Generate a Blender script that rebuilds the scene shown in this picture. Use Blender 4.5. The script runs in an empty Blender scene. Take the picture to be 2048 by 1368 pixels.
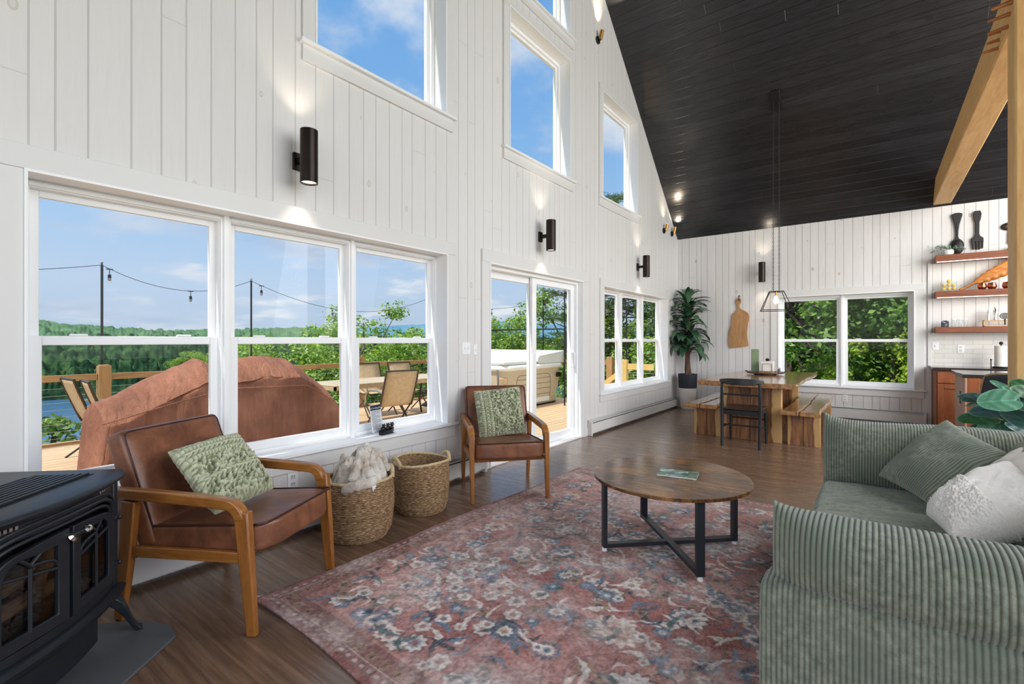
import bpy, bmesh, math, random
import numpy as np
from mathutils import Vector, Matrix, Euler

# ------------------------------------------------------------------ camera, sky, sun, large lights, exposure
SC = bpy.context.scene
COL = SC.collection
PI = math.pi
FPX, CAM_X, CAM_H, HORIZON = 955.0, 3.088, 1.28, 681.0
YAW = math.atan2(726, 955)

cam_d = bpy.data.cameras.new('camera')
cam = bpy.data.objects.new('camera', cam_d); COL.objects.link(cam)
cam_d.sensor_fit = 'HORIZONTAL'; cam_d.sensor_width = 36.0
cam_d.lens = FPX / 2048 * 36.0
cam_d.shift_y = -(684 - HORIZON) / 2048.0
cam_d.clip_start = 0.05; cam_d.clip_end = 5000
cam.location = (CAM_X, 0, CAM_H)
cam.rotation_euler = (PI / 2, 0, YAW)
SC.camera = cam

SC.view_settings.view_transform = 'Standard'
SC.view_settings.look = 'None'
SC.view_settings.gamma = 1.0
SC.view_settings.exposure = 0.0
SC.view_settings.use_curve_mapping = False
cy = SC.cycles
cy.use_denoising = True
cy.max_bounces = 8; cy.diffuse_bounces = 4; cy.glossy_bounces = 3
cy.transmission_bounces = 6; cy.transparent_max_bounces = 16
cy.caustics_reflective = False; cy.caustics_refractive = False
cy.sample_clamp_indirect = 6.0
cy.use_adaptive_sampling = True; cy.adaptive_threshold = 0.02


class NT:
    """tiny node-tree helper"""
    def __init__(self, tree):
        self.t = tree; self.n = tree.nodes; self.l = tree.links
    def node(self, typ, **kw):
        nd = self.n.new(typ)
        for k, v in kw.items():
            if k.startswith('i_'):
                key = k[2:]
                key = int(key) if key.isdigit() else key.replace('_', ' ')
                self.put(nd, key, v)
            else:
                setattr(nd, k, v)
        return nd
    def put(self, nd, key, v):
        s = nd.inputs[key]
        if isinstance(v, bpy.types.NodeSocket): self.l.new(v, s)
        elif isinstance(v, (tuple, list)) and s.type == 'RGBA' and len(v) == 3: s.default_value = (*v, 1)
        else: s.default_value = v
    def math(self, op, a, b=0.0, c=None, clamp=False):
        nd = self.n.new('ShaderNodeMath'); nd.operation = op; nd.use_clamp = clamp
        self.put(nd, 0, a); self.put(nd, 1, b)
        if c is not None: self.put(nd, 2, c)
        return nd.outputs[0]
    def mix(self, f, a, b, blend='MIX'):
        nd = self.n.new('ShaderNodeMix'); nd.data_type = 'RGBA'; nd.blend_type = blend
        self.put(nd, 0, f)
        for idx, v in ((6, a), (7, b)):
            s = nd.inputs[idx]
            if isinstance(v, bpy.types.NodeSocket): self.l.new(v, s)
            else: s.default_value = (*v[:3], 1)
        return nd.outputs[2]
    def mapr(self, v, a, b, c=0.0, d=1.0, smooth=False):
        nd = self.n.new('ShaderNodeMapRange'); nd.clamp = True
        if smooth: nd.interpolation_type = 'SMOOTHSTEP'
        self.put(nd, 0, v); self.put(nd, 1, a); self.put(nd, 2, b); self.put(nd, 3, c); self.put(nd, 4, d)
        return nd.outputs[0]
    def ramp(self, f, stops):
        nd = self.n.new('ShaderNodeValToRGB'); cr = nd.color_ramp
        while len(cr.elements) < len(stops): cr.elements.new(0.5)
        for e, (p, c) in zip(cr.elements, stops):
            e.position = p; e.color = (*c, 1)
        self.l.new(f, nd.inputs[0])
        return nd.outputs[0]
    def coord(self, kind='Object'):
        return self.n.new('ShaderNodeTexCoord').outputs[kind]
    def mapping(self, v, scale=(1, 1, 1), loc=(0, 0, 0), rot=(0, 0, 0)):
        nd = self.n.new('ShaderNodeMapping')
        self.l.new(v, nd.inputs[0]); nd.inputs[1].default_value = loc
        nd.inputs[2].default_value = rot; nd.inputs[3].default_value = scale
        return nd.outputs[0]
    def sep(self, v):
        nd = self.n.new('ShaderNodeSeparateXYZ'); self.l.new(v, nd.inputs[0]); return nd.outputs
    def comb(self, x, y, z):
        nd = self.n.new('ShaderNodeCombineXYZ')
        self.put(nd, 0, x); self.put(nd, 1, y); self.put(nd, 2, z); return nd.outputs[0]
    def noise(self, v, scale=5, detail=3, rough=0.5, dist=0.0, out=0):
        nd = self.node('ShaderNodeTexNoise', i_Scale=scale, i_Detail=detail, i_Roughness=rough, i_Distortion=dist)
        if v is not None: self.l.new(v, nd.inputs['Vector'])
        return nd.outputs[out]
    def bump(self, h, strength=0.3, dist=0.01, normal=None):
        nd = self.node('ShaderNodeBump', i_Strength=strength, i_Distance=dist)
        self.l.new(h, nd.inputs['Height'])
        if normal is not None: self.l.new(normal, nd.inputs['Normal'])
        return nd.outputs[0]


def srgb(r, g, b):
    f = lambda c: (c / 255 / 12.92) if c / 255 <= 0.04045 else ((c / 255 + 0.055) / 1.055) ** 2.4
    return (f(r), f(g), f(b))

# --- world: hazy summer sky with drifting clouds, soft light from the ground below the horizon
world = bpy.data.worlds.new('sky'); SC.world = world; world.use_nodes = True
w = NT(world.node_tree); w.n.clear()
wo = w.node('ShaderNodeOutputWorld'); bg = w.node('ShaderNodeBackground')
w.l.new(bg.outputs[0], wo.inputs[0])
gd = w.coord('Generated'); gx, gy, gz = w.sep(gd)
skyc = w.ramp(w.math('MAXIMUM', gz, 0.0), [(0.0, srgb(186, 203, 226)), (0.10, srgb(190, 211, 238)), (0.22, srgb(165, 202, 242)),
                                          (0.42, srgb(130, 182, 238)), (0.8, srgb(100, 155, 222))])
zz = w.math('ADD', w.math('MAXIMUM', gz, 0.0), 0.16)
cv = w.comb(w.math('DIVIDE', gx, zz), w.math('DIVIDE', gy, zz), 0.0)
cn = w.noise(w.mapping(cv, scale=(1.0, 1.0, 1.0), loc=(3.7, 1.3, 0)), scale=1.15, detail=7, rough=0.56)
cm = w.mapr(cn, 0.49, 0.63, smooth=True)
cm = w.math('MULTIPLY', cm, w.mapr(gz, 0.0, 0.06, 0.5, 0.9))
shade = w.mapr(w.noise(w.mapping(cv, loc=(3.7, 1.36, 0.1)), scale=1.3, detail=5), 0.42, 0.66)
cloudc = w.mix(shade, srgb(238, 241, 248), srgb(178, 194, 222))
skyc = w.mix(cm, skyc, cloudc)
ground = w.mapr(gz, -0.06, 0.0)
full = w.mix(ground, srgb(120, 135, 105), skyc)
full = w.mix(w.mapr(gz, 0.62, 0.85, smooth=True), full, (1.7, 1.75, 1.85))   # overhead sky brightened beyond the view to send more daylight down
w.put(bg, 'Color', full); bg.inputs['Strength'].default_value = 1.0


def light(name, typ, loc, energy, color=(1, 1, 1), **kw):
    d = bpy.data.lights.new(name, typ); d.energy = energy; d.color = color
    rot = kw.pop('rot', None); look = kw.pop('look', None); parent = kw.pop('parent', None)
    for k, v in kw.items(): setattr(d, k, v)
    o = bpy.data.objects.new(name, d); COL.objects.link(o); o.location = loc
    if rot is not None: o.rotation_euler = rot
    if look is not None: o.rotation_euler = (Vector(look) - Vector(loc)).to_track_quat('-Z', 'Y').to_euler()
    if parent is not None: o.parent = parent
    return o

SUN_DIR = Vector((0.10, 0.52, -0.85)).normalized()
sun = light('sun', 'SUN', (-6, -6, 14), 4.2, (1.0, 0.95, 0.86), angle=math.radians(0.8))
sun.rotation_euler = SUN_DIR.to_track_quat('-Z', 'Y').to_euler()
# added area lights on the open, unseen sides, brightening the room
light('fill_rear', 'AREA', (3.8, -3.2, 3.4), 235, (1.0, 0.985, 0.96), look=(3.0, 6, 1.6), shape='RECTANGLE', size=6.5, size_y=5.0)
light('fill_side', 'AREA', (7.3, 4.6, 3.4), 400, (1.0, 0.98, 0.95), look=(0.0, 5.6, 2.0), shape='RECTANGLE', size=8.0, size_y=5.0)
light('fill_kitchen', 'AREA', (6.9, 6.0, 2.6), 150, (1.0, 0.97, 0.93), look=(1.5, 9.2, 1.6), shape='RECTANGLE', size=2.5, size_y=2.5)
# ------------------------------------------------------------------ mesh helpers
class MB:
    """collects shapes, then links them as one mesh object"""
    def __init__(self):
        self.bm = bmesh.new()
        self.uv = None
    def _xf(self, vs, M):
        if M is not None:
            for v in vs: v.co = M @ v.co
    def box(self, c, s, rot=None, taper=None):
        x, y, z = s[0] / 2, s[1] / 2, s[2] / 2
        P = [(-x, -y, -z), (x, -y, -z), (x, y, -z), (-x, y, -z), (-x, -y, z), (x, -y, z), (x, y, z), (-x, y, z)]
        if taper:
            P = [(p[0] * (taper[0] if p[2] < 0 else 1), p[1] * (taper[1] if p[2] < 0 else 1), p[2]) for p in P]
        M = Matrix.Translation(c) @ (Euler(rot).to_matrix().to_4x4() if rot else Matrix.Identity(4))
        vs = [self.bm.verts.new(M @ Vector(p)) for p in P]
        for f in ((0, 3, 2, 1), (4, 5, 6, 7), (0, 1, 5, 4), (1, 2, 6, 5), (2, 3, 7, 6), (3, 0, 4, 7)):
            self.bm.faces.new([vs[i] for i in f])
        return self
    def b2(self, lo, hi):
        return self.box([(a + b) / 2 for a, b in zip(lo, hi)], [abs(b - a) for a, b in zip(lo, hi)])
    def prism(self, poly, z0, z1, M=None):
        a = [self.bm.verts.new((p[0], p[1], z0)) for p in poly]
        b = [self.bm.verts.new((p[0], p[1], z1)) for p in poly]
        n = len(poly)
        self.bm.faces.new(a[::-1]); self.bm.faces.new(b)
        for i in range(n):
            self.bm.faces.new((a[i], a[(i + 1) % n], b[(i + 1) % n], b[i]))
        self._xf(a + b, M)
        return self
    def rings(self, rings, close=True, cap=True):
        """rings: list of lists of points; skin between them"""
        R = [[self.bm.verts.new(p) for p in r] for r in rings]
        n = len(R[0])
        for a, b in zip(R, R[1:]):
            for i in range(n if close else n - 1):
                j = (i + 1) % n
                try: self.bm.faces.new((a[i], a[j], b[j], b[i]))
                except ValueError: pass
        if cap and close:
            for r, rev in ((R[0], True), (R[-1], False)):
                try: self.bm.faces.new(r[::-1] if rev else r)
                except ValueError: pass
        return R
    def lathe(self, prof, n=24, c=(0, 0, 0), cap=True, sx=1.0, sy=1.0):
        rr = []
        for r, z in prof:
            rr.append([(c[0] + r * sx * math.cos(2 * PI * i / n), c[1] + r * sy * math.sin(2 * PI * i / n), c[2] + z) for i in range(n)])
        self.rings(rr, cap=cap)
        return self
    def cyl(self, p0, p1, r0, r1=None, n=12, cap=True):
        return self.tube([p0, p1], [r0, r0 if r1 is None else r1], n, cap)
    def tube(self, path, r, n=8, cap=True, sq=None):
        P = [Vector(p) for p in path]
        R = r if isinstance(r, (list, tuple)) else [r] * len(P)
        up = None; rr = []
        for i, p in enumerate(P):
            if i == 0: t = P[1] - P[0]
            elif i == len(P) - 1: t = P[-1] - P[-2]
            else: t = (P[i + 1] - p).normalized() + (p - P[i - 1]).normalized()
            if t.length < 1e-9: t = Vector((0, 0, 1))
            t.normalize()
            if up is None:
                up = Vector((0, 0, 1)) if abs(t.z) < 0.9 else Vector((1, 0, 0))
            a = t.cross(up)
            if a.length < 1e-6: a = t.cross(Vector((0, 1, 0)))
            a.normalize(); b = a.cross(t).normalized(); up = b
            if sq:
                w_, h_ = sq[0] / 2, sq[1] / 2
                k = R[i]
                rr.append([p + a * (x * w_ * k) + b * (y * h_ * k) for x, y in ((-1, -1), (1, -1), (1, 1), (-1, 1))])
            else:
                rr.append([p + a * (R[i] * math.cos(2 * PI * j / n)) + b * (R[i] * math.sin(2 * PI * j / n)) for j in range(n)])
        self.rings(rr, cap=cap)
        return self
    def ball(self, c, r, seg=12, rings=8, s=(1, 1, 1), rot=None):
        M = Matrix.Translation(c) @ (Euler(rot).to_matrix().to_4x4() if rot else Matrix.Identity(4)) @ Matrix.Diagonal((r * s[0], r * s[1], r * s[2], 1))
        bmesh.ops.create_uvsphere(self.bm, u_segments=seg, v_segments=rings, radius=1.0, matrix=M)
        return self
    def grid(self, fn, nu, nv, closed_u=False):
        V = [[self.bm.verts.new(fn(i / (nu if closed_u else nu - 1), j / (nv - 1))) for i in range(nu)] for j in range(nv)]
        for j in range(nv - 1):
            for i in range(nu if closed_u else nu - 1):
                k = (i + 1) % nu
                self.bm.faces.new((V[j][i], V[j][k], V[j + 1][k], V[j + 1][i]))
        return V
    def build(self, name, m, parent=None, loc=(0, 0, 0), smooth=False, bevel=0, rot=None, seg=2, subsurf=0, solid=0, angle=None):
        bm = self.bm
        bmesh.ops.recalc_face_normals(bm, faces=bm.faces)
        me = bpy.data.meshes.new(name); bm.to_mesh(me); bm.free()
        return link(name, me, m, parent, loc, smooth, bevel, rot, seg, subsurf, solid, angle)


def link(name, me, m, parent=None, loc=(0, 0, 0), smooth=False, bevel=0, rot=None, seg=2, subsurf=0, solid=0, angle=None):
    o = bpy.data.objects.new(name, me); COL.objects.link(o)
    for mm in (m if isinstance(m, (list, tuple)) else [m]): me.materials.append(mm)
    o.location = loc
    if rot is not None: o.rotation_euler = rot
    if parent is not None: o.parent = parent
    if solid:
        md = o.modifiers.new('thick', 'SOLIDIFY'); md.thickness = solid; md.offset = 0
    if bevel:
        md = o.modifiers.new('bevel', 'BEVEL'); md.width = bevel; md.segments = seg; md.limit_method = 'ANGLE'; md.angle_limit = math.radians(35)
        smooth = True
    if subsurf:
        md = o.modifiers.new('sub', 'SUBSURF'); md.levels = subsurf; md.render_levels = subsurf
    if smooth:
        me.polygons.foreach_set('use_smooth', [True] * len(me.polygons))
        try: me.set_sharp_from_angle(angle=math.radians(angle or (38 if bevel or not subsurf else 180)))
        except Exception: pass
    return o


def np_mesh(name, V, Fq, m, parent=None, smooth=False, loc=(0, 0, 0), uv=None, col=None, rot=None, angle=None):
    """mesh from numpy vertex and face arrays"""
    me = bpy.data.meshes.new(name)
    V = np.asarray(V, dtype=np.float32); Fq = np.asarray(Fq, dtype=np.int32); k = Fq.shape[1]
    me.vertices.add(len(V)); me.vertices.foreach_set('co', V.ravel())
    me.loops.add(Fq.size); me.loops.foreach_set('vertex_index', Fq.ravel())
    me.polygons.add(len(Fq)); me.polygons.foreach_set('loop_start', np.arange(0, Fq.size, k, dtype=np.int32))
    me.polygons.foreach_set('loop_total', np.full(len(Fq), k, dtype=np.int32))
    if uv is not None:
        l = me.uv_layers.new(name='UVMap'); l.data.foreach_set('uv', np.asarray(uv, dtype=np.float32)[Fq.ravel()].ravel())
    if col is not None:
        a = me.color_attributes.new('tint', 'FLOAT_COLOR', 'POINT')
        c4 = np.ones((len(V), 4), np.float32); c4[:, :3] = col; a.data.foreach_set('color', c4.ravel())
    me.update(calc_edges=True); me.validate()
    return link(name, me, m, parent, loc, smooth, rot=rot, angle=angle)


def grid_faces(nu, nv, closed_u=False):
    i = np.arange(nu if closed_u else nu - 1); j = np.arange(nv - 1)
    I, J = np.meshgrid(i, j); K = (I + 1) % nu
    return np.stack([J * nu + I, J * nu + K, (J + 1) * nu + K, (J + 1) * nu + I], -1).reshape(-1, 4)


def tag(o, label, cat, group=None, kind=None):
    o['label'] = label; o['category'] = cat
    if group: o['group'] = group
    if kind: o['kind'] = kind
    return o


def thing(name, label, cat, loc=(0, 0, 0), rotz=0.0, group=None):
    o = bpy.data.objects.new(name, None); COL.objects.link(o)
    o.empty_display_size = 0.1; o.location = loc; o.rotation_euler = (0, 0, rotz)
    return tag(o, label, cat, group)


def struct(o):
    o['kind'] = 'structure'; return o


def sgroup(name, loc=(0, 0, 0)):
    o = bpy.data.objects.new(name, None); COL.objects.link(o); o.location = loc; o.empty_display_size = 0.1
    o['kind'] = 'structure'; return o


def copy_tree(o, parent=None, loc=None, rotz=None, label=None, mat=None):
    c = o.copy(); COL.objects.link(c); c.parent = parent
    if loc is not None: c.location = loc
    if rotz is not None: c.rotation_euler = (0, 0, rotz)
    if label: c['label'] = label
    for ch in list(o.children): copy_tree(ch, c)
    return c

# ------------------------------------------------------------------ materials
MATS = {}
def base_mat(name):
    m = bpy.data.materials.new(name); m.use_nodes = True
    t = NT(m.node_tree); p = t.n.get('Principled BSDF')
    MATS[name] = m
    return m, t, p

def plain(name, col, rough=0.5, metal=0.0, var=0.06, scale=8, bump=0.0, bscale=60, spec=None, coat=0, sheen=0, emit=None, es=0):
    m, t, p = base_mat(name)
    co = t.coord('Object')
    n = t.noise(co, scale, 4)
    c = t.mix(t.mapr(n, 0.3, 0.7), tuple(x * (1 - var) for x in col), tuple(min(1, x * (1 + var)) for x in col))
    t.put(p, 'Base Color', c); p.inputs['Roughness'].default_value = rough; p.inputs['Metallic'].default_value = metal
    if spec is not None: p.inputs['Specular IOR Level'].default_value = spec
    if coat: p.inputs['Coat Weight'].default_value = coat
    if sheen: p.inputs['Sheen Weight'].default_value = sheen
    if bump: t.put(p, 'Normal', t.bump(t.noise(co, bscale, 3), bump, 0.004))
    if emit: p.inputs['Emission Color'].default_value = (*emit, 1); p.inputs['Emission Strength'].default_value = es
    return m

def wood(name, dark, light_, rough=0.45, axis='X', scale=1.0, ring=6.0, knots=0.0, bump=0.08, stretch=12.0, contrast=(0.3, 0.7), coat=0.0):
    m, t, p = base_mat(name)
    co = t.coord('Object')
    s = {'X': (1, stretch, stretch), 'Y': (stretch, 1, stretch), 'Z': (stretch, stretch, 1)}[axis]
    s = tuple(v * scale for v in s)
    mp = t.mapping(co, scale=s)
    n1 = t.noise(mp, 1.3, 5, 0.6, 0.8)
    n2 = t.noise(mp, ring, 4, 0.7)
    f = t.math('ADD', t.math('MULTIPLY', n1, 0.65), t.math('MULTIPLY', n2, 0.35))
    c = t.mix(t.mapr(f, contrast[0], contrast[1]), dark, light_)
    if knots:
        vo = t.node('ShaderNodeTexVoronoi', i_Scale=knots); t.l.new(t.mapping(co, scale=tuple(0.5 if q == scale else 1 for q in s)), vo.inputs['Vector'])
        k = t.mapr(vo.outputs['Distance'], 0.04, 0.11, 1, 0)
        c = t.mix(t.math('MULTIPLY', k, 0.75), c, tuple(x * 0.35 for x in dark))
    t.put(p, 'Base Color', c); p.inputs['Roughness'].default_value = rough
    if coat: p.inputs['Coat Weight'].default_value = coat; p.inputs['Coat Roughness'].default_value = 0.15
    t.put(p, 'Normal', t.bump(n2, bump, 0.003))
    return m

def make_boards(name, uax, vax, col, knotcol, width, rough, groove=0.004, jitter=0.45, joint_len=2.4, knot_amt=0.7, spec=0.3, grain=0.12, gdark=0.5, coat=0.0, bumps=0.6, varc=0.05, regular=False, gstart=0.0):
    """tongue-and-groove boards: uax runs across the boards, vax along them (object axes)"""
    m, t, p = base_mat(name)
    x = t.sep(t.coord('Object')); U = x['XYZ'.index(uax)]; V = x['XYZ'.index(vax)]
    wv = t.node('ShaderNodeTexVoronoi', voronoi_dimensions='1D', feature='DISTANCE_TO_EDGE', i_Scale=1 / width, i_Randomness=0.0 if regular else jitter)
    wc = t.node('ShaderNodeTexVoronoi', voronoi_dimensions='1D', feature='F1', i_Scale=1 / width, i_Randomness=0.0 if regular else jitter)
    t.l.new(U, wv.inputs['W']); t.l.new(U, wc.inputs['W'])
    g = t.mapr(wv.outputs['Distance'], groove / width * 0.4, groove / width * 1.2, 1, 0)
    rnd = t.sep(wc.outputs['Color'])
    vv = t.math('ADD', t.math('DIVIDE', V, joint_len), t.math('MULTIPLY', rnd[0], 7.3))
    fr = t.math('FRACT', vv)
    jt = t.math('MULTIPLY', t.mapr(t.math('ABSOLUTE', t.math('SUBTRACT', fr, 0.5)), 0.0006, 0.0013, 1, 0), 0.5)
    gm = t.math('MAXIMUM', g, jt)
    gr = t.comb(t.math('MULTIPLY', U, 16), t.math('MULTIPLY', V, 1.2), t.math('MULTIPLY', t.math('ADD', rnd[1], t.math('FLOOR', vv)), 9))
    gn = t.noise(gr, 3.0, 5, 0.6, 0.5)
    c = t.mix(t.mapr(gn, 0.3, 0.7), tuple(q * (1 - grain) for q in col), tuple(min(1, q * (1 + grain * 0.4)) for q in col))
    tint = t.math('ADD', 1 - varc, t.math('MULTIPLY', rnd[2], varc * 2))
    c = t.mix(1.0, c, t.comb(tint, tint, tint), 'MULTIPLY')
    if knot_amt:
        kv = t.comb(t.math('MULTIPLY', U, 2.6), t.math('MULTIPLY', V, 1.5), 0.0)
        vo = t.node('ShaderNodeTexVoronoi', voronoi_dimensions='2D', i_Scale=1.0, i_Randomness=1.0); t.l.new(kv, vo.inputs['Vector'])
        ksz = t.sep(vo.outputs['Color'])
        lim = t.math('MULTIPLY', t.mapr(ksz[0], 0.45, 1.0), 0.055)
        k1 = t.math('LESS_THAN', vo.outputs['Distance'], lim)
        k2 = t.math('LESS_THAN', vo.outputs['Distance'], t.math('MULTIPLY', lim, 0.6))
        ring = t.math('MULTIPLY', t.math('SUBTRACT', k1, t.math('MULTIPLY', k2, 0.6)), knot_amt)
        c = t.mix(ring, c, knotcol)
    c = t.mix(t.math('MULTIPLY', gm, gdark), c, tuple(q * 0.25 for q in col))
    t.put(p, 'Base Color', c)
    p.inputs['Roughness'].default_value = rough
    p.inputs['Specular IOR Level'].default_value = spec
    h = t.math('SUBTRACT', t.math('MULTIPLY', gn, 0.08), gm)
    t.put(p, 'Normal', t.bump(h, bumps, 0.004))
    return m, t, p

WHITE = srgb(226, 224, 222)
M_wall_y, _t, _p = make_boards('white_pine_boards_gable', 'Y', 'Z', WHITE, srgb(176, 160, 130), 0.130, 0.5, jitter=0.7, gdark=0.30, groove=0.004, grain=0.03, varc=0.012, knot_amt=0.4)
M_wall_x, _t, _p = make_boards('white_pine_boards_back', 'X', 'Z', WHITE, srgb(158, 132, 100), 0.118, 0.5, jitter=0.7, gdark=0.5, groove=0.005, grain=0.05, varc=0.03, knot_amt=0.7)
M_trim = plain('white_painted_trim', srgb(224, 223, 221), 0.42, var=0.015, scale=3)
M_vinyl = plain('white_vinyl', srgb(244, 245, 246), 0.35, var=0.01)
M_heater = plain('white_heater_metal', srgb(226, 225, 222), 0.4, var=0.02)
M_black = plain('black_metal', (0.012, 0.012, 0.013), 0.42, metal=0.3, var=0.1)
M_bronze = plain('bronze_metal', srgb(50, 43, 38), 0.36, metal=0.85, var=0.08)
M_brass = plain('brass', srgb(196, 148, 78), 0.32, metal=0.9)
M_dark_gap = plain('dark_gap', (0.01, 0.01, 0.01), 0.8)

def glass_mat(name, tint=(0.97, 0.985, 0.98), refl=0.07):
    m = bpy.data.materials.new(name); m.use_nodes = True; t = NT(m.node_tree); t.n.clear()
    o = t.node('ShaderNodeOutputMaterial'); mx = t.node('ShaderNodeMixShader')
    tr = t.node('ShaderNodeBsdfTransparent', i_Color=(*tint, 1)); gl = t.node('ShaderNodeBsdfGlossy', i_Roughness=0.0)
    fz = t.node('ShaderNodeFresnel', i_IOR=1.45)
    ge = t.node('ShaderNodeNewGeometry')
    f = t.math('MULTIPLY', t.math('MULTIPLY', fz.outputs[0], t.math('SUBTRACT', 1.0, ge.outputs['Backfacing'])), refl / 0.04 * 0.55, clamp=True)
    t.l.new(f, mx.inputs[0]); t.l.new(tr.outputs[0], mx.inputs[1]); t.l.new(gl.outputs[0], mx.inputs[2]); t.l.new(mx.outputs[0], o.inputs[0])
    return m
M_glass = glass_mat('window_glass', refl=0.022)
M_clear = glass_mat('clear_glass', (0.93, 0.95, 0.95), 0.1)

# floor: walnut-look planks running from the window wall into the room
M_floor, t, p = make_boards('dark_plank_floor', 'Y', 'X', srgb(128, 98, 78), srgb(40, 30, 25), 0.18, 0.36, groove=0.0022, jitter=0.0, joint_len=1.22, knot_amt=0.0, gdark=0.7, grain=0.42, varc=0.16, bumps=0.25, regular=True, spec=0.5)
_bc = p.inputs['Base Color'].links[0].from_socket
_x = t.sep(t.coord('Object'))
_g = t.noise(t.comb(t.math('MULTIPLY', _x[0], 0.7), t.math('MULTIPLY', _x[1], 16), 0.0), 2.2, 6, 0.6, 0.25)
_c2 = t.mix(t.mapr(_g, 0.38, 0.66), srgb(82, 60, 46), srgb(156, 128, 104))
t.put(p, 'Base Color', t.mix(0.45, _bc, _c2))
t.put(p, 'Roughness', t.mapr(_g, 0.3, 0.7, 0.34, 0.22)); p.inputs['Coat Weight'].default_value = 0.25; p.inputs['Coat Roughness'].default_value = 0.2
# ceiling: black stained boards running parallel to the ridge
M_ceil, t, p = make_boards('black_stained_boards', 'Y', 'X', srgb(43, 44, 47), srgb(24, 24, 26), 0.142, 0.26, groove=0.005, jitter=0.0, joint_len=3.1, knot_amt=0.5, gdark=0.9, grain=0.4, varc=0.22, bumps=0.8, regular=True, spec=0.55)
# ------------------------------------------------------------------ the room shell
YB = 9.44; EAVE = 3.258; SLOPE = 0.921; RIDGE_Y = 3.53; RIDGE_Z = EAVE + SLOPE * (YB - RIDGE_Y); TH = 0.20
XR = 7.4; YN = -2.38

def wall_cells(holes, u0, u1, z0, z1):
    us = sorted({u0, u1, *[h[0] for h in holes], *[h[1] for h in holes]})
    zs = sorted({z0, z1, *[h[2] for h in holes], *[h[3] for h in holes]})
    for a, b in zip(us, us[1:]):
        run = None
        for c, d in zip(zs, zs[1:]):
            inside = any(h[0] <= a and b <= h[1] and h[2] <= c and d <= h[3] for h in holes)
            if inside:
                if run: yield (a, b, *run); run = None
            else: run = (run[0], d) if run else (c, d)
        if run: yield (a, b, *run)

W1 = (0.385, 3.076, 0.535, 2.061); DOOR = (3.672, 5.589, -0.02, 2.063); W2 = (6.190, 8.812, 0.535, 2.061)
WA = (1.80, 3.063, 3.315, 4.82); WB = (3.992, 5.256, 3.315, 4.82); WC = (6.16, 7.408, 3.315, 4.82)
WA2 = (1.80, 3.063, 5.13, 6.75); WB2 = (3.992, 5.256, 5.13, 6.75)
left_holes = [W1, DOOR, W2, WA, WB, WC, WA2, WB2]
mb = MB()
for (a, b, c, d) in wall_cells(left_holes, YN, YB + TH, -0.02, RIDGE_Z + 0.05):
    mb.b2((-TH, a, c), (0, b, d))
for sgn in (1, -1):
    g = mb.bm.verts[:] + mb.bm.edges[:] + mb.bm.faces[:]
    co = Vector((0, YB, EAVE)) if sgn > 0 else Vector((0, 2 * RIDGE_Y - YB, EAVE))
    no = Vector((0, SLOPE * sgn, 1)).normalized()
    bmesh.ops.bisect_plane(mb.bm, geom=g, plane_co=co + no * 0.02, plane_no=no, clear_outer=True)
wall_left = struct(mb.build('wall_left', M_wall_y))

WK = (1.742, 3.567, 0.535, 2.037)
mb = MB()
for (a, b, c, d) in wall_cells([WK], -TH, XR, -0.02, EAVE):
    mb.b2((a, YB, c), (b, YB + TH, d))
wall_back = struct(mb.build('wall_back', M_wall_x))

mb = MB(); mb.b2((-TH, YN - 0.5, -0.14), (XR, YB + TH, 0)); floor = struct(mb.build('floor', M_floor))

# far slope as explicit mesh (local y = distance up the slope)
def slope(name, base_y, base_z, diry, length):
    ang = math.atan(SLOPE)
    mb = MB(); mb.b2((-TH - 0.02, 0, 0.0), (XR, length, 0.16))
    o = mb.build(name, M_ceil)
    ey = Vector((0, diry * math.cos(ang), math.sin(ang)))
    ex = Vector((diry * -1.0 if False else 1, 0, 0))
    ez = ex.cross(ey)
    if ez.z < 0: ez = -ez
    M = Matrix((ex, ey, ez)).transposed().to_4x4(); M.translation = Vector((0, base_y, base_z))
    o.matrix_world = M
    return struct(o)
Ls = (YB - RIDGE_Y) * math.hypot(1, SLOPE)
slope('ceiling_far_slope', YB, EAVE, -1, Ls)
slope('ceiling_near_slope', 2 * RIDGE_Y - YB, EAVE, 1, Ls)

# --- windows -------------------------------------------------
def P3(axis, u, d, z):
    """axis 'L': wall on the left (u = y, d = depth outwards);  axis 'B': back wall (u = x)"""
    return (-d, u, z) if axis == 'L' else (u, YB + d, z)
def wbox(mb, axis, u0, u1, d0, d1, z0, z1):
    a = P3(axis, u0, d0, z0); b = P3(axis, u1, d1, z1)
    mb.b2([min(p, q) for p, q in zip(a, b)], [max(p, q) for p, q in zip(a, b)])
def ring(mb, axis, u0, u1, z0, z1, wd, d0, d1, wt=None, wb=None):
    wt = wd if wt is None else wt; wb = wd if wb is None else wb
    wbox(mb, axis, u0, u0 + wd, d0, d1, z0, z1); wbox(mb, axis, u1 - wd, u1, d0, d1, z0, z1)
    wbox(mb, axis, u0 + wd, u1 - wd, d0, d1, z1 - wt, z1); wbox(mb, axis, u0 + wd, u1 - wd, d0, d1, z0, z0 + wb)

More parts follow.
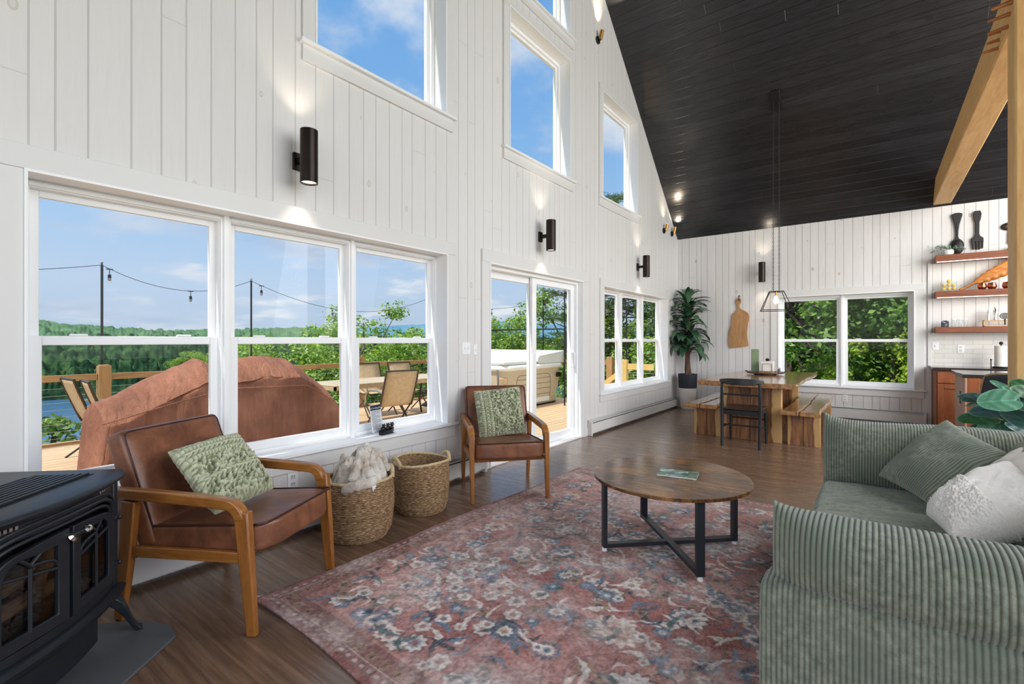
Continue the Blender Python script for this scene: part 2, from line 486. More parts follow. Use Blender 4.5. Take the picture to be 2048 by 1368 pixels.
def casing(root, axis, hole, side=0.10, head=0.105, apron=0.105, horn=0.02, left=None, stool=True, apron_on=True, right=None):
    u0, u1, z0, z1 = hole
    l = side if left is None else left; r = side if right is None else right
    mb = MB(); wbox(mb, axis, u0 - l, u0, -0.019, 0.0, z0, z1); wbox(mb, axis, u1, u1 + r, -0.019, 0, z0, z1)
    mb.build('side_casing', M_trim, root, bevel=0.002)
    mb = MB(); wbox(mb, axis, u0 - l, u1 + r, -0.024, 0.0, z1, z1 + head); mb.build('head_casing', M_trim, root, bevel=0.002)
    mb = MB()   # the thin white inner lip around the opening
    wbox(mb, axis, u0 - 0.001, u0 + 0.011, -0.027, TH - 0.02, z0 + 0.002, z1 + 0.001); wbox(mb, axis, u1 - 0.011, u1 + 0.001, -0.027, TH - 0.02, z0 + 0.002, z1 + 0.001)
    wbox(mb, axis, u0 + 0.011, u1 - 0.011, -0.027, TH - 0.02, z1 - 0.011, z1 + 0.001)
    mb.build('jamb_liner', M_vinyl, root)
    if stool:
        mb = MB(); wbox(mb, axis, u0 - l - horn, u1 + r + horn, -0.048, 0.0, z0 - 0.024, z0); wbox(mb, axis, u0, u1, -0.04, 0.15, z0 - 0.020, z0 + 0.0006)
        mb.build('window_sill', M_vinyl, root, bevel=0.003)
    if apron_on:
        mb = MB(); wbox(mb, axis, u0 - l, u1 + r, -0.018, 0.0, z0 - 0.024 - apron, z0 - 0.024); mb.build('apron', M_trim, root, bevel=0.002)

def double_hung(root, axis, u0, u1, z0, z1, rail=1.278):
    mb = MB(); ring(mb, axis, u0, u1, z0, z1, 0.036, 0.125, 0.20, wb=0.03)
    ring(mb, axis, u0 + 0.010, u1 - 0.010, z0 + 0.01, z1 - 0.01, 0.020, 0.112, 0.13)
    mb.build('window_frame', M_vinyl, root, bevel=0.002)
    mb = MB(); ring(mb, axis, u0 + 0.034, u1 - 0.034, rail - 0.022, z1 - 0.034, 0.040, 0.166, 0.19, wt=0.036, wb=0.036)
    s = mb.build('upper_sash', M_vinyl, root, bevel=0.003)
    mb = MB(); wbox(mb, axis, u0 + 0.07, u1 - 0.07, 0.176, 0.180, rail + 0.01, z1 - 0.068); mb.build('window_pane', M_glass, s)
    mb = MB(); ring(mb, axis, u0 + 0.034, u1 - 0.034, z0 + 0.028, rail + 0.025, 0.046, 0.134, 0.162, wt=0.046, wb=0.055)
    s = mb.build('lower_sash', M_vinyl, root, bevel=0.003)
    mb = MB(); wbox(mb, axis, u0 + 0.078, u1 - 0.078, 0.146, 0.150, z0 + 0.08, rail - 0.018); mb.build('window_pane', M_glass, s)
    mb = MB()
    for q in (0.24, 0.76):
        uu = u0 + (u1 - u0) * q; wbox(mb, axis, uu - 0.035, uu + 0.035, 0.130, 0.158, rail + 0.024, rail + 0.036)
    mb.build('sash_lock', M_vinyl, root, bevel=0.003)

def fixed_window(root, axis, hole):
    u0, u1, z0, z1 = hole
    mb = MB(); ring(mb, axis, u0 + 0.012, u1 - 0.012, z0, z1 - 0.012, 0.040, 0.12, 0.20)
    ring(mb, axis, u0 + 0.045, u1 - 0.045, z0 + 0.035, z1 - 0.045, 0.035, 0.15, 0.19)
    mb.build('window_frame', M_vinyl, root, bevel=0.003)
    mb = MB(); wbox(mb, axis, u0 + 0.07, u1 - 0.07, 0.168, 0.172, z0 + 0.06, z1 - 0.07); mb.build('window_pane', M_glass, root)

def mullion(root, axis, u, z0, z1, wd=0.03):
    mb = MB(); wbox(mb, axis, u - wd / 2, u + wd / 2, 0.10, 0.20, z0, z1 - 0.01); mb.build('mullion', M_vinyl, root, bevel=0.002)

r = sgroup('window_1')
casing(r, 'L', W1, side=0.10, left=1.2, head=0.11)
n = 3; dw = (W1[1] - W1[0]) / n
for i in range(n): double_hung(r, 'L', W1[0] + i * dw, W1[0] + (i + 1) * dw, W1[2], W1[3] - 0.01)
for i in (1, 2): mullion(r, 'L', W1[0] + i * dw, W1[2], W1[3])
r = sgroup('window_2')
casing(r, 'L', W2, side=0.10)
dw = (W2[1] - W2[0]) / 3
for i in range(3): double_hung(r, 'L', W2[0] + i * dw, W2[0] + (i + 1) * dw, W2[2], W2[3] - 0.01)
for i in (1, 2): mullion(r, 'L', W2[0] + i * dw, W2[2], W2[3])
r = sgroup('window_3')
casing(r, 'B', WK, side=0.11)
dw = (WK[1] - WK[0]) / 2
for i in range(2): double_hung(r, 'B', WK[0] + i * dw, WK[0] + (i + 1) * dw, WK[2], WK[3] - 0.01)
mullion(r, 'B', WK[0] + dw, WK[2], WK[3])
for i, h in enumerate((WA, WB, WC, WA2, WB2)):
    r = sgroup('window_%d' % (4 + i))
    casing(r, 'L', h, side=0.09, head=0.05 if h in (WB, WA) else 0.09, apron=0.11)
    fixed_window(r, 'L', h)

# --- sliding glass door
r = sgroup('door_1')
casing(r, 'L', (DOOR[0], DOOR[1], 0.0, DOOR[3]), side=0.115, head=0.125, stool=False, apron_on=False)
mb = MB(); ring(mb, 'L', DOOR[0] + 0.012, DOOR[1] - 0.012, 0.0, DOOR[3] - 0.012, 0.035, 0.05, 0.20, wb=0.03)
mb.build('door_frame', M_vinyl, r, bevel=0.002)
ym = 4.625
for k, (a, b, d0) in enumerate(((DOOR[0] + 0.04, ym + 0.045, 0.145), (ym - 0.045, DOOR[1] - 0.04, 0.095))):
    mb = MB(); ring(mb, 'L', a, b, 0.03, DOOR[3] - 0.045, 0.085, d0, d0 + 0.04, wt=0.075, wb=0.10)
    s = mb.build('door_panel', M_vinyl, r, bevel=0.004)
    mb = MB(); wbox(mb, 'L', a + 0.08, b - 0.08, d0 + 0.018, d0 + 0.022, 0.125, DOOR[3] - 0.115); mb.build('door_pane', M_glass, s)
mb = MB(); wbox(mb, 'L', DOOR[1] - 0.10, DOOR[1] - 0.075, 0.05, 0.095, 0.93, 1.12); mb.build('door_handle', M_vinyl, r, bevel=0.004)

mb = MB(); wbox(mb, 'L', DOOR[0], DOOR[1], -0.01, 0.10, 0.0005, 0.022); mb.build('door_threshold', M_vinyl, r, bevel=0.003)

# corner and kitchen edge trim
mb = MB(); mb.b2((3.715, YB - 0.02, 0), (3.757, YB, 2.45)); struct(mb.build('trim_1', M_trim, bevel=0.002))
mb = MB(); mb.b2((0, YB - 0.018, 0), (1.5, YB, 0.02)); struct(mb.build('baseboard_back', M_trim))
mb = MB(); mb.b2((0, 3.20, 0), (0.018, 3.555, 0.02)); mb.b2((0, 5.705, 0), (0.018, 5.72, 0.1)); struct(mb.build('baseboard_left', M_trim))
# ------------------------------------------------------------------ soft shapes
RNG = np.random.default_rng(7)
def fbm2(nx, ny, cells, octs=4, seed=0, rough=0.5):
    """smooth noise on a grid, values about -1..1"""
    r = np.random.default_rng(seed); out = np.zeros((ny, nx)); amp = 1.0; tot = 0
    for o in range(octs):
        c = int(cells * 2 ** o); cyy = max(2, int(c * ny / nx))
        g = r.uniform(-1, 1, (cyy + 2, c + 2))
        x = np.linspace(0, c, nx); y = np.linspace(0, cyy, ny)
        xi = np.minimum(x.astype(int), c - 1 if c > 0 else 0); yi = np.minimum(y.astype(int), cyy - 1)
        fx = x - xi; fy = y - yi; fx = fx * fx * (3 - 2 * fx); fy = fy * fy * (3 - 2 * fy)
        a = g[np.ix_(yi, xi)]; b = g[np.ix_(yi, xi + 1)]; cc = g[np.ix_(yi + 1, xi)]; d = g[np.ix_(yi + 1, xi + 1)]
        out += amp * ((a * (1 - fx) + b * fx) * (1 - fy)[:, None] + (cc * (1 - fx) + d * fx) * fy[:, None])
        tot += amp; amp *= rough
    return out / tot * 1.6

def rounded_box(mb, size, r, puff=0.0, cuts=12, c=(0, 0, 0), M=None, fn=None):
    """box with rounded edges whose top and bottom swell by puff"""
    bm2 = bmesh.new(); bmesh.ops.create_cube(bm2, size=2.0)
    bmesh.ops.subdivide_edges(bm2, edges=bm2.edges[:], cuts=cuts, use_grid_fill=True)
    h = Vector(size) / 2
    for v in bm2.verts:
        p = v.co.copy()
        q = Vector([math.copysign(abs(a) ** 0.8, a) * b for a, b in zip(p, h)])
        inn = Vector([max(-b + r, min(b - r, a)) for a, b in zip(q, h)])
        d = q - inn
        if d.length > 1e-9 and max(abs(d.x), abs(d.y), abs(d.z)) > 1e-6: q = inn + d.normalized() * min(r, d.length) if d.length > r else q
        q.z += math.copysign(puff, p.z) * (1 - min(1, p.x * p.x)) * (1 - min(1, p.y * p.y)) * abs(p.z)
        if fn: q = fn(q, p)
        if M is not None: q = M @ q
        v.co = q + Vector(c)
    off = {}
    for v in bm2.verts: off[v.index] = mb.bm.verts.new(v.co)
    for f in bm2.faces: mb.bm.faces.new([off[v.index] for v in f.verts])
    bm2.free()
    return mb

def pillow(name, corners, thick, m, parent=None, n=70, disp=None, pinch=0.06, power=0.42, uv_scale=1.0, seed=1, sag=0.0, tint=None):
    """pillow from four corner points (c00, c10, c11, c01); disp(U, V, side) gives extra height"""
    c00, c10, c11, c01 = [np.array(c, float) for c in corners]
    s = np.linspace(-1, 1, n); U, V = np.meshgrid(s, s)
    nrm = np.cross(c10 - c00, c01 - c00); nrm /= np.linalg.norm(nrm)
    Vs = []; Fs = []; uvs = []; cols = []
    wob = fbm2(n, n, 3, 3, seed)
    for side in (1, -1):
        u = U * (1 - pinch * (1 - V ** 2)); v = V * (1 - pinch * (1 - U ** 2))
        a = (u + 1) / 2; b = (v + 1) / 2
        P = ((1 - a) * (1 - b))[..., None] * c00 + (a * (1 - b))[..., None] * c10 + (a * b)[..., None] * c11 + ((1 - a) * b)[..., None] * c01
        h = thick / 2 * np.clip((1 - U ** 2) * (1 - V ** 2), 0, 1) ** power
        edge = np.clip((1 - np.maximum(abs(U), abs(V))) * 6, 0, 1)
        h = h * (1 + 0.16 * wob * side)
        dd = disp(U, V, side) if disp is not None else np.zeros_like(U)
        h = h + dd * edge
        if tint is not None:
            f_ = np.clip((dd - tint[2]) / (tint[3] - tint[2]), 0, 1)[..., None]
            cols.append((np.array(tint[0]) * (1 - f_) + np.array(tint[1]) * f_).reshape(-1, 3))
        P = P + nrm * (h * side)[..., None]
        P[..., 2] -= sag * (1 - U ** 2) * (1 - V ** 2)
        f = grid_faces(n, n) + len(Vs) * n * n
        if side < 0: f = f[:, ::-1]
        Vs.append(P.reshape(-1, 3)); Fs.append(f); uvs.append(np.stack([a.ravel(), b.ravel()], -1))
    return np_mesh(name, np.concatenate(Vs), np.concatenate(Fs), m, parent, smooth=True, uv=np.concatenate(uvs), angle=150, col=np.concatenate(cols) if cols else None)

def ribs(x, pitch, amp):
    return amp * (np.abs(np.sin(math.pi * x / pitch)) ** 0.7 - 0.6)

# ------------------------------------------------------------------ fabrics and leather
def leather(name, col, dark):
    m, t, p = base_mat(name); co = t.coord('Object')
    n = t.noise(co, 7, 6, 0.65, 0.4); n2 = t.noise(co, 220, 2)
    t.put(p, 'Base Color', t.mix(t.mapr(n, 0.35, 0.72), dark, col))
    p.inputs['Roughness'].default_value = 0.36; p.inputs['Specular IOR Level'].default_value = 0.5
    t.put(p, 'Normal', t.bump(t.math('ADD', t.math('MULTIPLY', n, 0.8), t.math('MULTIPLY', n2, 0.12)), 0.25, 0.006))
    return m
M_leather = leather('cognac_leather', srgb(150, 96, 66), srgb(100, 60, 42))
M_piping = plain('dark_leather_piping', srgb(62, 28, 20), 0.4)
M_frame = wood('honey_stained_wood', srgb(124, 74, 30), srgb(176, 114, 54), 0.32, axis='Z', scale=3.0, stretch=6, bump=0.03, coat=0.25)
M_armrest = wood('honey_stained_armrest', srgb(132, 80, 32), srgb(186, 124, 60), 0.26, axis='X', scale=3.0, stretch=6, bump=0.03, coat=0.3)

def fuzzy(name, a, b, scale=60, rough=0.95, sheen=0.4, bump=0.5, mix2=None, bs=None, tinted=False):
    m, t, p = base_mat(name); co = t.coord('Object')
    n = t.noise(co, scale, 5, 0.65); n0 = t.noise(co, scale / 10, 4)
    c = t.mix(t.mapr(n, 0.3, 0.7), a, b)
    if mix2: c = t.mix(t.mapr(n0, 0.48, 0.62), c, mix2)
    if tinted: c = t.mix(1.0, c, t.node('ShaderNodeAttribute', attribute_name='tint').outputs['Color'], 'MULTIPLY')
    t.put(p, 'Base Color', c); p.inputs['Roughness'].default_value = rough
    p.inputs['Sheen Weight'].default_value = sheen; p.inputs['Sheen Roughness'].default_value = 0.5
    p.inputs['Specular IOR Level'].default_value = 0.15
    t.put(p, 'Normal', t.bump(t.noise(co, bs or scale * 3, 3), bump, 0.004))
    return m
M_sage = fuzzy('sage_knit', srgb(158, 162, 126), srgb(222, 224, 198), 45, mix2=srgb(196, 200, 168), tinted=True)
SAGE_CREVICE_SHADE = ((0.45, 0.47, 0.38), (1, 1, 1), 0.0, 0.011)  # low spots of the knit darkened in colour, standing in for crevice shade
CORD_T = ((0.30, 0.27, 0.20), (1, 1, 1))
M_green = fuzzy('green_corduroy', srgb(112, 121, 108), srgb(160, 166, 150), 40, sheen=0.3, bump=0.3, mix2=srgb(126, 136, 122), bs=300, tinted=True)
M_green_seat = fuzzy('green_corduroy_flat', srgb(104, 114, 98), srgb(140, 150, 132), 14, sheen=0.3, bump=0.3, mix2=srgb(110, 122, 104), bs=300)
M_white_knit = fuzzy('cream_boucle', srgb(226, 220, 212), srgb(250, 247, 242), 70, mix2=srgb(236, 231, 224))
M_linen = fuzzy('cream_linen', srgb(222, 214, 200), srgb(238, 233, 224), 160, bump=0.2)
M_fur = fuzzy('cream_and_brown_fur', srgb(150, 126, 98), srgb(240, 234, 224), 16, mix2=srgb(236, 230, 220), bump=0.9, bs=240)

# ------------------------------------------------------------------ armchairs
def make_armchair(label):
    t = thing('armchair', label, 'armchair', group='leather armchairs with wooden frames')
    for s in (1, -1):
        y = 0.305 * s
        # front leg, back leg
        mb = MB(); mb.tube([(0.340, y, 0), (0.318, y, 0.25), (0.292, y, 0.535)], [0.66, 0.86, 1.0], sq=(0.040, 0.068)); mb.build('leg', M_frame, t, bevel=0.006)
        mb = MB(); mb.tube([(-0.345, y, 0), (-0.312, y, 0.27), (-0.285, y, 0.55)], [0.66, 0.9, 1.0], sq=(0.040, 0.072)); mb.build('leg', M_frame, t, bevel=0.006)
        mb = MB()
        pts = [(-0.415, y, 0.583), (-0.2, y, 0.580), (0.1, y, 0.572), (0.2, y, 0.567)]
        for k in range(1, 8):
            a = k / 7 * math.radians(84); pts.append((0.212 + 0.075 * math.sin(a), y, 0.566 - 0.075 * (1 - math.cos(a))))
        mb.tube(pts, [0.95] + [1.0] * (len(pts) - 1), sq=(0.046, 0.050)); mb.build('armrest', M_armrest, t, bevel=0.008)
        mb = MB(); mb.tube([(-0.30, y * 0.985, 0.318), (0.31, y * 0.985, 0.335)], 1.0, sq=(0.026, 0.048)); mb.build('side_rail', M_armrest, t, bevel=0.004)
    mb = MB(); mb.box((-0.30, 0, 0.30), (0.03, 0.58, 0.045)); mb.box((0.24, 0, 0.315), (0.03, 0.58, 0.03)); mb.build('cross_rail', M_frame, t, bevel=0.004)
    tilt = math.radians(4.5)
    Ms = Matrix.Translation((0.055, 0, 0.385)) @ Euler((0, -tilt, 0)).to_matrix().to_4x4()
    def seatfn(q, p):
        if p.x > 0.4: q.x -= 0.055 * max(0, abs(p.y) - 0.55) * 2.2 * (p.x - 0.4) / 0.6
        if p.x > 0: q.z -= 0.0
        return q
    mb = MB(); rounded_box(mb, (0.66, 0.56, 0.125), 0.022, 0.012, M=Ms, fn=seatfn, cuts=14)
    seat = mb.build('seat_cushion', M_leather, t, smooth=True, angle=60)
    tb = math.radians(-21)
    Mb = Matrix.Translation((-0.315, 0, 0.585)) @ Euler((0, tb, 0)).to_matrix().to_4x4()
    def backfn(q, p):
        if p.z > 0.5: q.y *= 1 - 0.03 * (p.z - 0.5) * 2
        q.x += 0.0
        return q
    # back as an upright slab: thickness x, width y, height z
    mb = MB()
    Mx = Mb @ Euler((0, math.radians(90), 0)).to_matrix().to_4x4()
    def backf2(q, p):
        # q.x runs down the back, q.y across, q.z thickness
        return q
    rounded_box(mb, (0.56, 0.575, 0.105), 0.028, 0.012, M=Mx, fn=backf2, cuts=14)
    back = mb.build('back_cushion', M_leather, t, smooth=True, angle=60)
    def loop(M, w, d, z, r, chop=0.0):
        pts = []
        hw, hd = w / 2 - 0.006, d / 2 - 0.006
        for cx, cyy, a0 in ((hw - r, hd - r, 0), (-hw + r, hd - r, 90), (-hw + r, -hd + r, 180), (hw - r, -hd + r, 270)):
            for k in range(6):
                a = math.radians(a0 + k * 18); pts.append(M @ Vector((cx + r * math.cos(a), cyy + r * math.sin(a), z)))
        pts.append(pts[0]); return pts
    mb = MB(); mb.tube(loop(Ms, 0.648, 0.556, 0.062, 0.03), 0.0052, 6); mb.build('piping', M_piping, seat)
    mb = MB(); mb.tube(loop(Mx, 0.545, 0.560, 0.046, 0.03), 0.0052, 6); mb.tube(loop(Mx, 0.545, 0.560, -0.046, 0.03), 0.0052, 6); mb.build('piping', M_piping, back)
    return t

def world_pt(o_loc, rz, p):
    c, s = math.cos(rz), math.sin(rz)
    return (o_loc[0] + c * p[0] - s * p[1], o_loc[1] + s * p[0] + c * p[1], o_loc[2] + p[2])

CA = (0.50, 1.085, 0.0); RA = math.radians(27)
CB = (0.527, 3.236, 0.0); RB = math.radians(-41)
armA = make_armchair('brown leather armchair with wooden arms next to the black stove')
armA.location = CA; armA.rotation_euler = (0, 0, RA)
armB = copy_tree(armA, loc=CB, rotz=RB, label='brown leather armchair with wooden arms in front of the glass door')

def knit_disp(U, V, side):
    """bands of loops, bobbles and braids running along V"""
    x = (U + 1) * 0.5 * 12.0; band = np.floor(x).astype(int) % 12; f = x - np.floor(x)
    r = np.random.default_rng(3)
    n = U.shape[0]; nz = fbm2(n, n, 34, 2, 5)
    out = np.zeros_like(U)
    shag = np.isin(band, [4, 5, 6, 8, 9, 10]); bob = np.isin(band, [1, 3]); braid = np.isin(band, [2, 7])
    out = np.where(shag, 0.006 + 0.016 * nz, out)
    bobh = np.maximum(0, np.sin(math.pi * f)) * np.abs(np.sin(V * 34)) ** 0.6 * 0.016
    out = np.where(bob, bobh, out)
    br = (np.abs(np.sin(V * 22 + (f - 0.5) * np.sign(f - 0.5) * 5)) * 0.016) * np.maximum(0, np.sin(math.pi * f)) ** 0.5
    out = np.where(braid, br, out)
    out = np.where(np.isin(band, [0, 11]), 0.004 + 0.008 * nz, out)
    return out if side > 0 else out * 0.6

def knit_pillow(label, corners):
    o = pillow('throw_pillow', corners, 0.13, M_sage, n=190, disp=knit_disp, pinch=0.03, power=0.36, tint=SAGE_CREVICE_SHADE)
    tag(o, label, 'cushion', 'sage knit cushions on the armchairs')
    return o
# leaning on the backs, one turned on its side
pa = [world_pt(CA, RA, p) for p in ((-0.10, 0.02, 0.70), (-0.02, -0.19, 0.64), (0.15, -0.17, 0.47), (0.04, 0.2, 0.5))]
def lean(loc, rz, cx, cy_, cz, size, tilt, roll):
    """square standing on the seat, leaning back: tilt from vertical, roll in its own plane"""
    out = []
    for a, b in ((-1, 1), (-1, -1), (1, -1), (1, 1)):
        pass
    M = Matrix.Translation((cx, cy_, cz)) @ Euler((0, -tilt, 0)).to_matrix().to_4x4() @ Euler((roll, 0, 0)).to_matrix().to_4x4()
    h = size / 2
    for y, z in ((-h, -h), (h, -h), (h, h), (-h, h)):
        out.append(world_pt(loc, rz, M @ Vector((0, y, z))))
    return out
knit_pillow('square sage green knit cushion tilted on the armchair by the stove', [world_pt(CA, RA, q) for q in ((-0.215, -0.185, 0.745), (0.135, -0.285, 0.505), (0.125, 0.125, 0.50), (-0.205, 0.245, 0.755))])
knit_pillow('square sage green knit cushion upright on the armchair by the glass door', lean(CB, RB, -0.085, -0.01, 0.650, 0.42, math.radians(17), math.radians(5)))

# ------------------------------------------------------------------ baskets and throw
m, t, p = base_mat('seagrass_coils')
co = t.coord('Object'); x = t.sep(co)
ang = t.math('ARCTAN2', x[1], x[0])
st = t.comb(t.math('MULTIPLY', ang, 3.0), t.math('MULTIPLY', x[2], 95.0), 0.0)
n = t.noise(st, 2.4, 5, 0.75, 0.3)
c = t.ramp(n, [(0.34, srgb(48, 32, 20)), (0.45, srgb(120, 88, 58)), (0.55, srgb(168, 134, 94)), (0.66, srgb(232, 214, 180))])
bandn = t.noise(t.comb(0, 0, t.math('MULTIPLY', x[2], 14)), 1.5, 2)
c = t.mix(t.mapr(bandn, 0.56, 0.7), c, t.mix(0.6, c, srgb(92, 68, 46)))
t.put(p, 'Base Color', c); p.inputs['Roughness'].default_value = 0.75
t.put(p, 'Normal', t.bump(n, 0.6, 0.006)); M_sea = m
M_rope = plain('pale_rope', srgb(206, 182, 140), 0.8, var=0.2, scale=60)

def coil_wall(nang, ncoil, prof, amp, thick, seed, oval=1.0):
    per = 7; nz = ncoil * per
    th = np.linspace(0, 2 * np.pi, nang, endpoint=False)
    z = np.linspace(0, 1, nz + 1)
    rad = np.interp(z, [q[0] for q in prof], [q[1] for q in prof]); H = np.interp(z, [0, 1], [0, prof[-1][2]])
    r = np.random.default_rng(seed)
    cid = np.minimum((z * ncoil).astype(int), ncoil - 1); off = r.uniform(-0.0015, 0.0015, ncoil)[cid]
    rr = rad + amp * np.abs(np.sin(np.pi * z * ncoil)) + off
    wob = 1 + 0.012 * np.sin(th * 3 + seed) + 0.008 * np.sin(th * 7)
    outer = np.stack([(rr[:, None] * np.cos(th) * wob * oval).ravel(), (rr[:, None] * np.sin(th) * wob).ravel(), np.repeat(H, nang) + 0.0], -1)
    inn = rad - thick + amp * 0.7 * np.abs(np.sin(np.pi * z * ncoil))
    inner = np.stack([(inn[:, None] * np.cos(th) * wob * oval).ravel(), (inn[:, None] * np.sin(th) * wob).ravel(), np.repeat(H, nang)], -1)
    return outer, inner, nz + 1

def basket(label, loc, prof, ncoil, rz, handles, seed, rim_dip=0.0):
    t = thing('woven_basket', label, 'basket', loc, rz, 'seagrass baskets below the window')
    o, i, nz = coil_wall(88, ncoil, prof, 0.0045, 0.016, seed)
    f = grid_faces(88, nz, True)
    V = np.concatenate([o, i]); F = np.concatenate([f, f[:, ::-1] + len(o)])
    k = np.arange(88); top = (nz - 1) * 88
    rimf = np.stack([top + k, top + (k + 1) % 88, len(o) + top + (k + 1) % 88, len(o) + top + k], -1)
    F = np.concatenate([F, rimf])
    # handles dip
    th = np.arctan2(V[:, 1], V[:, 0]); zt = V[:, 2] / prof[-1][2]
    V[:, 2] += rim_dip * np.cos(2 * th) * zt ** 3
    body = np_mesh('basket_body', V, F, M_sea, t, smooth=True, angle=180)
    mb = MB(); mb.lathe([(0.001, 0.012), (prof[0][1] - 0.012, 0.012), (prof[0][1] - 0.006, 0.003), (0.001, 0.003)], 40, cap=False); mb.build('basket_bottom', M_sea, t)
    R = prof[-1][1]; Hh = prof[-1][2]
    for a in handles:
        mb = MB(); pts = []
        for q in range(15):
            s = q / 14 * math.pi
            aa = a + 0.36 * math.cos(s)
            rr = R + 0.002
            z = Hh + rim_dip * math.cos(2 * aa) - 0.012 + 0.055 * math.sin(s) 
            pts.append((rr * math.cos(aa), rr * math.sin(aa), z))
        mb.tube(pts, 0.013, 8)
        for q in range(22):      # wrapped strands
            s = q / 21 * (len(pts) - 1); k0 = min(int(s), len(pts) - 2); P = Vector(pts[k0]).lerp(Vector(pts[k0 + 1]), s - k0)
            mb.ball(P, 0.0155, 8, 5, (1, 1, 0.5), rot=(0, 0.5, a))
        mb.build('basket_handle', M_rope, t, smooth=True)
    mb = MB(); pts = [(R * math.cos(q / 60 * 2 * PI), R * math.sin(q / 60 * 2 * PI), Hh + rim_dip * math.cos(4 * q / 60 * PI)) for q in range(61)]
    mb.tube(pts, 0.010, 8); mb.build('basket_rim', M_rope, t, smooth=True)
    return t
basket('larger seagrass basket overflowing with the furry throw', (0.375, 1.90, 0), [(0, 0.175, 0), (0.15, 0.208, 0), (0.5, 0.225, 0), (0.8, 0.222, 0), (1, 0.212, 0.385)], 34, 0, (math.radians(70), math.radians(250)), 1, 0.0)
basket('empty seagrass basket between the filled basket and the armchair', (0.345, 2.475, 0), [(0, 0.17, 0), (0.15, 0.195, 0), (0.5, 0.206, 0), (0.8, 0.208, 0), (1, 0.206, 0.375)], 34, 0, (math.radians(70), math.radians(250)), 2, 0.01)

# furry throw heaped in the basket
n = 150; s = np.linspace(-1, 1, n); U, V = np.meshgrid(s, s)
rad = np.maximum(np.abs(U), np.abs(V)); ang = np.arctan2(V, U); rr = 0.205 * rad ** 0.9
fold = fbm2(n, n, 4, 3, 21); fine = fbm2(n, n, 40, 2, 22)
X = rr * np.cos(ang); Y = rr * np.sin(ang)
Z = 0.34 + 0.12 * (1 - rad ** 2.2) + 0.075 * np.abs(fold) * (1 - rad ** 4) + 0.028 * np.abs(np.sin(9 * (U + 0.7 * V + 0.5 * fold))) * (1 - rad ** 3) + 0.007 * fine
Z += 0.07 * np.exp(-(((X - 0.02) ** 2 + (Y + 0.03 - 0.12) ** 2) / 0.008)) - 0.04 * rad ** 4
thr = np_mesh('fur_throw', np.stack([X, Y, Z], -1).reshape(-1, 3), grid_faces(n, n), M_fur, None, smooth=True, loc=(0.375, 1.90, 0), angle=180)
tag(thr, 'cream and brown furry throw heaped in the larger basket', 'blanket')
mb = MB()
def noisy_roll(mb, pts, r, seed):
    P = [Vector(p) for p in pts]; fine_pts = []; rs = []
    rr_ = random.Random(seed)
    for a, b in zip(P, P[1:]):
        for k in range(6):
            fine_pts.append(a.lerp(b, k / 6) + Vector([rr_.uniform(-0.004, 0.004) for _ in range(3)])); rs.append(r * rr_.uniform(0.86, 1.12))
    fine_pts.append(P[-1]); rs.append(r * 0.5); rs[0] = r * 0.5
    mb.tube(fine_pts, rs, 12)
noisy_roll(mb, [(0.13, -0.14, 0.40), (0.10, -0.09, 0.47), (0.02, 0.0, 0.53), (-0.05, 0.06, 0.545), (-0.02, 0.12, 0.52), (0.06, 0.13, 0.46)], 0.030, 3)
noisy_roll(mb, [(0.20, 0.0, 0.37), (0.15, 0.03, 0.43), (0.10, 0.03, 0.49), (0.04, 0.10, 0.54), (0.05, 0.16, 0.47), (0.10, 0.16, 0.40)], 0.026, 4)
noisy_roll(mb, [(0.09, -0.19, 0.35), (0.17, -0.13, 0.385), (0.20, -0.05, 0.39), (0.17, 0.0, 0.40), (0.1, -0.04, 0.44)], 0.032, 5)
o = mb.build('throw_fold', M_fur, thr, smooth=True, angle=180)
mb = MB(); mb.box((0.212, -0.035, 0.342), (0.004, 0.032, 0.075), rot=(0.25, 0.12, 0.1)); mb.build('care_label', M_vinyl, thr)

# ------------------------------------------------------------------ rug
RW, RL = 2.46, 3.10
nx, ny = 520, 656
xs = np.linspace(0, RW, nx); ys = np.linspace(0, RL, ny); X, Y = np.meshgrid(xs, ys)
rr = np.random.default_rng(11)
c_red = np.array(srgb(154, 92, 86)); c_rose = np.array(srgb(194, 148, 140)); c_blue = np.array(srgb(96, 124, 146)); c_navy = np.array(srgb(44, 62, 78))
c_cream = np.array(srgb(222, 212, 204)); c_teal = np.array(srgb(66, 96, 100)); c_tan = np.array(srgb(164, 132, 108)); c_dk = np.array(srgb(58, 40, 42))
n1 = fbm2(nx, ny, 5, 5, 31); n2 = fbm2(nx, ny, 60, 3, 32); n3 = fbm2(nx, ny, 9, 4, 33)
img = c_red + (c_rose - c_red) * np.clip(0.5 + 0.7 * n1, 0, 1)[..., None]
def put(mask, colr, a=1.0):
    global img
    img = img * (1 - (mask * a)[..., None]) + colr * (mask * a)[..., None]
def soft(d, w=0.005): return np.clip(0.5 - d / w, 0, 1)
def local(cx, cyy, rot):
    c, s_ = math.cos(rot), math.sin(rot); dx, dy = X - cx, Y - cyy
    return dx * c + dy * s_, -dx * s_ + dy * c
def win(cx, cyy, R):
    i0, i1 = np.searchsorted(xs, [cx - R, cx + R]); j0, j1 = np.searchsorted(ys, [cyy - R, cyy + R]); return slice(max(0, j0), j1), slice(max(0, i0), i1)
def stamp(cx, cyy, R, fn):
    js, is_ = win(cx, cyy, R)
    if js.stop <= js.start or is_.stop <= is_.start: return
    dx = X[js, is_] - cx; dy = Y[js, is_] - cyy
    sub = img[js, is_]
    for mask, colr, a in fn(dx, dy):
        sub = sub * (1 - (mask * a)[..., None]) + colr * (mask * a)[..., None]
    img[js, is_] = sub
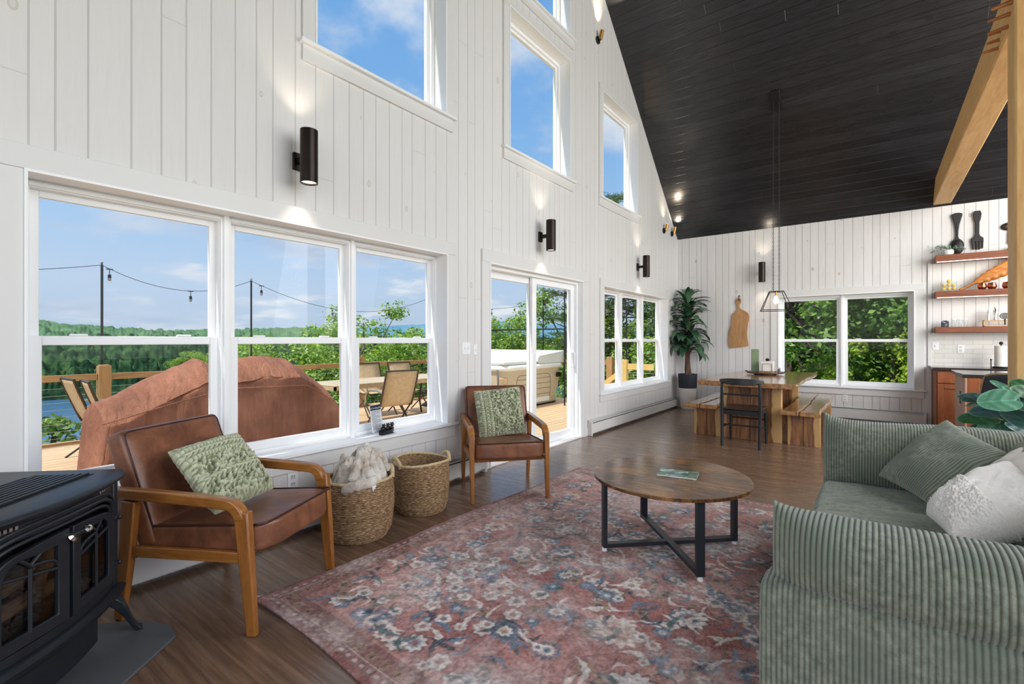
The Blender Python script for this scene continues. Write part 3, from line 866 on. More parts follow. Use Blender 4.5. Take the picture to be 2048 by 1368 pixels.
def rosette(R, pet, cols, rot=0, sx=1.0):
    def fn(dx, dy):
        c, s_ = math.cos(rot), math.sin(rot); a_, b_ = dx * c + dy * s_, (-dx * s_ + dy * c) * sx
        r = np.hypot(a_, b_); th = np.arctan2(b_, a_); out = []
        for k, (fr, cl, am) in enumerate(cols):
            edge = R * fr * (1 + 0.13 * np.cos(pet * th + k))
            out.append((soft(r - edge), cl, am))
        return out
    return fn
def leaf(L, W, rot, cl, curve=0.6):
    def fn(dx, dy):
        c, s_ = math.cos(rot), math.sin(rot); a_, b_ = dx * c + dy * s_, -dx * s_ + dy * c
        b_ = b_ - curve * a_ * a_ / L
        w_ = W * np.clip(1 - (a_ / L) ** 2, 0, 1) * (1 + 0.25 * np.cos(a_ * 160))
        return [(soft(np.abs(b_) - w_) * (np.abs(a_) < L), cl, 0.85)]
    return fn
# vines
for k in range(16):
    ph = rr.uniform(0, 6); base = 0.2 + k * 0.14; 
    d = np.abs(X - (base + 0.11 * np.sin(Y * 5.2 + ph) + 0.05 * np.sin(Y * 11 + ph * 2))) - 0.0045
    put(soft(d, 0.004), c_navy, 0.36)
for k in range(12):
    ph = rr.uniform(0, 6); base = 0.25 + k * 0.24
    d = np.abs(Y - (base + 0.10 * np.sin(X * 6.1 + ph))) - 0.004
    put(soft(d, 0.004), c_teal, 0.35)
big = []
for j in range(10):
    for i in range(7):
        cx = 0.30 + i * 0.31 + (0.15 if j % 2 else 0) + rr.uniform(-.05, .05); cyy = 0.30 + j * 0.285 + rr.uniform(-.05, .05)
        if cx > RW - 0.24 or cyy > RL - 0.22: continue
        big.append((cx, cyy)); R = rr.uniform(0.045, 0.095); kind = rr.integers(0, 4); pet = int(rr.integers(7, 13))
        if kind == 0: cols = [(1, c_blue, .8), (.72, c_rose, .8), (.55, c_cream, .85), (.3, c_blue, .8), (.15, c_navy, .7)]
        elif kind == 1: cols = [(1, c_cream, .8), (.66, c_tan, .7), (.45, c_rose, .8), (.25, c_navy, .8)]
        elif kind == 2: cols = [(1, c_navy, .65), (.86, c_cream, .85), (.5, c_blue, .7), (.28, c_red, .9)]
        else: cols = [(1, c_blue, .75), (.8, c_teal, .6), (.5, c_cream, .8), (.26, c_tan, .9)]
        stamp(cx, cyy, R * 1.3, rosette(R, pet, cols, rr.uniform(0, 6), rr.uniform(0.8, 1.2)))
for k in range(420):
    cx, cyy = rr.uniform(0.2, RW - .2), rr.uniform(0.2, RL - .2); R = rr.uniform(0.022, 0.05); v = rr.integers(0, 4)
    cl = [c_cream, c_blue, c_tan, c_cream][v]; inner = [c_navy, c_cream, c_navy, c_red][v]
    stamp(cx, cyy, R * 1.3, rosette(R, int(rr.integers(5, 9)), [(1.1, c_navy, .35), (.95, cl, .8), (.4, inner, .75)], rr.uniform(0, 6)))
for k in range(520):
    cx, cyy = rr.uniform(0.2, RW - .2), rr.uniform(0.2, RL - .2)
    stamp(cx, cyy, 0.13, leaf(rr.uniform(.035, .10), rr.uniform(.007, .018), rr.uniform(0, 6.3), [c_navy, c_blue, c_teal, c_cream][rr.integers(0, 4)], rr.uniform(-1, 1)))
# border
bd = np.minimum(np.minimum(X, RW - X), np.minimum(Y, RL - Y)); tt = np.where(np.minimum(X, RW - X) < np.minimum(Y, RL - Y), Y, X)
put(soft(bd - 0.175) * soft(0.165 - bd), c_tan, 0.6)
bmask = (bd < 0.165); 
put(bmask.astype(float), c_dk, 0.45)
fl = np.hypot((tt % 0.085) - 0.0425, (bd - 0.105)) + 0.006 * np.sin(tt * 300)
put(soft(fl - 0.026) * bmask, c_tan, 0.75); put(soft(fl - 0.010) * bmask, c_dk, 0.7)
fl2 = np.hypot((tt % 0.05) - 0.025, (bd - 0.048) * 1.4); put(soft(fl2 - 0.013) * (bd < 0.07), c_cream, 0.5)
put(soft(bd - 0.022), c_red * 0.8, 0.8)
put(soft(np.abs(bd - 0.075) - 0.003), c_cream, 0.4)
# wear: pale distressed patches, streaks along the weave
wear = np.clip(0.35 + 0.9 * n3 + 0.35 * n2, 0, 1); put(wear, np.array(srgb(204, 190, 186)), 0.5)
streak = fbm2(nx, ny * 1, 200, 1, 41)
img = img * (1 + 0.16 * n2[..., None] + 0.20 * streak[..., None])
fade = np.clip(Y / RL * 1.1 - 0.25, 0, 1); put(fade, np.array(srgb(182, 162, 156)), 0.22)
img = np.clip(img * 1.08, 0.01, 1)
edge_l = 0.012 * np.sin(Y * 3.3) + 0.008 * np.sin(Y * 9)
Zr = 0.010 + 0.0015 * n1 + 0.003 * np.exp(-(Y / 0.12) ** 2) * (1 + np.sin(X * 14)) + 0.003 * np.exp(-(X / 0.10) ** 2) * (1 + np.sin(Y * 9))
Xr = X + edge_l * np.exp(-X / 0.15); Yr = Y + 0.015 * np.sin(X * 4) * np.exp(-Y / 0.15)
top = np.stack([Xr, Yr, Zr], -1).reshape(-1, 3)
# skirt down to the floor
b_idx = np.concatenate([np.arange(nx), np.arange(1, ny) * nx + nx - 1, (ny - 1) * nx + np.arange(nx - 2, -1, -1), np.arange(ny - 2, 0, -1) * nx])
low = top[b_idx].copy(); low[:, 2] = 0.0005
kk = np.arange(len(b_idx)); k2 = (kk + 1) % len(b_idx)
sk = np.stack([b_idx[kk], nx * ny + kk, nx * ny + k2, b_idx[k2]], -1)
m, t, p = base_mat('faded_persian_rug')
at = t.node('ShaderNodeAttribute', attribute_name='tint'); co = t.coord('Object'); sx = t.sep(co)
wv = t.noise(t.comb(t.math('MULTIPLY', sx[0], 260), t.math('MULTIPLY', sx[1], 26), 0), 1.0, 2, 0.6)
wn = t.noise(co, 90, 4, 0.7)
c = t.mix(t.mapr(wv, 0.42, 0.75), at.outputs['Color'], t.mix(0.35, at.outputs['Color'], srgb(205, 194, 190)))
c = t.mix(t.mapr(wn, 0.52, 0.72, 0, 0.45), c, srgb(70, 46, 46))
t.put(p, 'Base Color', c); p.inputs['Roughness'].default_value = 0.92; p.inputs['Specular IOR Level'].default_value = 0.15
t.put(p, 'Normal', t.bump(t.math('ADD', wv, wn), 0.4, 0.003)); M_rug = m
cc = np.concatenate([img.reshape(-1, 3), np.tile(c_dk, (len(low), 1))])
rug = np_mesh('area_rug', np.concatenate([top, low]), np.concatenate([grid_faces(nx, ny), sk]), M_rug, None, smooth=True, loc=(0.668, 1.10, 0), col=cc, rot=(0, 0, math.radians(-1.3)), angle=180)
tag(rug, 'faded red and blue oriental rug under the coffee table', 'rug')
mb = MB(); mb.prism([(0.0, 0), (-0.035, 0.018), (-0.05, -0.02), (0.0, -0.03)], 0.001, 0.003); mb.build('rug_label', M_vinyl, rug, loc=(0.01, 0.04, 0))

# ------------------------------------------------------------------ coffee table
m, t, p = base_mat('rustic_brown_board')
co = t.coord('Object'); mp = t.mapping(co, scale=(2.0, 14, 1), rot=(0, 0, math.radians(40)))
n1_ = t.noise(mp, 1.6, 6, 0.7, 1.2); n2_ = t.noise(co, 3.5, 5, 0.6, 0.5)
c = t.ramp(t.math('ADD', t.math('MULTIPLY', n1_, 0.55), t.math('MULTIPLY', n2_, 0.45)), [(0.34, srgb(40, 27, 20)), (0.46, srgb(86, 56, 34)), (0.55, srgb(138, 94, 54)), (0.68, srgb(176, 126, 74))])
t.put(p, 'Base Color', c); p.inputs['Roughness'].default_value = 0.17; t.put(p, 'Normal', t.bump(n1_, 0.04, 0.003)); M_rustic = m
M_char = plain('charcoal_metal', srgb(52, 55, 60), 0.35, metal=0.3)
ct = thing('coffee_table', 'round rustic brown coffee table with black crossed metal frame on the rug', 'coffee table', (2.077, 2.935, 0.012))
mb = MB(); mb.lathe([(0.001, 0.419), (0.462, 0.419), (0.465, 0.421), (0.465, 0.436), (0.462, 0.438), (0.001, 0.438)], 96, c=(0, 0.01, 0), cap=False)
mb.build('tabletop', M_rustic, ct, smooth=True, angle=15)
for (ax, ay), (bx, by) in (((-0.290, -0.300), (0.31, 0.28)), ((0.275, -0.325), (-0.285, 0.305))):
    d = (Vector((bx, by, 0)) - Vector((ax, ay, 0))).normalized()
    rz = math.atan2(d.y, d.x); zb = 0.034 if ax < 0 else 0.036
    mb = MB(); L = math.hypot(bx - ax, by - ay)
    mb.box(((ax + bx) / 2, (ay + by) / 2, zb), (L, 0.042, 0.024), rot=(0, 0, rz)); mb.build('crossbar', M_char, ct, bevel=0.002)
    for (px_, py_) in ((ax, ay), (bx, by)):
        mb = MB(); mb.box((px_, py_, 0.22), (0.024, 0.046, 0.396), rot=(0, 0, rz)); lg = mb.build('leg', M_char, ct, bevel=0.002)
        mb = MB(); mb.cyl((px_, py_, 0.0), (px_, py_, 0.022), 0.016, 0.013, 12); mb.build('foot_pad', M_vinyl, lg)
# booklet
bk = thing('guide_booklet', 'green and blue guide booklet lying on the round coffee table', 'booklet', (2.12, 2.965, 0.451), math.radians(10))
M_pages = plain('paper_pages', srgb(236, 232, 224), 0.7)
m, t, p = base_mat('booklet_cover'); vo = t.node('ShaderNodeTexVoronoi', i_Scale=26); t.l.new(t.coord('Object'), vo.inputs['Vector'])
c = t.ramp(t.sep(vo.outputs['Color'])[0], [(0.1, srgb(56, 84, 66)), (0.35, srgb(120, 150, 128)), (0.5, srgb(86, 140, 190)), (0.65, srgb(206, 214, 206)), (0.85, srgb(92, 130, 96))])
t.put(p, 'Base Color', c); p.inputs['Roughness'].default_value = 0.3
mb = MB(); mb.box((0, 0, 0.006), (0.225, 0.148, 0.009)); mb.build('pages', M_pages, bk)
mb = MB(); mb.box((0, 0, 0.0113), (0.23, 0.152, 0.0014)); mb.box((0, 0, 0.0007), (0.23, 0.152, 0.0014)); mb.build('cover', m, bk)
for k, wdt in enumerate((0.10, 0.07, 0.085)):
    pass

# ------------------------------------------------------------------ corduroy sofa
PITCH = 0.0137
sofa = thing('corduroy_sofa', 'green wide-wale corduroy sofa on the right facing the coffee table', 'sofa', (3.35, 2.55, 0))
SX, SY = 3.35, 2.55
def rib_loft(name, prof_fn, x0, x1, nprof, m, amp=0.0055, pinch_ends=True, pitch=PITCH, capend=True):
    """loft of a closed profile in the y-z plane along x with vertical ribs; prof_fn(t, s) -> (y, z), s in 0..1 along x"""
    nseg = int((x1 - x0) / pitch * 7); s = np.linspace(0, 1, nseg + 1); xx = x0 + (x1 - x0) * s
    tt_ = np.linspace(0, 1, nprof, endpoint=False)
    T, S = np.meshgrid(tt_, s)
    Yp, Zp = prof_fn(T, S)
    cy_ = Yp.mean(1, keepdims=True); cz_ = Zp.mean(1, keepdims=True)
    dy = Yp - cy_; dz = Zp - cz_; L = np.sqrt(dy ** 2 + dz ** 2) + 1e-6
    Xg = np.repeat(xx[:, None], nprof, 1)
    h = ribs(Xg, pitch, amp)
    Yp = Yp + dy / L * h; Zp = Zp + dz / L * h
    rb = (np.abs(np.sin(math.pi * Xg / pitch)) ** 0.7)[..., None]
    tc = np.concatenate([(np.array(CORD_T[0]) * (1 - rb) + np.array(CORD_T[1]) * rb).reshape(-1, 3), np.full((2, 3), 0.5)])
    V = np.stack([Xg - SX, Yp - SY, Zp], -1).reshape(-1, 3)
    F = grid_faces(nprof, nseg + 1, True)
    c0 = len(V); V = np.concatenate([V, [[x0 - SX, cy_[0, 0] - SY, cz_[0, 0]], [x1 - SX, cy_[-1, 0] - SY, cz_[-1, 0]]]])
    k = np.arange(nprof); k2 = (k + 1) % nprof; last = nseg * nprof
    tri1 = np.stack([k2, k, np.full(nprof, c0), np.full(nprof, c0)], -1)[:, :4]; tri2 = np.stack([last + k, last + k2, np.full(nprof, c0 + 1), np.full(nprof, c0 + 1)], -1)
    me_faces = F
    o = np_mesh_mixed(name, V, me_faces, np.concatenate([tri1[:, :3], tri2[:, :3]]), m, sofa, tc)
    return o
def np_mesh_mixed(name, V, Q, T, m, parent, col):
    me = bpy.data.meshes.new(name)
    loops = np.concatenate([Q.ravel(), T.ravel()]).astype(np.int32)
    starts = np.concatenate([np.arange(0, Q.size, 4), Q.size + np.arange(0, T.size, 3)]).astype(np.int32)
    tot = np.concatenate([np.full(len(Q), 4), np.full(len(T), 3)]).astype(np.int32)
    me.vertices.add(len(V)); me.vertices.foreach_set('co', np.asarray(V, np.float32).ravel())
    me.loops.add(len(loops)); me.loops.foreach_set('vertex_index', loops)
    me.polygons.add(len(starts)); me.polygons.foreach_set('loop_start', starts); me.polygons.foreach_set('loop_total', tot)
    a = me.color_attributes.new('tint', 'FLOAT_COLOR', 'POINT'); c4 = np.ones((len(V), 4), np.float32); c4[:, :3] = col; a.data.foreach_set('color', c4.ravel())
    me.update(calc_edges=True); me.validate()
    return link(name, me, m, parent, smooth=True, angle=180)
def superprof(T, cy_, cz_, hy, hz, p=3.2):
    a = T * 2 * np.pi; c, s = np.cos(a), np.sin(a)
    return cy_ + hy * np.sign(c) * np.abs(c) ** (2 / p), cz_ + hz * np.sign(s) * np.abs(s) ** (2 / p)
def endround(S, L, r):
    """shrink factor towards both ends giving a rounded end of radius r"""
    d = np.minimum(S, 1 - S) * L
    return np.where(d < r, np.sqrt(np.clip(1 - (1 - d / r) ** 2, 0.0, 1)), 1.0)
def base_prof(y0, y1, z0, z1, L):
    def f(T, S):
        e = endround(S, L, 0.05); hy = (y1 - y0) / 2 - 0.03 * (1 - e); hz = (z1 - z0) / 2 - 0.03 * (1 - e)
        return superprof(T, (y0 + y1) / 2, (z0 + z1) / 2, hy, hz, 7)
    return f
def arm_prof(y0, y1, z0, z1, L, lean_=0.0):
    def f(T, S):
        d = np.minimum(S, 1 - S) * L
        e = np.clip(d / 0.14, 0, 1) ** 0.5
        hy = (y1 - y0) / 2 * (0.10 + 0.90 * e); hz = (z1 - z0) / 2 * (1 + 0.16 * np.exp(-d / 0.035) - 0.04 * e * (1 + np.sin(S * 9)))
        yy, zz = superprof(T, (y0 + y1) / 2, (z0 + z1) / 2, hy, hz, 2.6)
        yy = yy + lean_ * (zz - z0)
        return yy, zz
    return f
X0 = 2.79
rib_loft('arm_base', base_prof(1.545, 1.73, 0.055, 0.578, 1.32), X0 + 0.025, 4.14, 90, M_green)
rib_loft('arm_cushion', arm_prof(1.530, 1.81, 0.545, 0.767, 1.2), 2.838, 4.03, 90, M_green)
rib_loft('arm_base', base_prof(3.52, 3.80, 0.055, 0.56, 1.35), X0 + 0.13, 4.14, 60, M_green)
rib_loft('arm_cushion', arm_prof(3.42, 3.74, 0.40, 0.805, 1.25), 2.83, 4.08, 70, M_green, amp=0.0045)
# seat platform and seat cushion
mb = MB(); mb.box((3.45 - SX, (1.85 + 3.52) / 2 - SY, 0.17), (1.24, 1.68, 0.22)); mb.build('seat_base', M_green_seat, sofa, bevel=0.03, seg=4)
nu_, nv_ = 150, 720
u = np.linspace(-1, 1, nu_); v = np.linspace(-1, 1, nv_); U, V = np.meshgrid(u, v)
hx, hy = 0.585, 0.85
wrn = fbm2(nu_, nv_, 5, 4, 77)
Xs = 3.395 + hx * U; Ys = 2.665 + hy * V
ed = np.clip((1 - np.abs(U)) / 0.10, 0, 1); ed = np.sqrt(1 - (1 - ed) ** 2); edv = np.clip((1 - np.abs(V)) / 0.06, 0, 1); edv = np.sqrt(1 - (1 - edv) ** 2)
Zs = 0.27 + 0.165 * ed * edv + 0.02 * (1 - U ** 2) * (1 - V ** 2) + 0.008 * wrn + ribs(Ys + 0.014 * wrn, 0.0137, 0.0022)
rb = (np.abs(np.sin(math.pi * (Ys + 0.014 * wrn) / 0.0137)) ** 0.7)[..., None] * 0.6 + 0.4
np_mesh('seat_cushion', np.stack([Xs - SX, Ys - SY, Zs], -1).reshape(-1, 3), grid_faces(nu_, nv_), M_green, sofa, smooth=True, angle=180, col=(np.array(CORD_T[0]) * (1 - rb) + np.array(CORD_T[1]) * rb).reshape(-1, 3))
mb = MB(); rounded_box(mb, (0.26, 2.16, 0.72), 0.08, 0, c=(4.12 - SX, 2.68 - SY, 0.42), cuts=10); mb.build('back_frame', M_green_seat, sofa, smooth=True, angle=60)
def cord_disp(ax, pitch_uv, amp):
    def f(U, V, side):
        q = (U if ax == 'u' else V)
        return amp * (np.abs(np.sin(math.pi * (q + 0.03 * np.sin(3 * (V if ax == 'u' else U)) ) / pitch_uv)) ** 0.7 - 0.6)
    return f
for k, (yc, zb) in enumerate(((2.22, 0.45), (3.05, 0.45))):
    c = [(3.60 - SX, yc - 0.40 - SY, zb - 0.02), (3.60 - SX, yc + 0.40 - SY, zb - 0.02), (3.82 - SX, yc + 0.39 - SY, 0.86), (3.82 - SX, yc - 0.39 - SY, 0.86)]
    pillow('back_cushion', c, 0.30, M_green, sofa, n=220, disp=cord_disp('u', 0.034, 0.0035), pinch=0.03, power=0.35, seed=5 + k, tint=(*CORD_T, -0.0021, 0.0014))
for x_, y_ in ((2.87, 1.66), (2.87, 3.70), (4.1, 1.66), (4.1, 3.7)):
    mb = MB(); mb.cyl((x_ - SX, y_ - SY, 0.012), (x_ - SX, y_ - SY, 0.08), 0.025, 0.03, 12); mb.build('leg', M_black, sofa)

# loose cushions on the sofa
o = pillow('corduroy_cushion', [(3.105, 3.40, 0.515), (3.30, 3.00, 0.495), (3.615, 3.21, 0.735), (3.395, 3.44, 0.855)], 0.17, M_green, n=300, disp=cord_disp('u', 0.062, 0.006), pinch=0.05, power=0.4, tint=(*CORD_T, -0.0036, 0.0024))
tag(o, 'square green corduroy cushion standing on a corner against the far sofa arm', 'cushion')
def boucle(U, V, side):
    n = U.shape[0]; return np.where(U < -0.15, 0.006 + 0.007 * fbm2(n, n, 60, 2, 9), 0.001 * fbm2(n, n, 8, 2, 10)) 
o = pillow('textured_cushion', [(3.265, 2.72, 0.53), (3.325, 2.44, 0.52), (3.68, 2.70, 0.64), (3.56, 2.98, 0.75)], 0.20, M_white_knit, n=180, disp=lambda U, V, s: np.where(V < 0, 0.005 + 0.006 * fbm2(U.shape[0], U.shape[0], 60, 2, 9), 0.002 * fbm2(U.shape[0], U.shape[0], 6, 2, 10)), pinch=0.04, power=0.38)
tag(o, 'large cream tufted cushion lying in front on the sofa seat', 'cushion')
o = pillow('linen_cushion', [(3.50, 3.22, 0.60), (3.50, 2.86, 0.60), (3.80, 2.90, 0.84), (3.80, 3.26, 0.84)], 0.16, M_linen, n=60, pinch=0.05)
tag(o, 'plain white cushion behind the tufted cushion at the sofa back', 'cushion')
o = pillow('small_cushion', [(3.24, 2.06, 0.545), (3.20, 1.90, 0.60), (3.62, 1.88, 0.66), (3.62, 2.14, 0.60)], 0.12, M_green, n=200, disp=cord_disp('v', 0.08, 0.004), pinch=0.05, tint=(*CORD_T, -0.0024, 0.0016))
tag(o, 'green corduroy cushion tucked behind the near sofa arm', 'cushion')
# ------------------------------------------------------------------ stove
M_iron = plain('black_cast_iron', srgb(40, 44, 50), 0.42, metal=0.25, var=0.12, scale=14, bump=0.12, bscale=180)
M_iron_dark = plain('black_cast_iron_inside', (0.008, 0.008, 0.008), 0.8)
M_log = wood('ceramic_log', srgb(40, 28, 20), srgb(110, 82, 56), 0.9, axis='Y', scale=4, bump=0.5)
M_chrome = plain('polished_nickel', (0.72, 0.70, 0.66), 0.16, metal=1.0, var=0.02)
M_slate = plain('grey_hearth_board', srgb(92, 94, 98), 0.62, var=0.04, bump=0.08, bscale=140)
M_ember = plain('black_ember_bed', srgb(30, 28, 27), 0.9, var=0.9, scale=120, bump=1.0, bscale=90)
ST = thing('stove', 'black cast iron gas stove with glass doors in the near left corner', 'stove', (0.738, 0.352, 0.012), math.radians(44))
BW = 0.335; BOW = 0.055
def bow(mb, k=BOW, w=BW):
    for v in mb.bm.verts: v.co.x += k * (1 - min(1.2, abs(v.co.y) / w) ** 2)
    return mb
def strip(mb, y0, y1, z0, z1, x0, x1, n=14):
    """box divided across y so that it can follow the bowed front"""
    for i in range(n):
        a = y0 + (y1 - y0) * i / n; b = y0 + (y1 - y0) * (i + 1) / n
    rr_ = []
    for i in range(n + 1):
        y = y0 + (y1 - y0) * i / n; rr_.append([(x0, y, z0), (x1, y, z0), (x1, y, z1), (x0, y, z1)])
    mb.rings(rr_, cap=True); return mb
# body shell: sides, back, bottom and the front surround
mb = MB()
mb.box((-0.21, BW - 0.01, 0.455), (0.42, 0.02, 0.47)); mb.box((-0.21, -BW + 0.01, 0.455), (0.42, 0.02, 0.47)); mb.box((-0.41, 0, 0.455), (0.02, 0.66, 0.47)); mb.box((-0.2, 0, 0.235), (0.40, 0.66, 0.03))
f2 = MB(); strip(f2, -BW, BW, 0.62, 0.695, -0.02, 0.006); bow(f2)
f3 = MB(); strip(f3, -BW, BW, 0.225, 0.265, -0.02, 0.006); bow(f3); f3.build('front_sill', M_iron, ST, bevel=0.003)
body = mb.build('stove_body', M_iron, ST, bevel=0.004)
f2.build('front_surround', M_iron, ST, bevel=0.003)
# corner posts on the front
for s in (1, -1):
    mb = MB(); mb.box((0.002, s * (BW - 0.018), 0.455), (0.03, 0.036, 0.44)); mb.box((0.012, s * (BW - 0.030), 0.455), (0.02, 0.012, 0.44))
    mb.build('corner_post', M_iron, ST, bevel=0.004)
# arched mouldings above the doors
mb = MB()
for k, (rw, rh, off) in enumerate(((0.285, 0.075, 0.598), (0.262, 0.058, 0.592), (0.30, 0.092, 0.603))):
    pts = []
    for i in range(33):
        a = math.pi * i / 32; c = math.cos(a); s_ = math.sin(a)
        y = rw * math.copysign(abs(c) ** 0.55, c); z = off - 0.05 + rh * s_ ** 0.75 + 0.015
        pts.append((0.008, y, z))
    pts = [(0.008, pts[0][1], 0.28)] + pts + [(0.008, pts[-1][1], 0.28)]
    mb.tube(pts, 0.007 if k else 0.009, 8)
bow(mb); mb.build('arch_moulding', M_iron, ST, smooth=True)
# doors
def door_outline(s, inset=0.0):
    pts = [(0.008 + inset, 0.275 + inset), (0.272 - inset, 0.275 + inset), (0.272 - inset, 0.50)]
    for i in range(1, 9):
        a = i / 8 * math.pi / 2
        pts.append((0.272 - inset - (0.10 - inset) * (1 - math.cos(a)), 0.50 + (0.085 - inset * 0.6) * math.sin(a)))
    pts += [(0.10, 0.595 - inset), (0.008 + inset, 0.600 - inset)]
    return [(s * y, z) for y, z in pts]
for s in (1, -1):
    o_, i_ = door_outline(s), door_outline(s, 0.042)
    mb = MB()
    for a, b in ((0.006, 0.026),):
        A = [mb.bm.verts.new((a, y, z)) for y, z in o_]; B = [mb.bm.verts.new((b, y, z)) for y, z in o_]
        C = [mb.bm.verts.new((a, y, z)) for y, z in i_]; D = [mb.bm.verts.new((b - 0.004, y, z)) for y, z in i_]
        nn = len(o_)
        for k in range(nn):
            k2 = (k + 1) % nn
            mb.bm.faces.new((A[k], A[k2], B[k2], B[k])); mb.bm.faces.new((B[k], B[k2], D[k2], D[k]))
            mb.bm.faces.new((D[k], D[k2], C[k2], C[k])); mb.bm.faces.new((C[k], C[k2], A[k2], A[k]))
    bow(mb); d = mb.build('stove_door', M_iron, ST, bevel=0.003)
    mb = MB()
    mb.tube([(0.016, s * 0.145, 0.31), (0.016, s * 0.145, 0.52)], 0.006, 8)
    arc = [(0.016, s * (0.145 - 0.095 * math.sin(a)), 0.50 + 0.035 * math.cos(a) - 0.01) for a in [q / 8 * math.pi / 2 for q in range(9)]]
    mb.tube(arc, 0.006, 8)
    mb.tube([(0.016, s * 0.045, 0.475), (0.016, s * 0.24, 0.515)], 0.006, 8)
    mb.tube([(0.016, s * 0.145, 0.53), (0.016, s * 0.19, 0.57)], 0.006, 8); mb.tube([(0.016, s * 0.145, 0.53), (0.016, s * 0.10, 0.565)], 0.006, 8)
    bow(mb); mb.build('tracery', M_iron, d, smooth=True)
    mb = MB(); mb.prism([(y, z) for y, z in i_], 0.008, 0.011)
    for v in mb.bm.verts: v.co = Vector((v.co.z, v.co.x, v.co.y))
    bow(mb); mb.build('door_glass', M_clear, d)
    for zz_ in (0.33, 0.52):
        mb = MB(); mb.tube([(0.018, s * 0.262, zz_), (0.024, s * 0.318, zz_)], 0.008, 8); mb.ball((0.03, s * 0.322, zz_), 0.010)
        mb.build('hinge', M_iron, d, smooth=True)
mb = MB(); prof = [(0.016, 0), (0.02, 0.004), (0.010, 0.012), (0.008, 0.03), (0.010, 0.045), (0.015, 0.06), (0.010, 0.067), (0.001, 0.069)]
mb.lathe(prof, 16, cap=False)
for v in mb.bm.verts: v.co = Matrix.Rotation(math.radians(62), 3, 'Y') @ v.co
mb.build('door_handle', M_chrome, ST, loc=(0.082, -0.0, 0.565), smooth=True)
# firebox with logs
mb = MB(); mb.box((-0.19, 0, 0.455), (0.30, 0.56, 0.36))
fb = mb.bm.faces[:]
for f in [q for q in mb.bm.faces if q.calc_center_median().x > -0.05]: mb.bm.faces.remove(f)
mb.build('firebox', M_iron_dark, ST)
mb = MB()
for (a, b, r) in (((-0.10, -0.22, 0.335), (-0.06, 0.16, 0.345), 0.030), ((-0.17, -0.18, 0.37), (-0.13, 0.20, 0.40), 0.034), ((-0.06, 0.02, 0.36), (-0.16, 0.22, 0.44), 0.024), ((-0.05, -0.16, 0.37), (-0.16, -0.02, 0.45), 0.022)):
    mb.cyl(a, b, r, r * 0.85, 10)
mb.build('log', M_log, ST, smooth=True)
g = lambda u, v: (-0.24 + 0.22 * u, -0.25 + 0.5 * v, 0.292 + 0.022 * math.sin(u * 7) * math.sin(v * 19) + random.uniform(0, 0.014))
mb = MB(); mb.grid(g, 30, 60); mb.build('ember_bed', M_ember, ST)
# top plate with louvres
def top_outline(e, z):
    pts = [(-0.44 - e, -BW - e), (-0.44 - e, BW + e), (0.0 + e * 0.3, BW + e)]
    for i in range(1, 16):
        y = (BW + e) * (1 - 2 * i / 16); pts.append((0.012 + e * 0.8 + (BOW + 0.014) * (1 - (y / (BW + e)) ** 2), y))
    pts += [(0.0 + e * 0.3, -BW - e)]
    return [(x, y, z) for x, y in pts]
mb = MB(); mb.rings([top_outline(0.012, 0.682), top_outline(0.026, 0.690), top_outline(0.034, 0.702), top_outline(0.030, 0.712), top_outline(0.018, 0.716)], cap=True)
tp = mb.build('top_plate', M_iron, ST, smooth=True, angle=50)
mb = MB()
for k in range(9):
    x = -0.055 - k * 0.024
    w_ = 0.27 - 0.006 * k
    mb.box((x, 0, 0.721), (0.012, 2 * w_, 0.010))
mb.build('top_louvre', M_iron, tp, bevel=0.003)
mb = MB(); mb.box((-0.15, 0, 0.7165), (0.225, 0.56, 0.001)); mb.build('louvre_gap', M_iron_dark, tp)
# vent slots under the top
for s in (1, -1):
    mb = MB()
    for k in range(7): mb.box((0.010, s * (0.29 - 0.016 * k - 0.012), 0.668), (0.006, 0.009, 0.012))
    bow(mb); mb.build('vent_slots', M_chrome, ST)
# base moulding and ash skirt
def base_out(e, z):
    pts = [(-0.42, -BW - e), (-0.42, BW + e), (e, BW + e)]
    for i in range(1, 16):
        y = (BW + e) * (1 - 2 * i / 16); pts.append((0.008 + e + BOW * (1 - (y / (BW + e)) ** 2), y))
    pts.append((e, -BW - e)); return [(x, y, z) for x, y in pts]
mb = MB(); mb.rings([base_out(-0.06, 0.150), base_out(-0.01, 0.168), base_out(0.006, 0.178), base_out(0.010, 0.19), base_out(0.026, 0.205), base_out(0.030, 0.218), base_out(0.022, 0.228), base_out(0.002, 0.236)], cap=True)
mb.build('base_moulding', M_iron, ST, smooth=True, angle=40)
mb = MB(); strip(mb, -0.27, 0.27, 0.03, 0.165, -0.06, -0.035, 14); mb.box((-0.22, 0.26, 0.10), (0.34, 0.02, 0.12)); mb.box((-0.22, -0.26, 0.10), (0.34, 0.02, 0.12)); bow(mb, 0.05); mb.build('ash_skirt', M_iron, ST, bevel=0.002)
for sx_, sy_ in ((1, 1), (1, -1), (-1, 1), (-1, -1)):
    xb = 0.0 if sx_ > 0 else -0.40
    mb = MB()
    P = [(xb - 0.02 * sx_, sy_ * 0.315, 0.19), (xb + 0.02 * sx_, sy_ * 0.335, 0.15), (xb + 0.036 * sx_, sy_ * 0.352, 0.10), (xb + 0.046 * sx_, sy_ * 0.372, 0.05), (xb + 0.058 * sx_, sy_ * 0.392, 0.012), (xb + 0.064 * sx_, sy_ * 0.402, 0.0)]
    mb.tube(P, [1.5, 1.35, 0.95, 0.7, 0.75, 0.95], sq=(0.042, 0.026)); mb.build('leg', M_iron, ST, bevel=0.004)
hp = MB(); hp.prism([(0.10, 0.10), (0.18, 0.42), (0.42, 0.70), (0.575, 0.775), (0.69, 0.762), (1.32, -0.02), (1.3, -0.4), (0.6, -0.4)], 0.0005, 0.012)
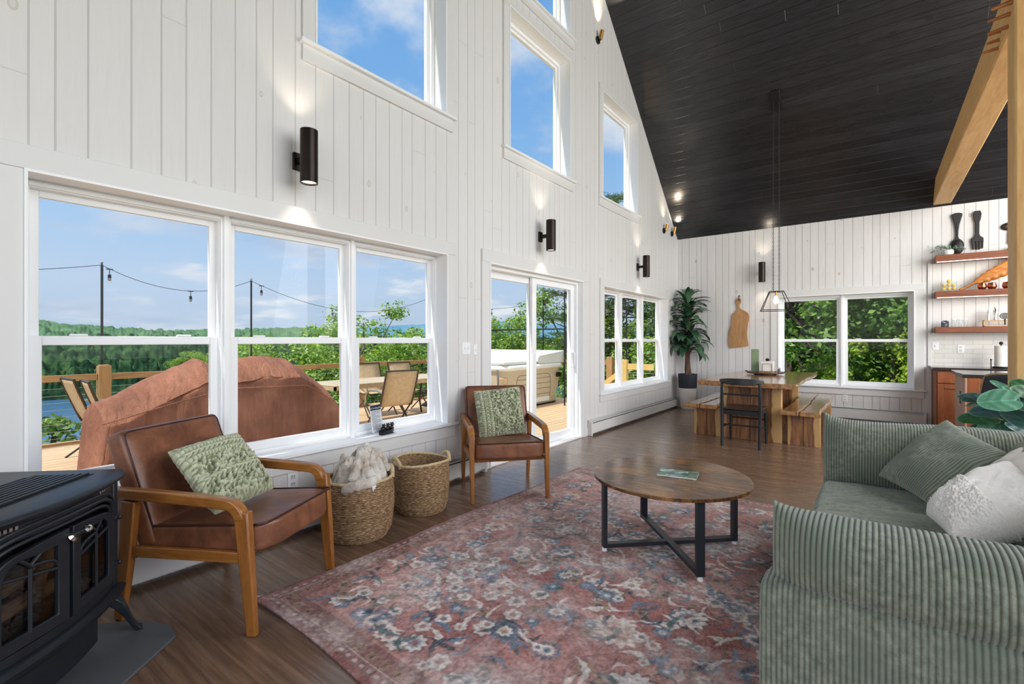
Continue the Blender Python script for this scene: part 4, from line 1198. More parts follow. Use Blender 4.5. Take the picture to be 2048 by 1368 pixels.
tag(hp.build('hearth_pad', M_slate, bevel=0.003), 'grey hearth pad on the floor under the black stove', 'hearth pad')

# ------------------------------------------------------------------ wall lamps
def make_sconce(label):
    t = thing('wall_lamp', label, 'wall lamp', group='black up and down cylinder wall lamps')
    mb = MB(); mb.box((0.012, 0, 0), (0.024, 0.062, 0.115)); mb.box((0.06, 0, 0), (0.09, 0.03, 0.04)); mb.build('wall_bracket', M_bronze, t, bevel=0.004)
    mb = MB(); R = 0.055; prof = [(R - 0.006, -0.155), (R, -0.172), (R, 0.172), (R - 0.006, 0.155)]
    mb.lathe([(R - 0.005, -0.150), (R - 0.005, -0.172), (R, -0.172), (R, 0.172), (R - 0.005, 0.172), (R - 0.005, 0.150)], 32, c=(0.155, 0, 0), cap=True)
    mb.build('lamp_cylinder', M_bronze, t, smooth=True)
    for s in (1, -1):
        mb = MB(); mb.cyl((0.155, 0, s * 0.1505), (0.155, 0, s * 0.160), 0.047, n=24); mb.build('lamp_lens', M_lens, t)
    return t
M_lens = plain('lit_lens', (1, 1, 1), 0.5, emit=(1.0, 0.90, 0.76), es=3.0, var=0)
sc0 = make_sconce('black cylinder wall lamp above the wide triple window')
scs = [((0.0, 1.675, 2.475), 0, None), ((0, 4.59, 2.475), 0, 'black cylinder wall lamp above the sliding glass door'), ((0, 7.435, 2.475), 0, 'black cylinder wall lamp above the far triple window'),
       ((1.515, YB, 2.475), -PI / 2, 'black cylinder wall lamp on the back wall near the cutting board')]
for i, (l, rz, lb) in enumerate(scs):
    o = sc0 if i == 0 else copy_tree(sc0, label=lb)
    o.location = l; o.rotation_euler = (0, 0, rz)
    for s in (1, -1):
        off = Matrix.Rotation(rz, 3, 'Z') @ Vector((0.155, 0, s * 0.175))
        light('lamp_glow', 'SPOT', Vector(l) + off, 4.5, (1.0, 0.86, 0.68), look=Vector(l) + off + Vector((0, 0, s)) - (Matrix.Rotation(rz, 3, 'Z') @ Vector((0.22, 0, 0))), spot_size=math.radians(75), spot_blend=0.8, shadow_soft_size=0.03)

def make_spot(label):
    t = thing('spot_lamp', label, 'spot lamp', group='brass spot lamps aimed at the ceiling')
    mb = MB(); mb.cyl((0, 0, 0), (0.022, 0, 0), 0.052, 0.050, 24); mb.cyl((0.022, 0, 0), (0.05, 0, 0.0), 0.014, n=12); mb.build('wall_plate', M_black, t, bevel=0.003)
    a = Vector((0.045, 0, -0.005)); b = Vector((0.075, 0, 0.115))
    mb = MB(); mb.cyl(a, b, 0.026, 0.028, 20); mb.build('lamp_head', M_brass, t, bevel=0.003)
    mb = MB(); mb.cyl(b, b + (b - a).normalized() * 0.002, 0.022, n=20); mb.build('lamp_lens', M_lens, t)
    return t
sp0 = make_spot('brass spot lamp high on the gable wall')
for i, (l, lb) in enumerate((((0, 6.03, 5.47), None), ((0, 8.65, 3.29), 'brass spot lamp near the corner, left one of the low pair'), ((0, 9.08, 3.31), 'brass spot lamp near the corner, right one of the low pair'))):
    o = sp0 if i == 0 else copy_tree(sp0, label=lb)
    o.location = l
    if i == 0:
        light('lamp_glow', 'SPOT', (0.085, l[1], l[2] + 0.14), 40, (1.0, 0.84, 0.62), look=(0.16, l[1], l[2] + 1.2), spot_size=math.radians(70), spot_blend=0.9, shadow_soft_size=0.025)
    else:
        light('lamp_glow', 'SPOT', (0.085, l[1], l[2] + 0.14), 14, (1.0, 0.82, 0.6), look=(0.26, l[1] - 0.1, l[2] + 1.0), spot_size=math.radians(100), spot_blend=1.0, shadow_soft_size=0.03)

# ------------------------------------------------------------------ pendant lantern on chains
pl = thing('pendant_lantern', 'black wire cage lantern hanging on long chains above the dining table', 'pendant lamp', (1.95, 7.80, 0))
ZT, ZB = 1.985, 1.715; a_, b_ = 0.085, 0.19
rot = math.radians(14)
def sqp(h, z): return [(h * math.cos(rot + k * PI / 2 + PI / 4) * 1.414, h * math.sin(rot + k * PI / 2 + PI / 4) * 1.414, z) for k in range(4)]
A, B = sqp(a_, ZT), sqp(b_, ZB)
mb = MB()
for k in range(4):
    mb.tube([A[k], A[(k + 1) % 4]], 0.0055, 6); mb.tube([B[k], B[(k + 1) % 4]], 0.0055, 6); mb.tube([A[k], B[k]], 0.0055, 6)
mb.tube([A[0], A[2]], 0.005, 6)
mb.build('lantern_cage', M_black, pl)
mb = MB(); mb.cyl((0, 0, ZT), (0, 0, ZT - 0.06), 0.012); mb.build('bulb_socket', M_brass, pl, smooth=True)
M_bulb = plain('glowing_bulb', (1, 0.9, 0.7), 0.3, emit=(1.0, 0.70, 0.36), es=9.0, var=0)
mb = MB()
mb.lathe([(0.012, 0), (0.02, -0.02), (0.03, -0.06), (0.032, -0.085), (0.022, -0.11), (0.002, -0.118)], 20, c=(0, 0, ZT - 0.06), cap=False)
mb.build('bulb', M_bulb, pl, smooth=True)
light('lamp_glow', 'POINT', (1.95, 7.80, ZT - 0.15), 6, (1.0, 0.78, 0.5), shadow_soft_size=0.03)
zc = EAVE + SLOPE * (YB - 7.80)
mb = MB(); M_ = Matrix.Translation((0, 0, zc - 0.02)) @ Euler((-math.atan(SLOPE), 0, 0)).to_matrix().to_4x4()
bmesh.ops.create_cube(mb.bm, size=1, matrix=M_ @ Matrix.Diagonal((0.11, 0.30, 0.025, 1)))
mb.build('ceiling_plate', M_black, pl, bevel=0.003)
for k, xo in enumerate((-0.035, 0.038)):
    mb = MB(); z = ZT + 0.005; i = 0
    top = zc - 0.03 + (0.08 if xo < 0 else -0.04)
    while z < top:
        f = (z - ZT) / (top - ZT); x = xo * (1 if f > 0.0 else 1)
        lp = []
        for q in range(9):
            an = q / 8 * 2 * PI; dx = 0.0085 * math.cos(an); dz = 0.019 * math.sin(an)
            lp.append((x + (dx if i % 2 else 0), (0 if i % 2 else dx), z + dz + 0.016))
        mb.tube(lp, 0.0028, 4, cap=False); z += 0.0305; i += 1
    mb.build('chain', M_black, pl)

# ------------------------------------------------------------------ baseboard heaters
def heater(name, label, axis, u0, u1, seams=()):
    t = thing(name, label, 'baseboard heater', group='white baseboard heaters')
    D = 0.075; HT = 0.205
    def bx(mb, a, b, d0, d1, z0, z1):
        if axis == 'L': mb.b2((d0, a, z0), (d1, b, z1))
        else: mb.b2((a, YB - d1, z0), (b, YB - d0, z1))
    mb = MB(); bx(mb, u0 + 0.02, u1 - 0.02, D - 0.006, D, 0.035, 0.165); bx(mb, u0 + 0.02, u1 - 0.02, 0.001, 0.008, 0.03, HT); bx(mb, u0 + 0.02, u1 - 0.02, 0.001, 0.035, HT - 0.008, HT)
    mb.build('cover_panel', M_heater, t, bevel=0.002)
    mb = MB(); bx(mb, u0 + 0.03, u1 - 0.03, 0.01, D - 0.010, 0.045, 0.158); mb.build('fin_core', M_dark_gap, t)
    mb = MB(); bx(mb, u0 + 0.02, u1 - 0.02, 0.045, 0.062, 0.172, 0.180); mb.build('damper', M_heater, t)
    for a, b in ((u0, u0 + 0.03), (u1 - 0.03, u1)):
        mb = MB(); bx(mb, a, b, 0.001, D + 0.003, 0.0, HT - 0.02); bx(mb, a, b, 0.001, D - 0.025, HT - 0.02, HT + 0.002); mb.build('end_cap', M_heater, t, bevel=0.003)
    for s in seams:
        mb = MB(); bx(mb, s, s + 0.035, D - 0.002, D + 0.002, 0.035, 0.168); mb.build('joint_cover', M_heater, t)
    return t
heater('baseboard_heater', 'long white baseboard heater under the wide triple window', 'L', 0.05, 3.56, (2.2,))
heater('baseboard_heater', 'white baseboard heater under the far triple window', 'L', 5.72, 9.34, (7.0,))
heater('baseboard_heater', 'white baseboard heater on the back wall behind the bench', 'B', 0.45, 3.70, ())

# ------------------------------------------------------------------ outlets and switches
def outlet(label, axis, u, z, kind='outlet', w_=0.072, h_=0.118, n_=1, d0=0.0):
    t = thing('wall_outlet' if kind == 'outlet' else 'wall_switch', label, 'outlet' if kind == 'outlet' else 'switch')
    def bx(mb, a, b, d1, d2, z0, z1):
        if axis == 'L': mb.b2((d1, a, z0), (d2, b, z1))
        else: mb.b2((a, YB - d2, z0), (b, YB - d1, z1))
    mb = MB(); bx(mb, u - w_ / 2, u + w_ / 2, d0, d0 + 0.006, z - h_ / 2, z + h_ / 2); mb.build('cover_plate', M_vinyl, t, bevel=0.003)
    if kind == 'outlet':
        for s in (1, -1):
            mb = MB(); bx(mb, u - 0.017, u + 0.017, d0, d0 + 0.0085, z + s * 0.024 - 0.016, z + s * 0.024 + 0.016); q = mb.build('socket', M_trim, t, bevel=0.004)
            mb = MB()
            bx(mb, u - 0.009, u - 0.006, d0 + 0.0085, d0 + 0.009, z + s * 0.024 - 0.003, z + s * 0.024 + 0.008); bx(mb, u + 0.006, u + 0.009, d0 + 0.0085, d0 + 0.009, z + s * 0.024 - 0.003, z + s * 0.024 + 0.008)
            mb.build('slot', M_dark_gap, q)
    else:
        for k in range(n_):
            uu = u + (k - (n_ - 1) / 2) * 0.046
            mb = MB(); bx(mb, uu - 0.005, uu + 0.005, d0, d0 + 0.016, z - 0.01, z + 0.012); mb.build('toggle', M_vinyl, t, bevel=0.002)
    return t
outlet('white outlet low on the wall behind the near leather armchair', 'L', 1.647, 0.35)
outlet('white two-toggle switch plate between window and glass door', 'L', 3.34, 1.205, 'switch', 0.118, 0.118, 2)
outlet('small white control plate just right of the two-toggle switch', 'L', 3.47, 1.19, 'switch', 0.05, 0.10, 1)
outlet('white outlet low on the back wall behind the bench', 'B', 2.70, 0.347)
outlet('white switch on the tiled backsplash next to the wall trim', 'B', 3.80, 1.20, 'switch', 0.072, 0.118, 1, d0=0.013)
outlet('white outlet in the middle of the tiled backsplash', 'B', 4.075, 1.16, d0=0.013)

# ------------------------------------------------------------------ dining set
M_acacia_x = wood('acacia_slab', srgb(112, 72, 44), srgb(196, 148, 98), 0.22, axis='Y', scale=1.4, ring=4, stretch=9, bump=0.05, contrast=(0.36, 0.64), coat=0.7)
def acacia_leg(name, uax):
    m, t, p = base_mat(name); co = t.coord('Object'); x = t.sep(co)
    n1 = t.noise(t.mapping(co, scale=(16, 16, 1.6)), 1.4, 5, 0.6, 0.5)
    c = t.mix(t.mapr(n1, 0.36, 0.62), srgb(92, 60, 40), srgb(160, 112, 72))
    w_ = t.math('ADD', t.math('ABSOLUTE', x[0]), t.math('MULTIPLY', t.noise(t.mapping(co, scale=(0.4, 0.4, 1.0)), 3.2, 2), 0.12))
    return m, t, p, c, w_
def sapwood(half):
    m, t, p, c, w_ = acacia_leg('acacia_board_%d' % int(half * 1000), 'X')
    sap = t.mapr(w_, half - 0.010, half + 0.004, smooth=True)
    t.put(p, 'Base Color', t.mix(t.math('MULTIPLY', sap, 0.85), c, srgb(206, 166, 110))); p.inputs['Roughness'].default_value = 0.32
    return m
M_leg_table = sapwood(0.335); M_leg_bench = sapwood(0.185)
def live_edge_slab(mb, x0, x1, y0, y1, z0, z1, seed, n=70, amp=0.010, taper_=0.03):
    r = random.Random(seed); ph = [r.uniform(0, 6) for _ in range(6)]
    f = lambda y, k: amp * (math.sin(y * 3.1 + ph[k]) + 0.5 * math.sin(y * 9.3 + ph[k + 1]) + 0.25 * math.sin(y * 27 + ph[k + 2]))
    rr_ = []
    for i in range(n + 1):
        y = y0 + (y1 - y0) * i / n; a = x0 + f(y, 0) if x0 is not None else 0; b = x1 + f(y, 3)
        rr_.append([(a + taper_, y, z0), (b - taper_, y, z0), (b, y, z0 + (z1 - z0) * 0.6), (b - 0.012, y, z1), (a + 0.012, y, z1), (a, y, z0 + (z1 - z0) * 0.6)])
    mb.rings(rr_, cap=True); return mb
dt = thing('dining_table', 'acacia slab dining table with live edges and plank pedestals', 'dining table', (1.80, 7.80, 0))
mb = MB(); live_edge_slab(mb, -0.565, 0.555, -1.335, 1.335, 0.700, 0.762, 5); mb.build('tabletop', M_acacia_x, dt, bevel=0.004)
for yy in (-1.02, 0.60):
    for k, (a, b) in enumerate(((-0.305, 0.005), (0.011, 0.365))):
        mb = MB(); mb.prism([(a, yy - 0.05), (b, yy - 0.05), (b, yy + 0.05), (a, yy + 0.05)], 0, 0.70); mb.build('pedestal_board', M_leg_table, dt, bevel=0.005)
mb = MB(); mb.b2((-0.10, -0.97, 0.60), (0.10, 0.55, 0.66)); mb.build('stretcher', M_leg_bench, dt, bevel=0.004)
def make_bench(label, x0, w_):
    t = thing('bench', label, 'bench', (x0, 7.64, 0), group='acacia benches at the dining table')
    mb = MB(); live_edge_slab(mb, -w_ / 2, -0.004, -1.2, 1.2, 0.398, 0.450, 11, taper_=0.004); mb.build('seat_board', M_acacia_x, t, bevel=0.003)
    mb = MB(); live_edge_slab(mb, 0.004, w_ / 2, -1.2, 1.2, 0.398, 0.450, 12, taper_=0.004); mb.build('seat_board', M_acacia_x, t, bevel=0.003)
    for yy in (-0.86, 0.86):
        for a, b in ((-0.165, -0.003), (0.003, 0.175)):
            mb = MB(); mb.b2((a, yy - 0.04, 0), (b, yy + 0.04, 0.398)); mb.build('leg_board', M_leg_bench, t, bevel=0.003)
    return t
b1 = make_bench('acacia bench on the left side of the dining table beside the potted plant', 1.275, 0.40)
b2 = copy_tree(b1, loc=(2.395, 7.64, 0), label='acacia bench on the right side of the dining table by the back window')

# black dining chair
M_chair = plain('black_painted_wood', srgb(26, 29, 33), 0.38, var=0.1)
M_chair_seat = wood('dark_brown_seat', srgb(30, 22, 19), srgb(66, 46, 36), 0.3, axis='Y', scale=3)
ch = thing('dining_chair', 'black wooden dining chair with curved back rail at the table end', 'chair', (1.81, 6.40, 0), 0)
ch['category'] = 'chair'
for s in (1, -1):
    mb = MB(); mb.tube([(s * 0.205, -0.225, 0), (s * 0.208, -0.205, 0.25), (s * 0.212, -0.200, 0.46), (s * 0.210, -0.215, 0.62), (s * 0.206, -0.232, 0.775)], [0.016, 0.020, 0.023, 0.020, 0.013], 12); mb.build('leg', M_chair, ch, smooth=True)
    mb = MB(); mb.tube([(s * 0.205, 0.225, 0), (s * 0.202, 0.205, 0.25), (s * 0.198, 0.195, 0.43)], [0.014, 0.019, 0.020], 12); mb.build('leg', M_chair, ch, smooth=True)
    mb = MB(); mb.tube([(s * 0.206, -0.215, 0.235), (s * 0.203, 0.212, 0.215)], 0.0095, 10); mb.build('stretcher', M_chair, ch, smooth=True)
mb = MB(); mb.tube([(-0.2, -0.212, 0.265), (0.2, -0.212, 0.265)], 0.0095, 10); mb.build('stretcher', M_chair, ch, smooth=True)
mb = MB(); mb.tube([(-0.2, 0.20, 0.30), (0.2, 0.20, 0.30)], 0.0095, 10); mb.build('stretcher', M_chair, ch, smooth=True)
mb = MB(); mb.tube([(-0.206, -0.216, 0.632), (0.206, -0.216, 0.632)], 0.010, 10); mb.build('back_rung', M_chair, ch, smooth=True)
mb = MB(); mb.box((0, -0.195, 0.415), (0.40, 0.018, 0.055)); mb.box((0, 0.195, 0.415), (0.38, 0.018, 0.05)); mb.box((0.2, 0, 0.415), (0.018, 0.38, 0.05)); mb.box((-0.2, 0, 0.415), (0.018, 0.38, 0.05)); mb.build('seat_frame', M_chair, ch, bevel=0.004)
def seat_z(u, v):
    x, y = (u * 2 - 1) * 0.215, (v * 2 - 1) * 0.215
    return (x * (1 + 0.06 * (v * 2 - 1)), y, 0.456 - 0.014 * (1 - (u * 2 - 1) ** 2) * (1 - (v * 2 - 1) ** 2))
mb = MB(); mb.grid(seat_z, 20, 20); mb.build('seat', M_chair_seat, ch, smooth=True, solid=0.022)
mb = MB(); rr_ = []
for i in range(25):
    t_ = -1 + 2 * i / 24; x = 0.245 * t_; y = -0.275 + 0.105 * abs(t_) ** 2.2; hh = 0.040 * (1 - 0.55 * abs(t_) ** 3); zc_ = 0.790 - 0.0 * t_; th = 0.014
    rr_.append([(x, y - th, zc_ - hh), (x, y + th, zc_ - hh), (x, y + th * 1.2 + 0.004, zc_ + hh * 0.8), (x, y - th * 0.8, zc_ + hh)])
mb.rings(rr_, cap=True); mb.build('back_rail', M_chair, ch, bevel=0.006, seg=3)

# things on the table
M_ws = wood('turntable_wood', srgb(70, 46, 32), srgb(120, 80, 52), 0.35, scale=3)
t = thing('turntable', 'dark round turntable in the middle of the dining table', 'turntable', (1.755, 8.12, 0.762))
mb = MB(); mb.lathe([(0.001, 0), (0.15, 0), (0.15, 0.018), (0.001, 0.018)], 40, cap=False); mb.build('turntable_base', M_black, t)
mb = MB(); mb.lathe([(0.001, 0.019), (0.245, 0.019), (0.255, 0.03), (0.255, 0.042), (0.247, 0.042), (0.245, 0.034), (0.001, 0.034)], 48, cap=False); mb.build('turntable_tray', M_ws, t, smooth=True, angle=30)
for s in (1, -1):
    mb = MB(); mb.tube([(s * 0.25, -0.05, 0.036), (s * 0.27, -0.04, 0.052), (s * 0.27, 0.04, 0.052), (s * 0.25, 0.05, 0.036)], 0.005, 8); mb.build('tray_handle', M_black, t)
M_menu = plain('sage_green_card', srgb(126, 142, 112), 0.6, var=0.03)
mb = MB(); mb.box((0, 0, 0.175), (0.10, 0.055, 0.35)); mb.box((0.053, 0.0, 0.175), (0.01, 0.05, 0.34))
o = mb.build('card_game_box', M_menu, bevel=0.003); o.location = (1.612, 8.13, 0.7965); o.rotation_euler = (0, 0, math.radians(8)); tag(o, 'tall narrow sage green box standing on the turntable', 'box')
t = thing('napkin_holder', 'wooden napkin holder with black wire and white napkins on the turntable', 'napkin holder', (1.80, 8.05, 0.7965), math.radians(4))
mb = MB(); mb.box((0, 0, 0.012), (0.19, 0.15, 0.02)); mb.build('holder_base', M_acacia_x, t, bevel=0.003)
mb = MB(); mb.box((0, 0.0, 0.098), (0.175, 0.10, 0.15)); mb.build('napkin_stack', M_pages, t, bevel=0.006)
mb = MB()
for y in (-0.058, 0.058): mb.tube([(-0.062, y, 0.02), (-0.062, y, 0.135), (0.062, y, 0.135), (0.062, y, 0.02)], 0.0032, 6)
mb.build('wire_guard', M_black, t)
mb = MB(); mb.ball((0, 0, 0.195), 0.024, 12, 8, (1.2, 1, 0.9)); mb.cyl((0, 0, 0.17), (0, 0, 0.185), 0.03, 0.012); mb.build('weight_knob', M_black, t, smooth=True)
for k, (x, y, lb) in enumerate(((1.93, 8.10, 'small white salt shaker beside the napkins on the turntable'), (1.955, 8.03, 'small grey pepper shaker at the right edge of the turntable'))):
    t = thing('shaker', lb, 'shaker', (x, y, 0.7965))
    mb = MB(); mb.lathe([(0.001, 0), (0.019, 0), (0.021, 0.01), (0.017, 0.06), (0.001, 0.06)], 16, cap=False); mb.build('shaker_body', M_vinyl if k == 0 else M_slate, t, smooth=True, angle=40)
    mb = MB(); mb.lathe([(0.018, 0.06), (0.018, 0.075), (0.001, 0.078)], 16, cap=False); mb.build('shaker_lid', M_chrome, t, smooth=True, angle=40)

# cutting board on the wall
M_board = wood('figured_cutting_board', srgb(150, 104, 62), srgb(202, 158, 106), 0.45, axis='Z', scale=2.4, ring=4, stretch=5, knots=3.2, bump=0.05)
P = [(1.099, 2.046), (1.125, 2.055), (1.148, 2.031), (1.154, 1.983), (1.121, 1.913), (1.130, 1.872), (1.165, 1.838), (1.225, 1.812), (1.268, 1.775), (1.289, 1.716), (1.284, 1.65), (1.27, 1.598), (1.258, 1.50), (1.253, 1.408), (1.262, 1.29), (1.279, 1.182), (1.18, 1.160), (1.07, 1.150), (0.964, 1.136), (0.940, 1.22), (0.935, 1.314), (0.938, 1.39), (0.953, 1.459), (0.975, 1.54), (0.987, 1.628), (0.985, 1.68), (0.992, 1.725), (1.010, 1.765), (1.043, 1.796), (1.080, 1.835), (1.088, 1.872), (1.072, 1.939), (1.060, 1.98), (1.072, 2.03)]
t = thing('cutting_board', 'wavy wooden cutting board hanging on the back wall', 'cutting board')
mb = MB(); mb.prism([(x, z) for x, z in P], -(YB - 0.002), -(YB - 0.024))
for v in mb.bm.verts: v.co = Vector((v.co.x, -v.co.z, v.co.y))
mb.build('board', M_board, t, bevel=0.004)
mb = MB(); mb.lathe([(0.012, 0), (0.012, 0.003), (0.001, 0.003)], 20, cap=False)
for v in mb.bm.verts: v.co = Vector((v.co.x + 1.118, YB - 0.0245 - v.co.z, v.co.y + 2.015))
mb.build('hanging_hole', M_dark_gap, t)
mb = MB(); mb.tube([(1.12, YB - 0.001, 2.07), (1.12, YB - 0.05, 2.065), (1.12, YB - 0.055, 2.025), (1.12, YB - 0.03, 2.012)], 0.006, 8); mb.ball((1.12, YB - 0.012, 2.09), 0.012); tag(mb.build('wall_hook', M_black), 'black hook holding the wooden cutting board', 'hook')

# potted tree in the corner
M_leafd = plain('dark_green_leaf', srgb(48, 82, 58), 0.32, var=0.35, scale=5)
M_leafm = plain('mid_green_leaf', srgb(82, 116, 84), 0.30, var=0.3, scale=5)
M_bark = wood('brown_bark', srgb(62, 42, 36), srgb(128, 94, 80), 0.85, axis='Z', scale=5, bump=0.6)
t = thing('potted_plant', 'tall leafy potted plant in the corner by the far window', 'plant', (0.275, 9.175, 0))
mb = MB(); mb.lathe([(0.001, 0.0), (0.118, 0.0), (0.126, 0.02), (0.160, 0.385), (0.1605, 0.387)], 40, cap=False); mb.build('pot_white_base', plain('white_pot', srgb(226, 220, 212), 0.6, bump=0.1), t, smooth=True, angle=40)
mb = MB(); mb.lathe([(0.161, 0.387), (0.172, 0.640), (0.170, 0.650), (0.160, 0.650), (0.156, 0.60), (0.001, 0.60)], 40, cap=False); mb.build('pot_black_band', plain('black_pot_band', srgb(34, 36, 44), 0.7, bump=0.2), t, smooth=True, angle=40)
mb = MB(); mb.lathe([(0.001, 0.606), (0.155, 0.603)], 24, cap=False); mb.build('soil', M_bark, t)
mb = MB()
for k in range(3):
    a = k * 2.1; mb.tube([(0.045 * math.cos(a), 0.045 * math.sin(a), 0.60), (0.03 * math.cos(a + .8), 0.03 * math.sin(a + .8), 0.75), (0.02 * math.cos(a + 1.6), 0.02 * math.sin(a + 1.6), 0.95), (0.03 * math.cos(a + 2), 0.03 * math.sin(a + 2), 1.4), (0.01, 0, 2.05)], [0.036, 0.030, 0.026, 0.018, 0.008], 10)
mb.build('trunk', M_bark, t, smooth=True)
def leaf_mesh(mb, base, az, pitch, L, W, droop, fold=0.25, n=7, tipw=0.0, clampf=None):
    base = Vector(base); d = Vector((math.cos(az), math.sin(az), 0)); side = Vector((-math.sin(az), math.cos(az), 0))
    rows = []; p = base.copy(); ang = pitch; step = L / n
    for i in range(n + 1):
        s = i / n; w_ = W * (math.sin(math.pi * min(1, s * 0.93 + 0.05)) ** 0.85) if i < n else 0.002
        up = Vector((0, 0, 1)) * math.cos(ang) - d * math.sin(ang)
        r_ = [p - side * w_ / 2 + up * (fold * w_ / 2), p.copy(), p + side * w_ / 2 + up * (fold * w_ / 2)]
        if clampf: r_ = [clampf(q) for q in r_]
        rows.append(r_)
        p = p + (d * math.cos(ang) + Vector((0, 0, 1)) * math.sin(ang)) * step; ang -= droop / n
    mb.rings(rows, close=False, cap=False)
def room_clamp(q):
    return Vector((max(q.x, -0.255), min(q.y, 0.25), q.z))
r_ = random.Random(4)
for mi, mt in enumerate((M_leafd, M_leafm)):
    mb = MB()
    for k in range(46):
        h = 1.02 + (k + mi * 0.5) / 46 * 1.04; f = (h - 1.02) / 1.04
        az = k * 2.4 + mi * 1.1; L = r_.uniform(0.40, 0.54) * (1 - 0.2 * f); W = r_.uniform(0.13, 0.18) * (1 - 0.3 * f)
        pitch = r_.uniform(0.2, 0.9) + 0.55 * f; droop = r_.uniform(1.7, 2.8) * (1 - 0.35 * f)
        mb_base = (0.03 * math.cos(az), 0.03 * math.sin(az), h)
        leaf_mesh(mb, mb_base, az, pitch, L, W, droop, clampf=room_clamp)
    o = mb.build('foliage', mt, t, smooth=True, angle=180)
# ------------------------------------------------------------------ timber frame
M_timber = wood('honey_timber', srgb(196, 142, 78), srgb(232, 190, 126), 0.5, axis='Y', scale=1.6, stretch=9, knots=0.9, bump=0.25, contrast=(0.25, 0.7))
M_timber_z = wood('honey_timber_post', srgb(196, 142, 78), srgb(232, 192, 130), 0.5, axis='Z', scale=1.6, stretch=9, knots=0.9, bump=0.25, contrast=(0.25, 0.7))
M_peg = wood('brown_peg', srgb(150, 90, 48), srgb(190, 128, 74), 0.5, axis='X', scale=5)
mb = MB(); mb.b2((3.77, 4.20, 0), (3.975, 4.405, 4.0)); o = mb.build('timber_post', M_timber_z, bevel=0.012)
tag(o, 'square honey coloured timber post at the right edge', 'post')
t = thing('timber_beam', 'honey coloured timber beam running from the post to the back wall', 'beam')
mb = MB(); mb.b2((3.772, 4.40, 3.283), (3.973, YB - 0.003, 3.600))
g = mb.bm.verts[:] + mb.bm.edges[:] + mb.bm.faces[:]
no = Vector((0, SLOPE, 1)).normalized(); rr_ = bmesh.ops.bisect_plane(mb.bm, geom=g, plane_co=Vector((0, YB, EAVE)) - no * 0.002, plane_no=no, clear_outer=True)
bmesh.ops.holes_fill(mb.bm, edges=[e for e in mb.bm.edges if e.is_boundary])
mb.build('beam_timber', M_timber, t, bevel=0.010)
r_ = random.Random(2)
for (y, z) in ((4.62, 3.40), (4.66, 3.36), (4.70, 3.32)):
    mb = MB(); mb.cyl((3.80, y, z), (3.70 + r_.uniform(-.01, .01), y, z - 0.01), 0.014, 0.009, 8); mb.build('peg', M_peg, t, smooth=True)
for (y, z) in ((4.24, 3.46), (4.30, 3.42), (4.36, 3.375), (4.25, 3.39), (4.31, 3.35), (4.37, 3.30)):
    mb = MB(); mb.cyl((3.80, y, z), (3.675 + r_.uniform(-.015, .01), y, z - 0.015), 0.015, 0.009, 8); mb.build('peg', M_peg, o, smooth=True)
mb = MB(); mb.b2((3.977, 4.22, 3.235), (6.4, 4.39, 3.54)); tag(mb.build('timber_beam', M_timber_z, bevel=0.01), 'honey coloured cross beam leaving the post to the right at the top edge', 'beam')

# ------------------------------------------------------------------ shelves and what stands on them
M_shelf = wood('walnut_stained_shelf', srgb(104, 56, 34), srgb(158, 92, 58), 0.38, axis='X', scale=2.0, stretch=10)
M_strip = plain('shelf_light_strip', (1, 1, 1), 0.5, emit=(1.0, 0.92, 0.82), es=3.0, var=0)
SZ = ((2.415, 2.508, 'top'), (1.900, 1.988, 'middle'), (1.392, 1.474, 'lowest'))
for z0, z1, nm in SZ:
    t = thing('wall_shelf', 'brown floating wooden shelf on the kitchen wall, the %s one' % nm, 'shelf', group='floating kitchen shelves')
    mb = MB(); mb.b2((3.785, YB - 0.245, z0), (5.6, YB - 0.001, z1)); mb.build('shelf_board', M_shelf, t, bevel=0.003)
    if nm != 'lowest':
        mb = MB(); mb.b2((3.80, YB - 0.235, z0 - 0.008), (5.58, YB - 0.222, z0 - 0.0005)); mb.build('light_strip', M_strip, t)
        light('shelf_light', 'AREA', (4.6, YB - 0.18, z0 - 0.012), 1.1, (1.0, 0.90, 0.78), rot=(0, 0, 0), shape='RECTANGLE', size=1.6, size_y=0.02)
YS = YB - 0.13
def at_shelf(k): return SZ[k][1] + 0.001
M_blackcer = plain('black_cast_ornament', srgb(30, 29, 29), 0.5, bump=0.3, bscale=40)
def outline_obj(name, pts, y0, y1, m, bevel_=0.006, parent=None):
    mb = MB(); mb.prism(pts, -y1, -y0)
    for v in mb.bm.verts: v.co = Vector((v.co.x, -v.co.z, v.co.y))
    return mb.build(name, m, parent, bevel=bevel_, seg=3)
# spoon and fork on the wall
zb = at_shelf(0)
sp = thing('wooden_spoon', 'giant black spoon standing on the top shelf against the wall', 'wall ornament')
out = []
prof = [(0.0, 0.075), (0.02, 0.078), (0.06, 0.066), (0.16, 0.034), (0.25, 0.020), (0.33, 0.018), (0.36, 0.028)]
L_ = [(-w_ * 0.75, 3.115 - d) for d, w_ in prof]; R_ = [(w_ * 0.75, 3.115 - d) for d, w_ in prof][::-1]
bowl = [(0.078 * math.sin(a), 2.640 + 0.115 * math.cos(a)) for a in [math.radians(q) for q in range(25, 340, 15)]]
pts = [(4.035 + x, z) for x, z in ([(-0.02, 3.13), (0.02, 3.13)] + R_[::-1] + bowl + L_[::-1])]
outline_obj('spoon_body', pts, YB - 0.035, YB - 0.004, M_blackcer, 0.008, sp)
mb = MB(); mb.ball((4.035, YB - 0.034, 2.64), 0.066, 20, 12, (1.0, 0.25, 1.5)); mb.build('spoon_bowl', M_black, sp, smooth=True)
fk = thing('wooden_fork', 'giant black fork standing on the top shelf right of the spoon', 'wall ornament')
fx = 4.247; pts = [(-0.03, 3.125), (0.03, 3.125), (0.044, 3.08), (0.036, 3.01), (0.022, 2.96), (0.020, 2.80), (0.030, 2.765), (0.062, 2.735), (0.064, 2.700)]
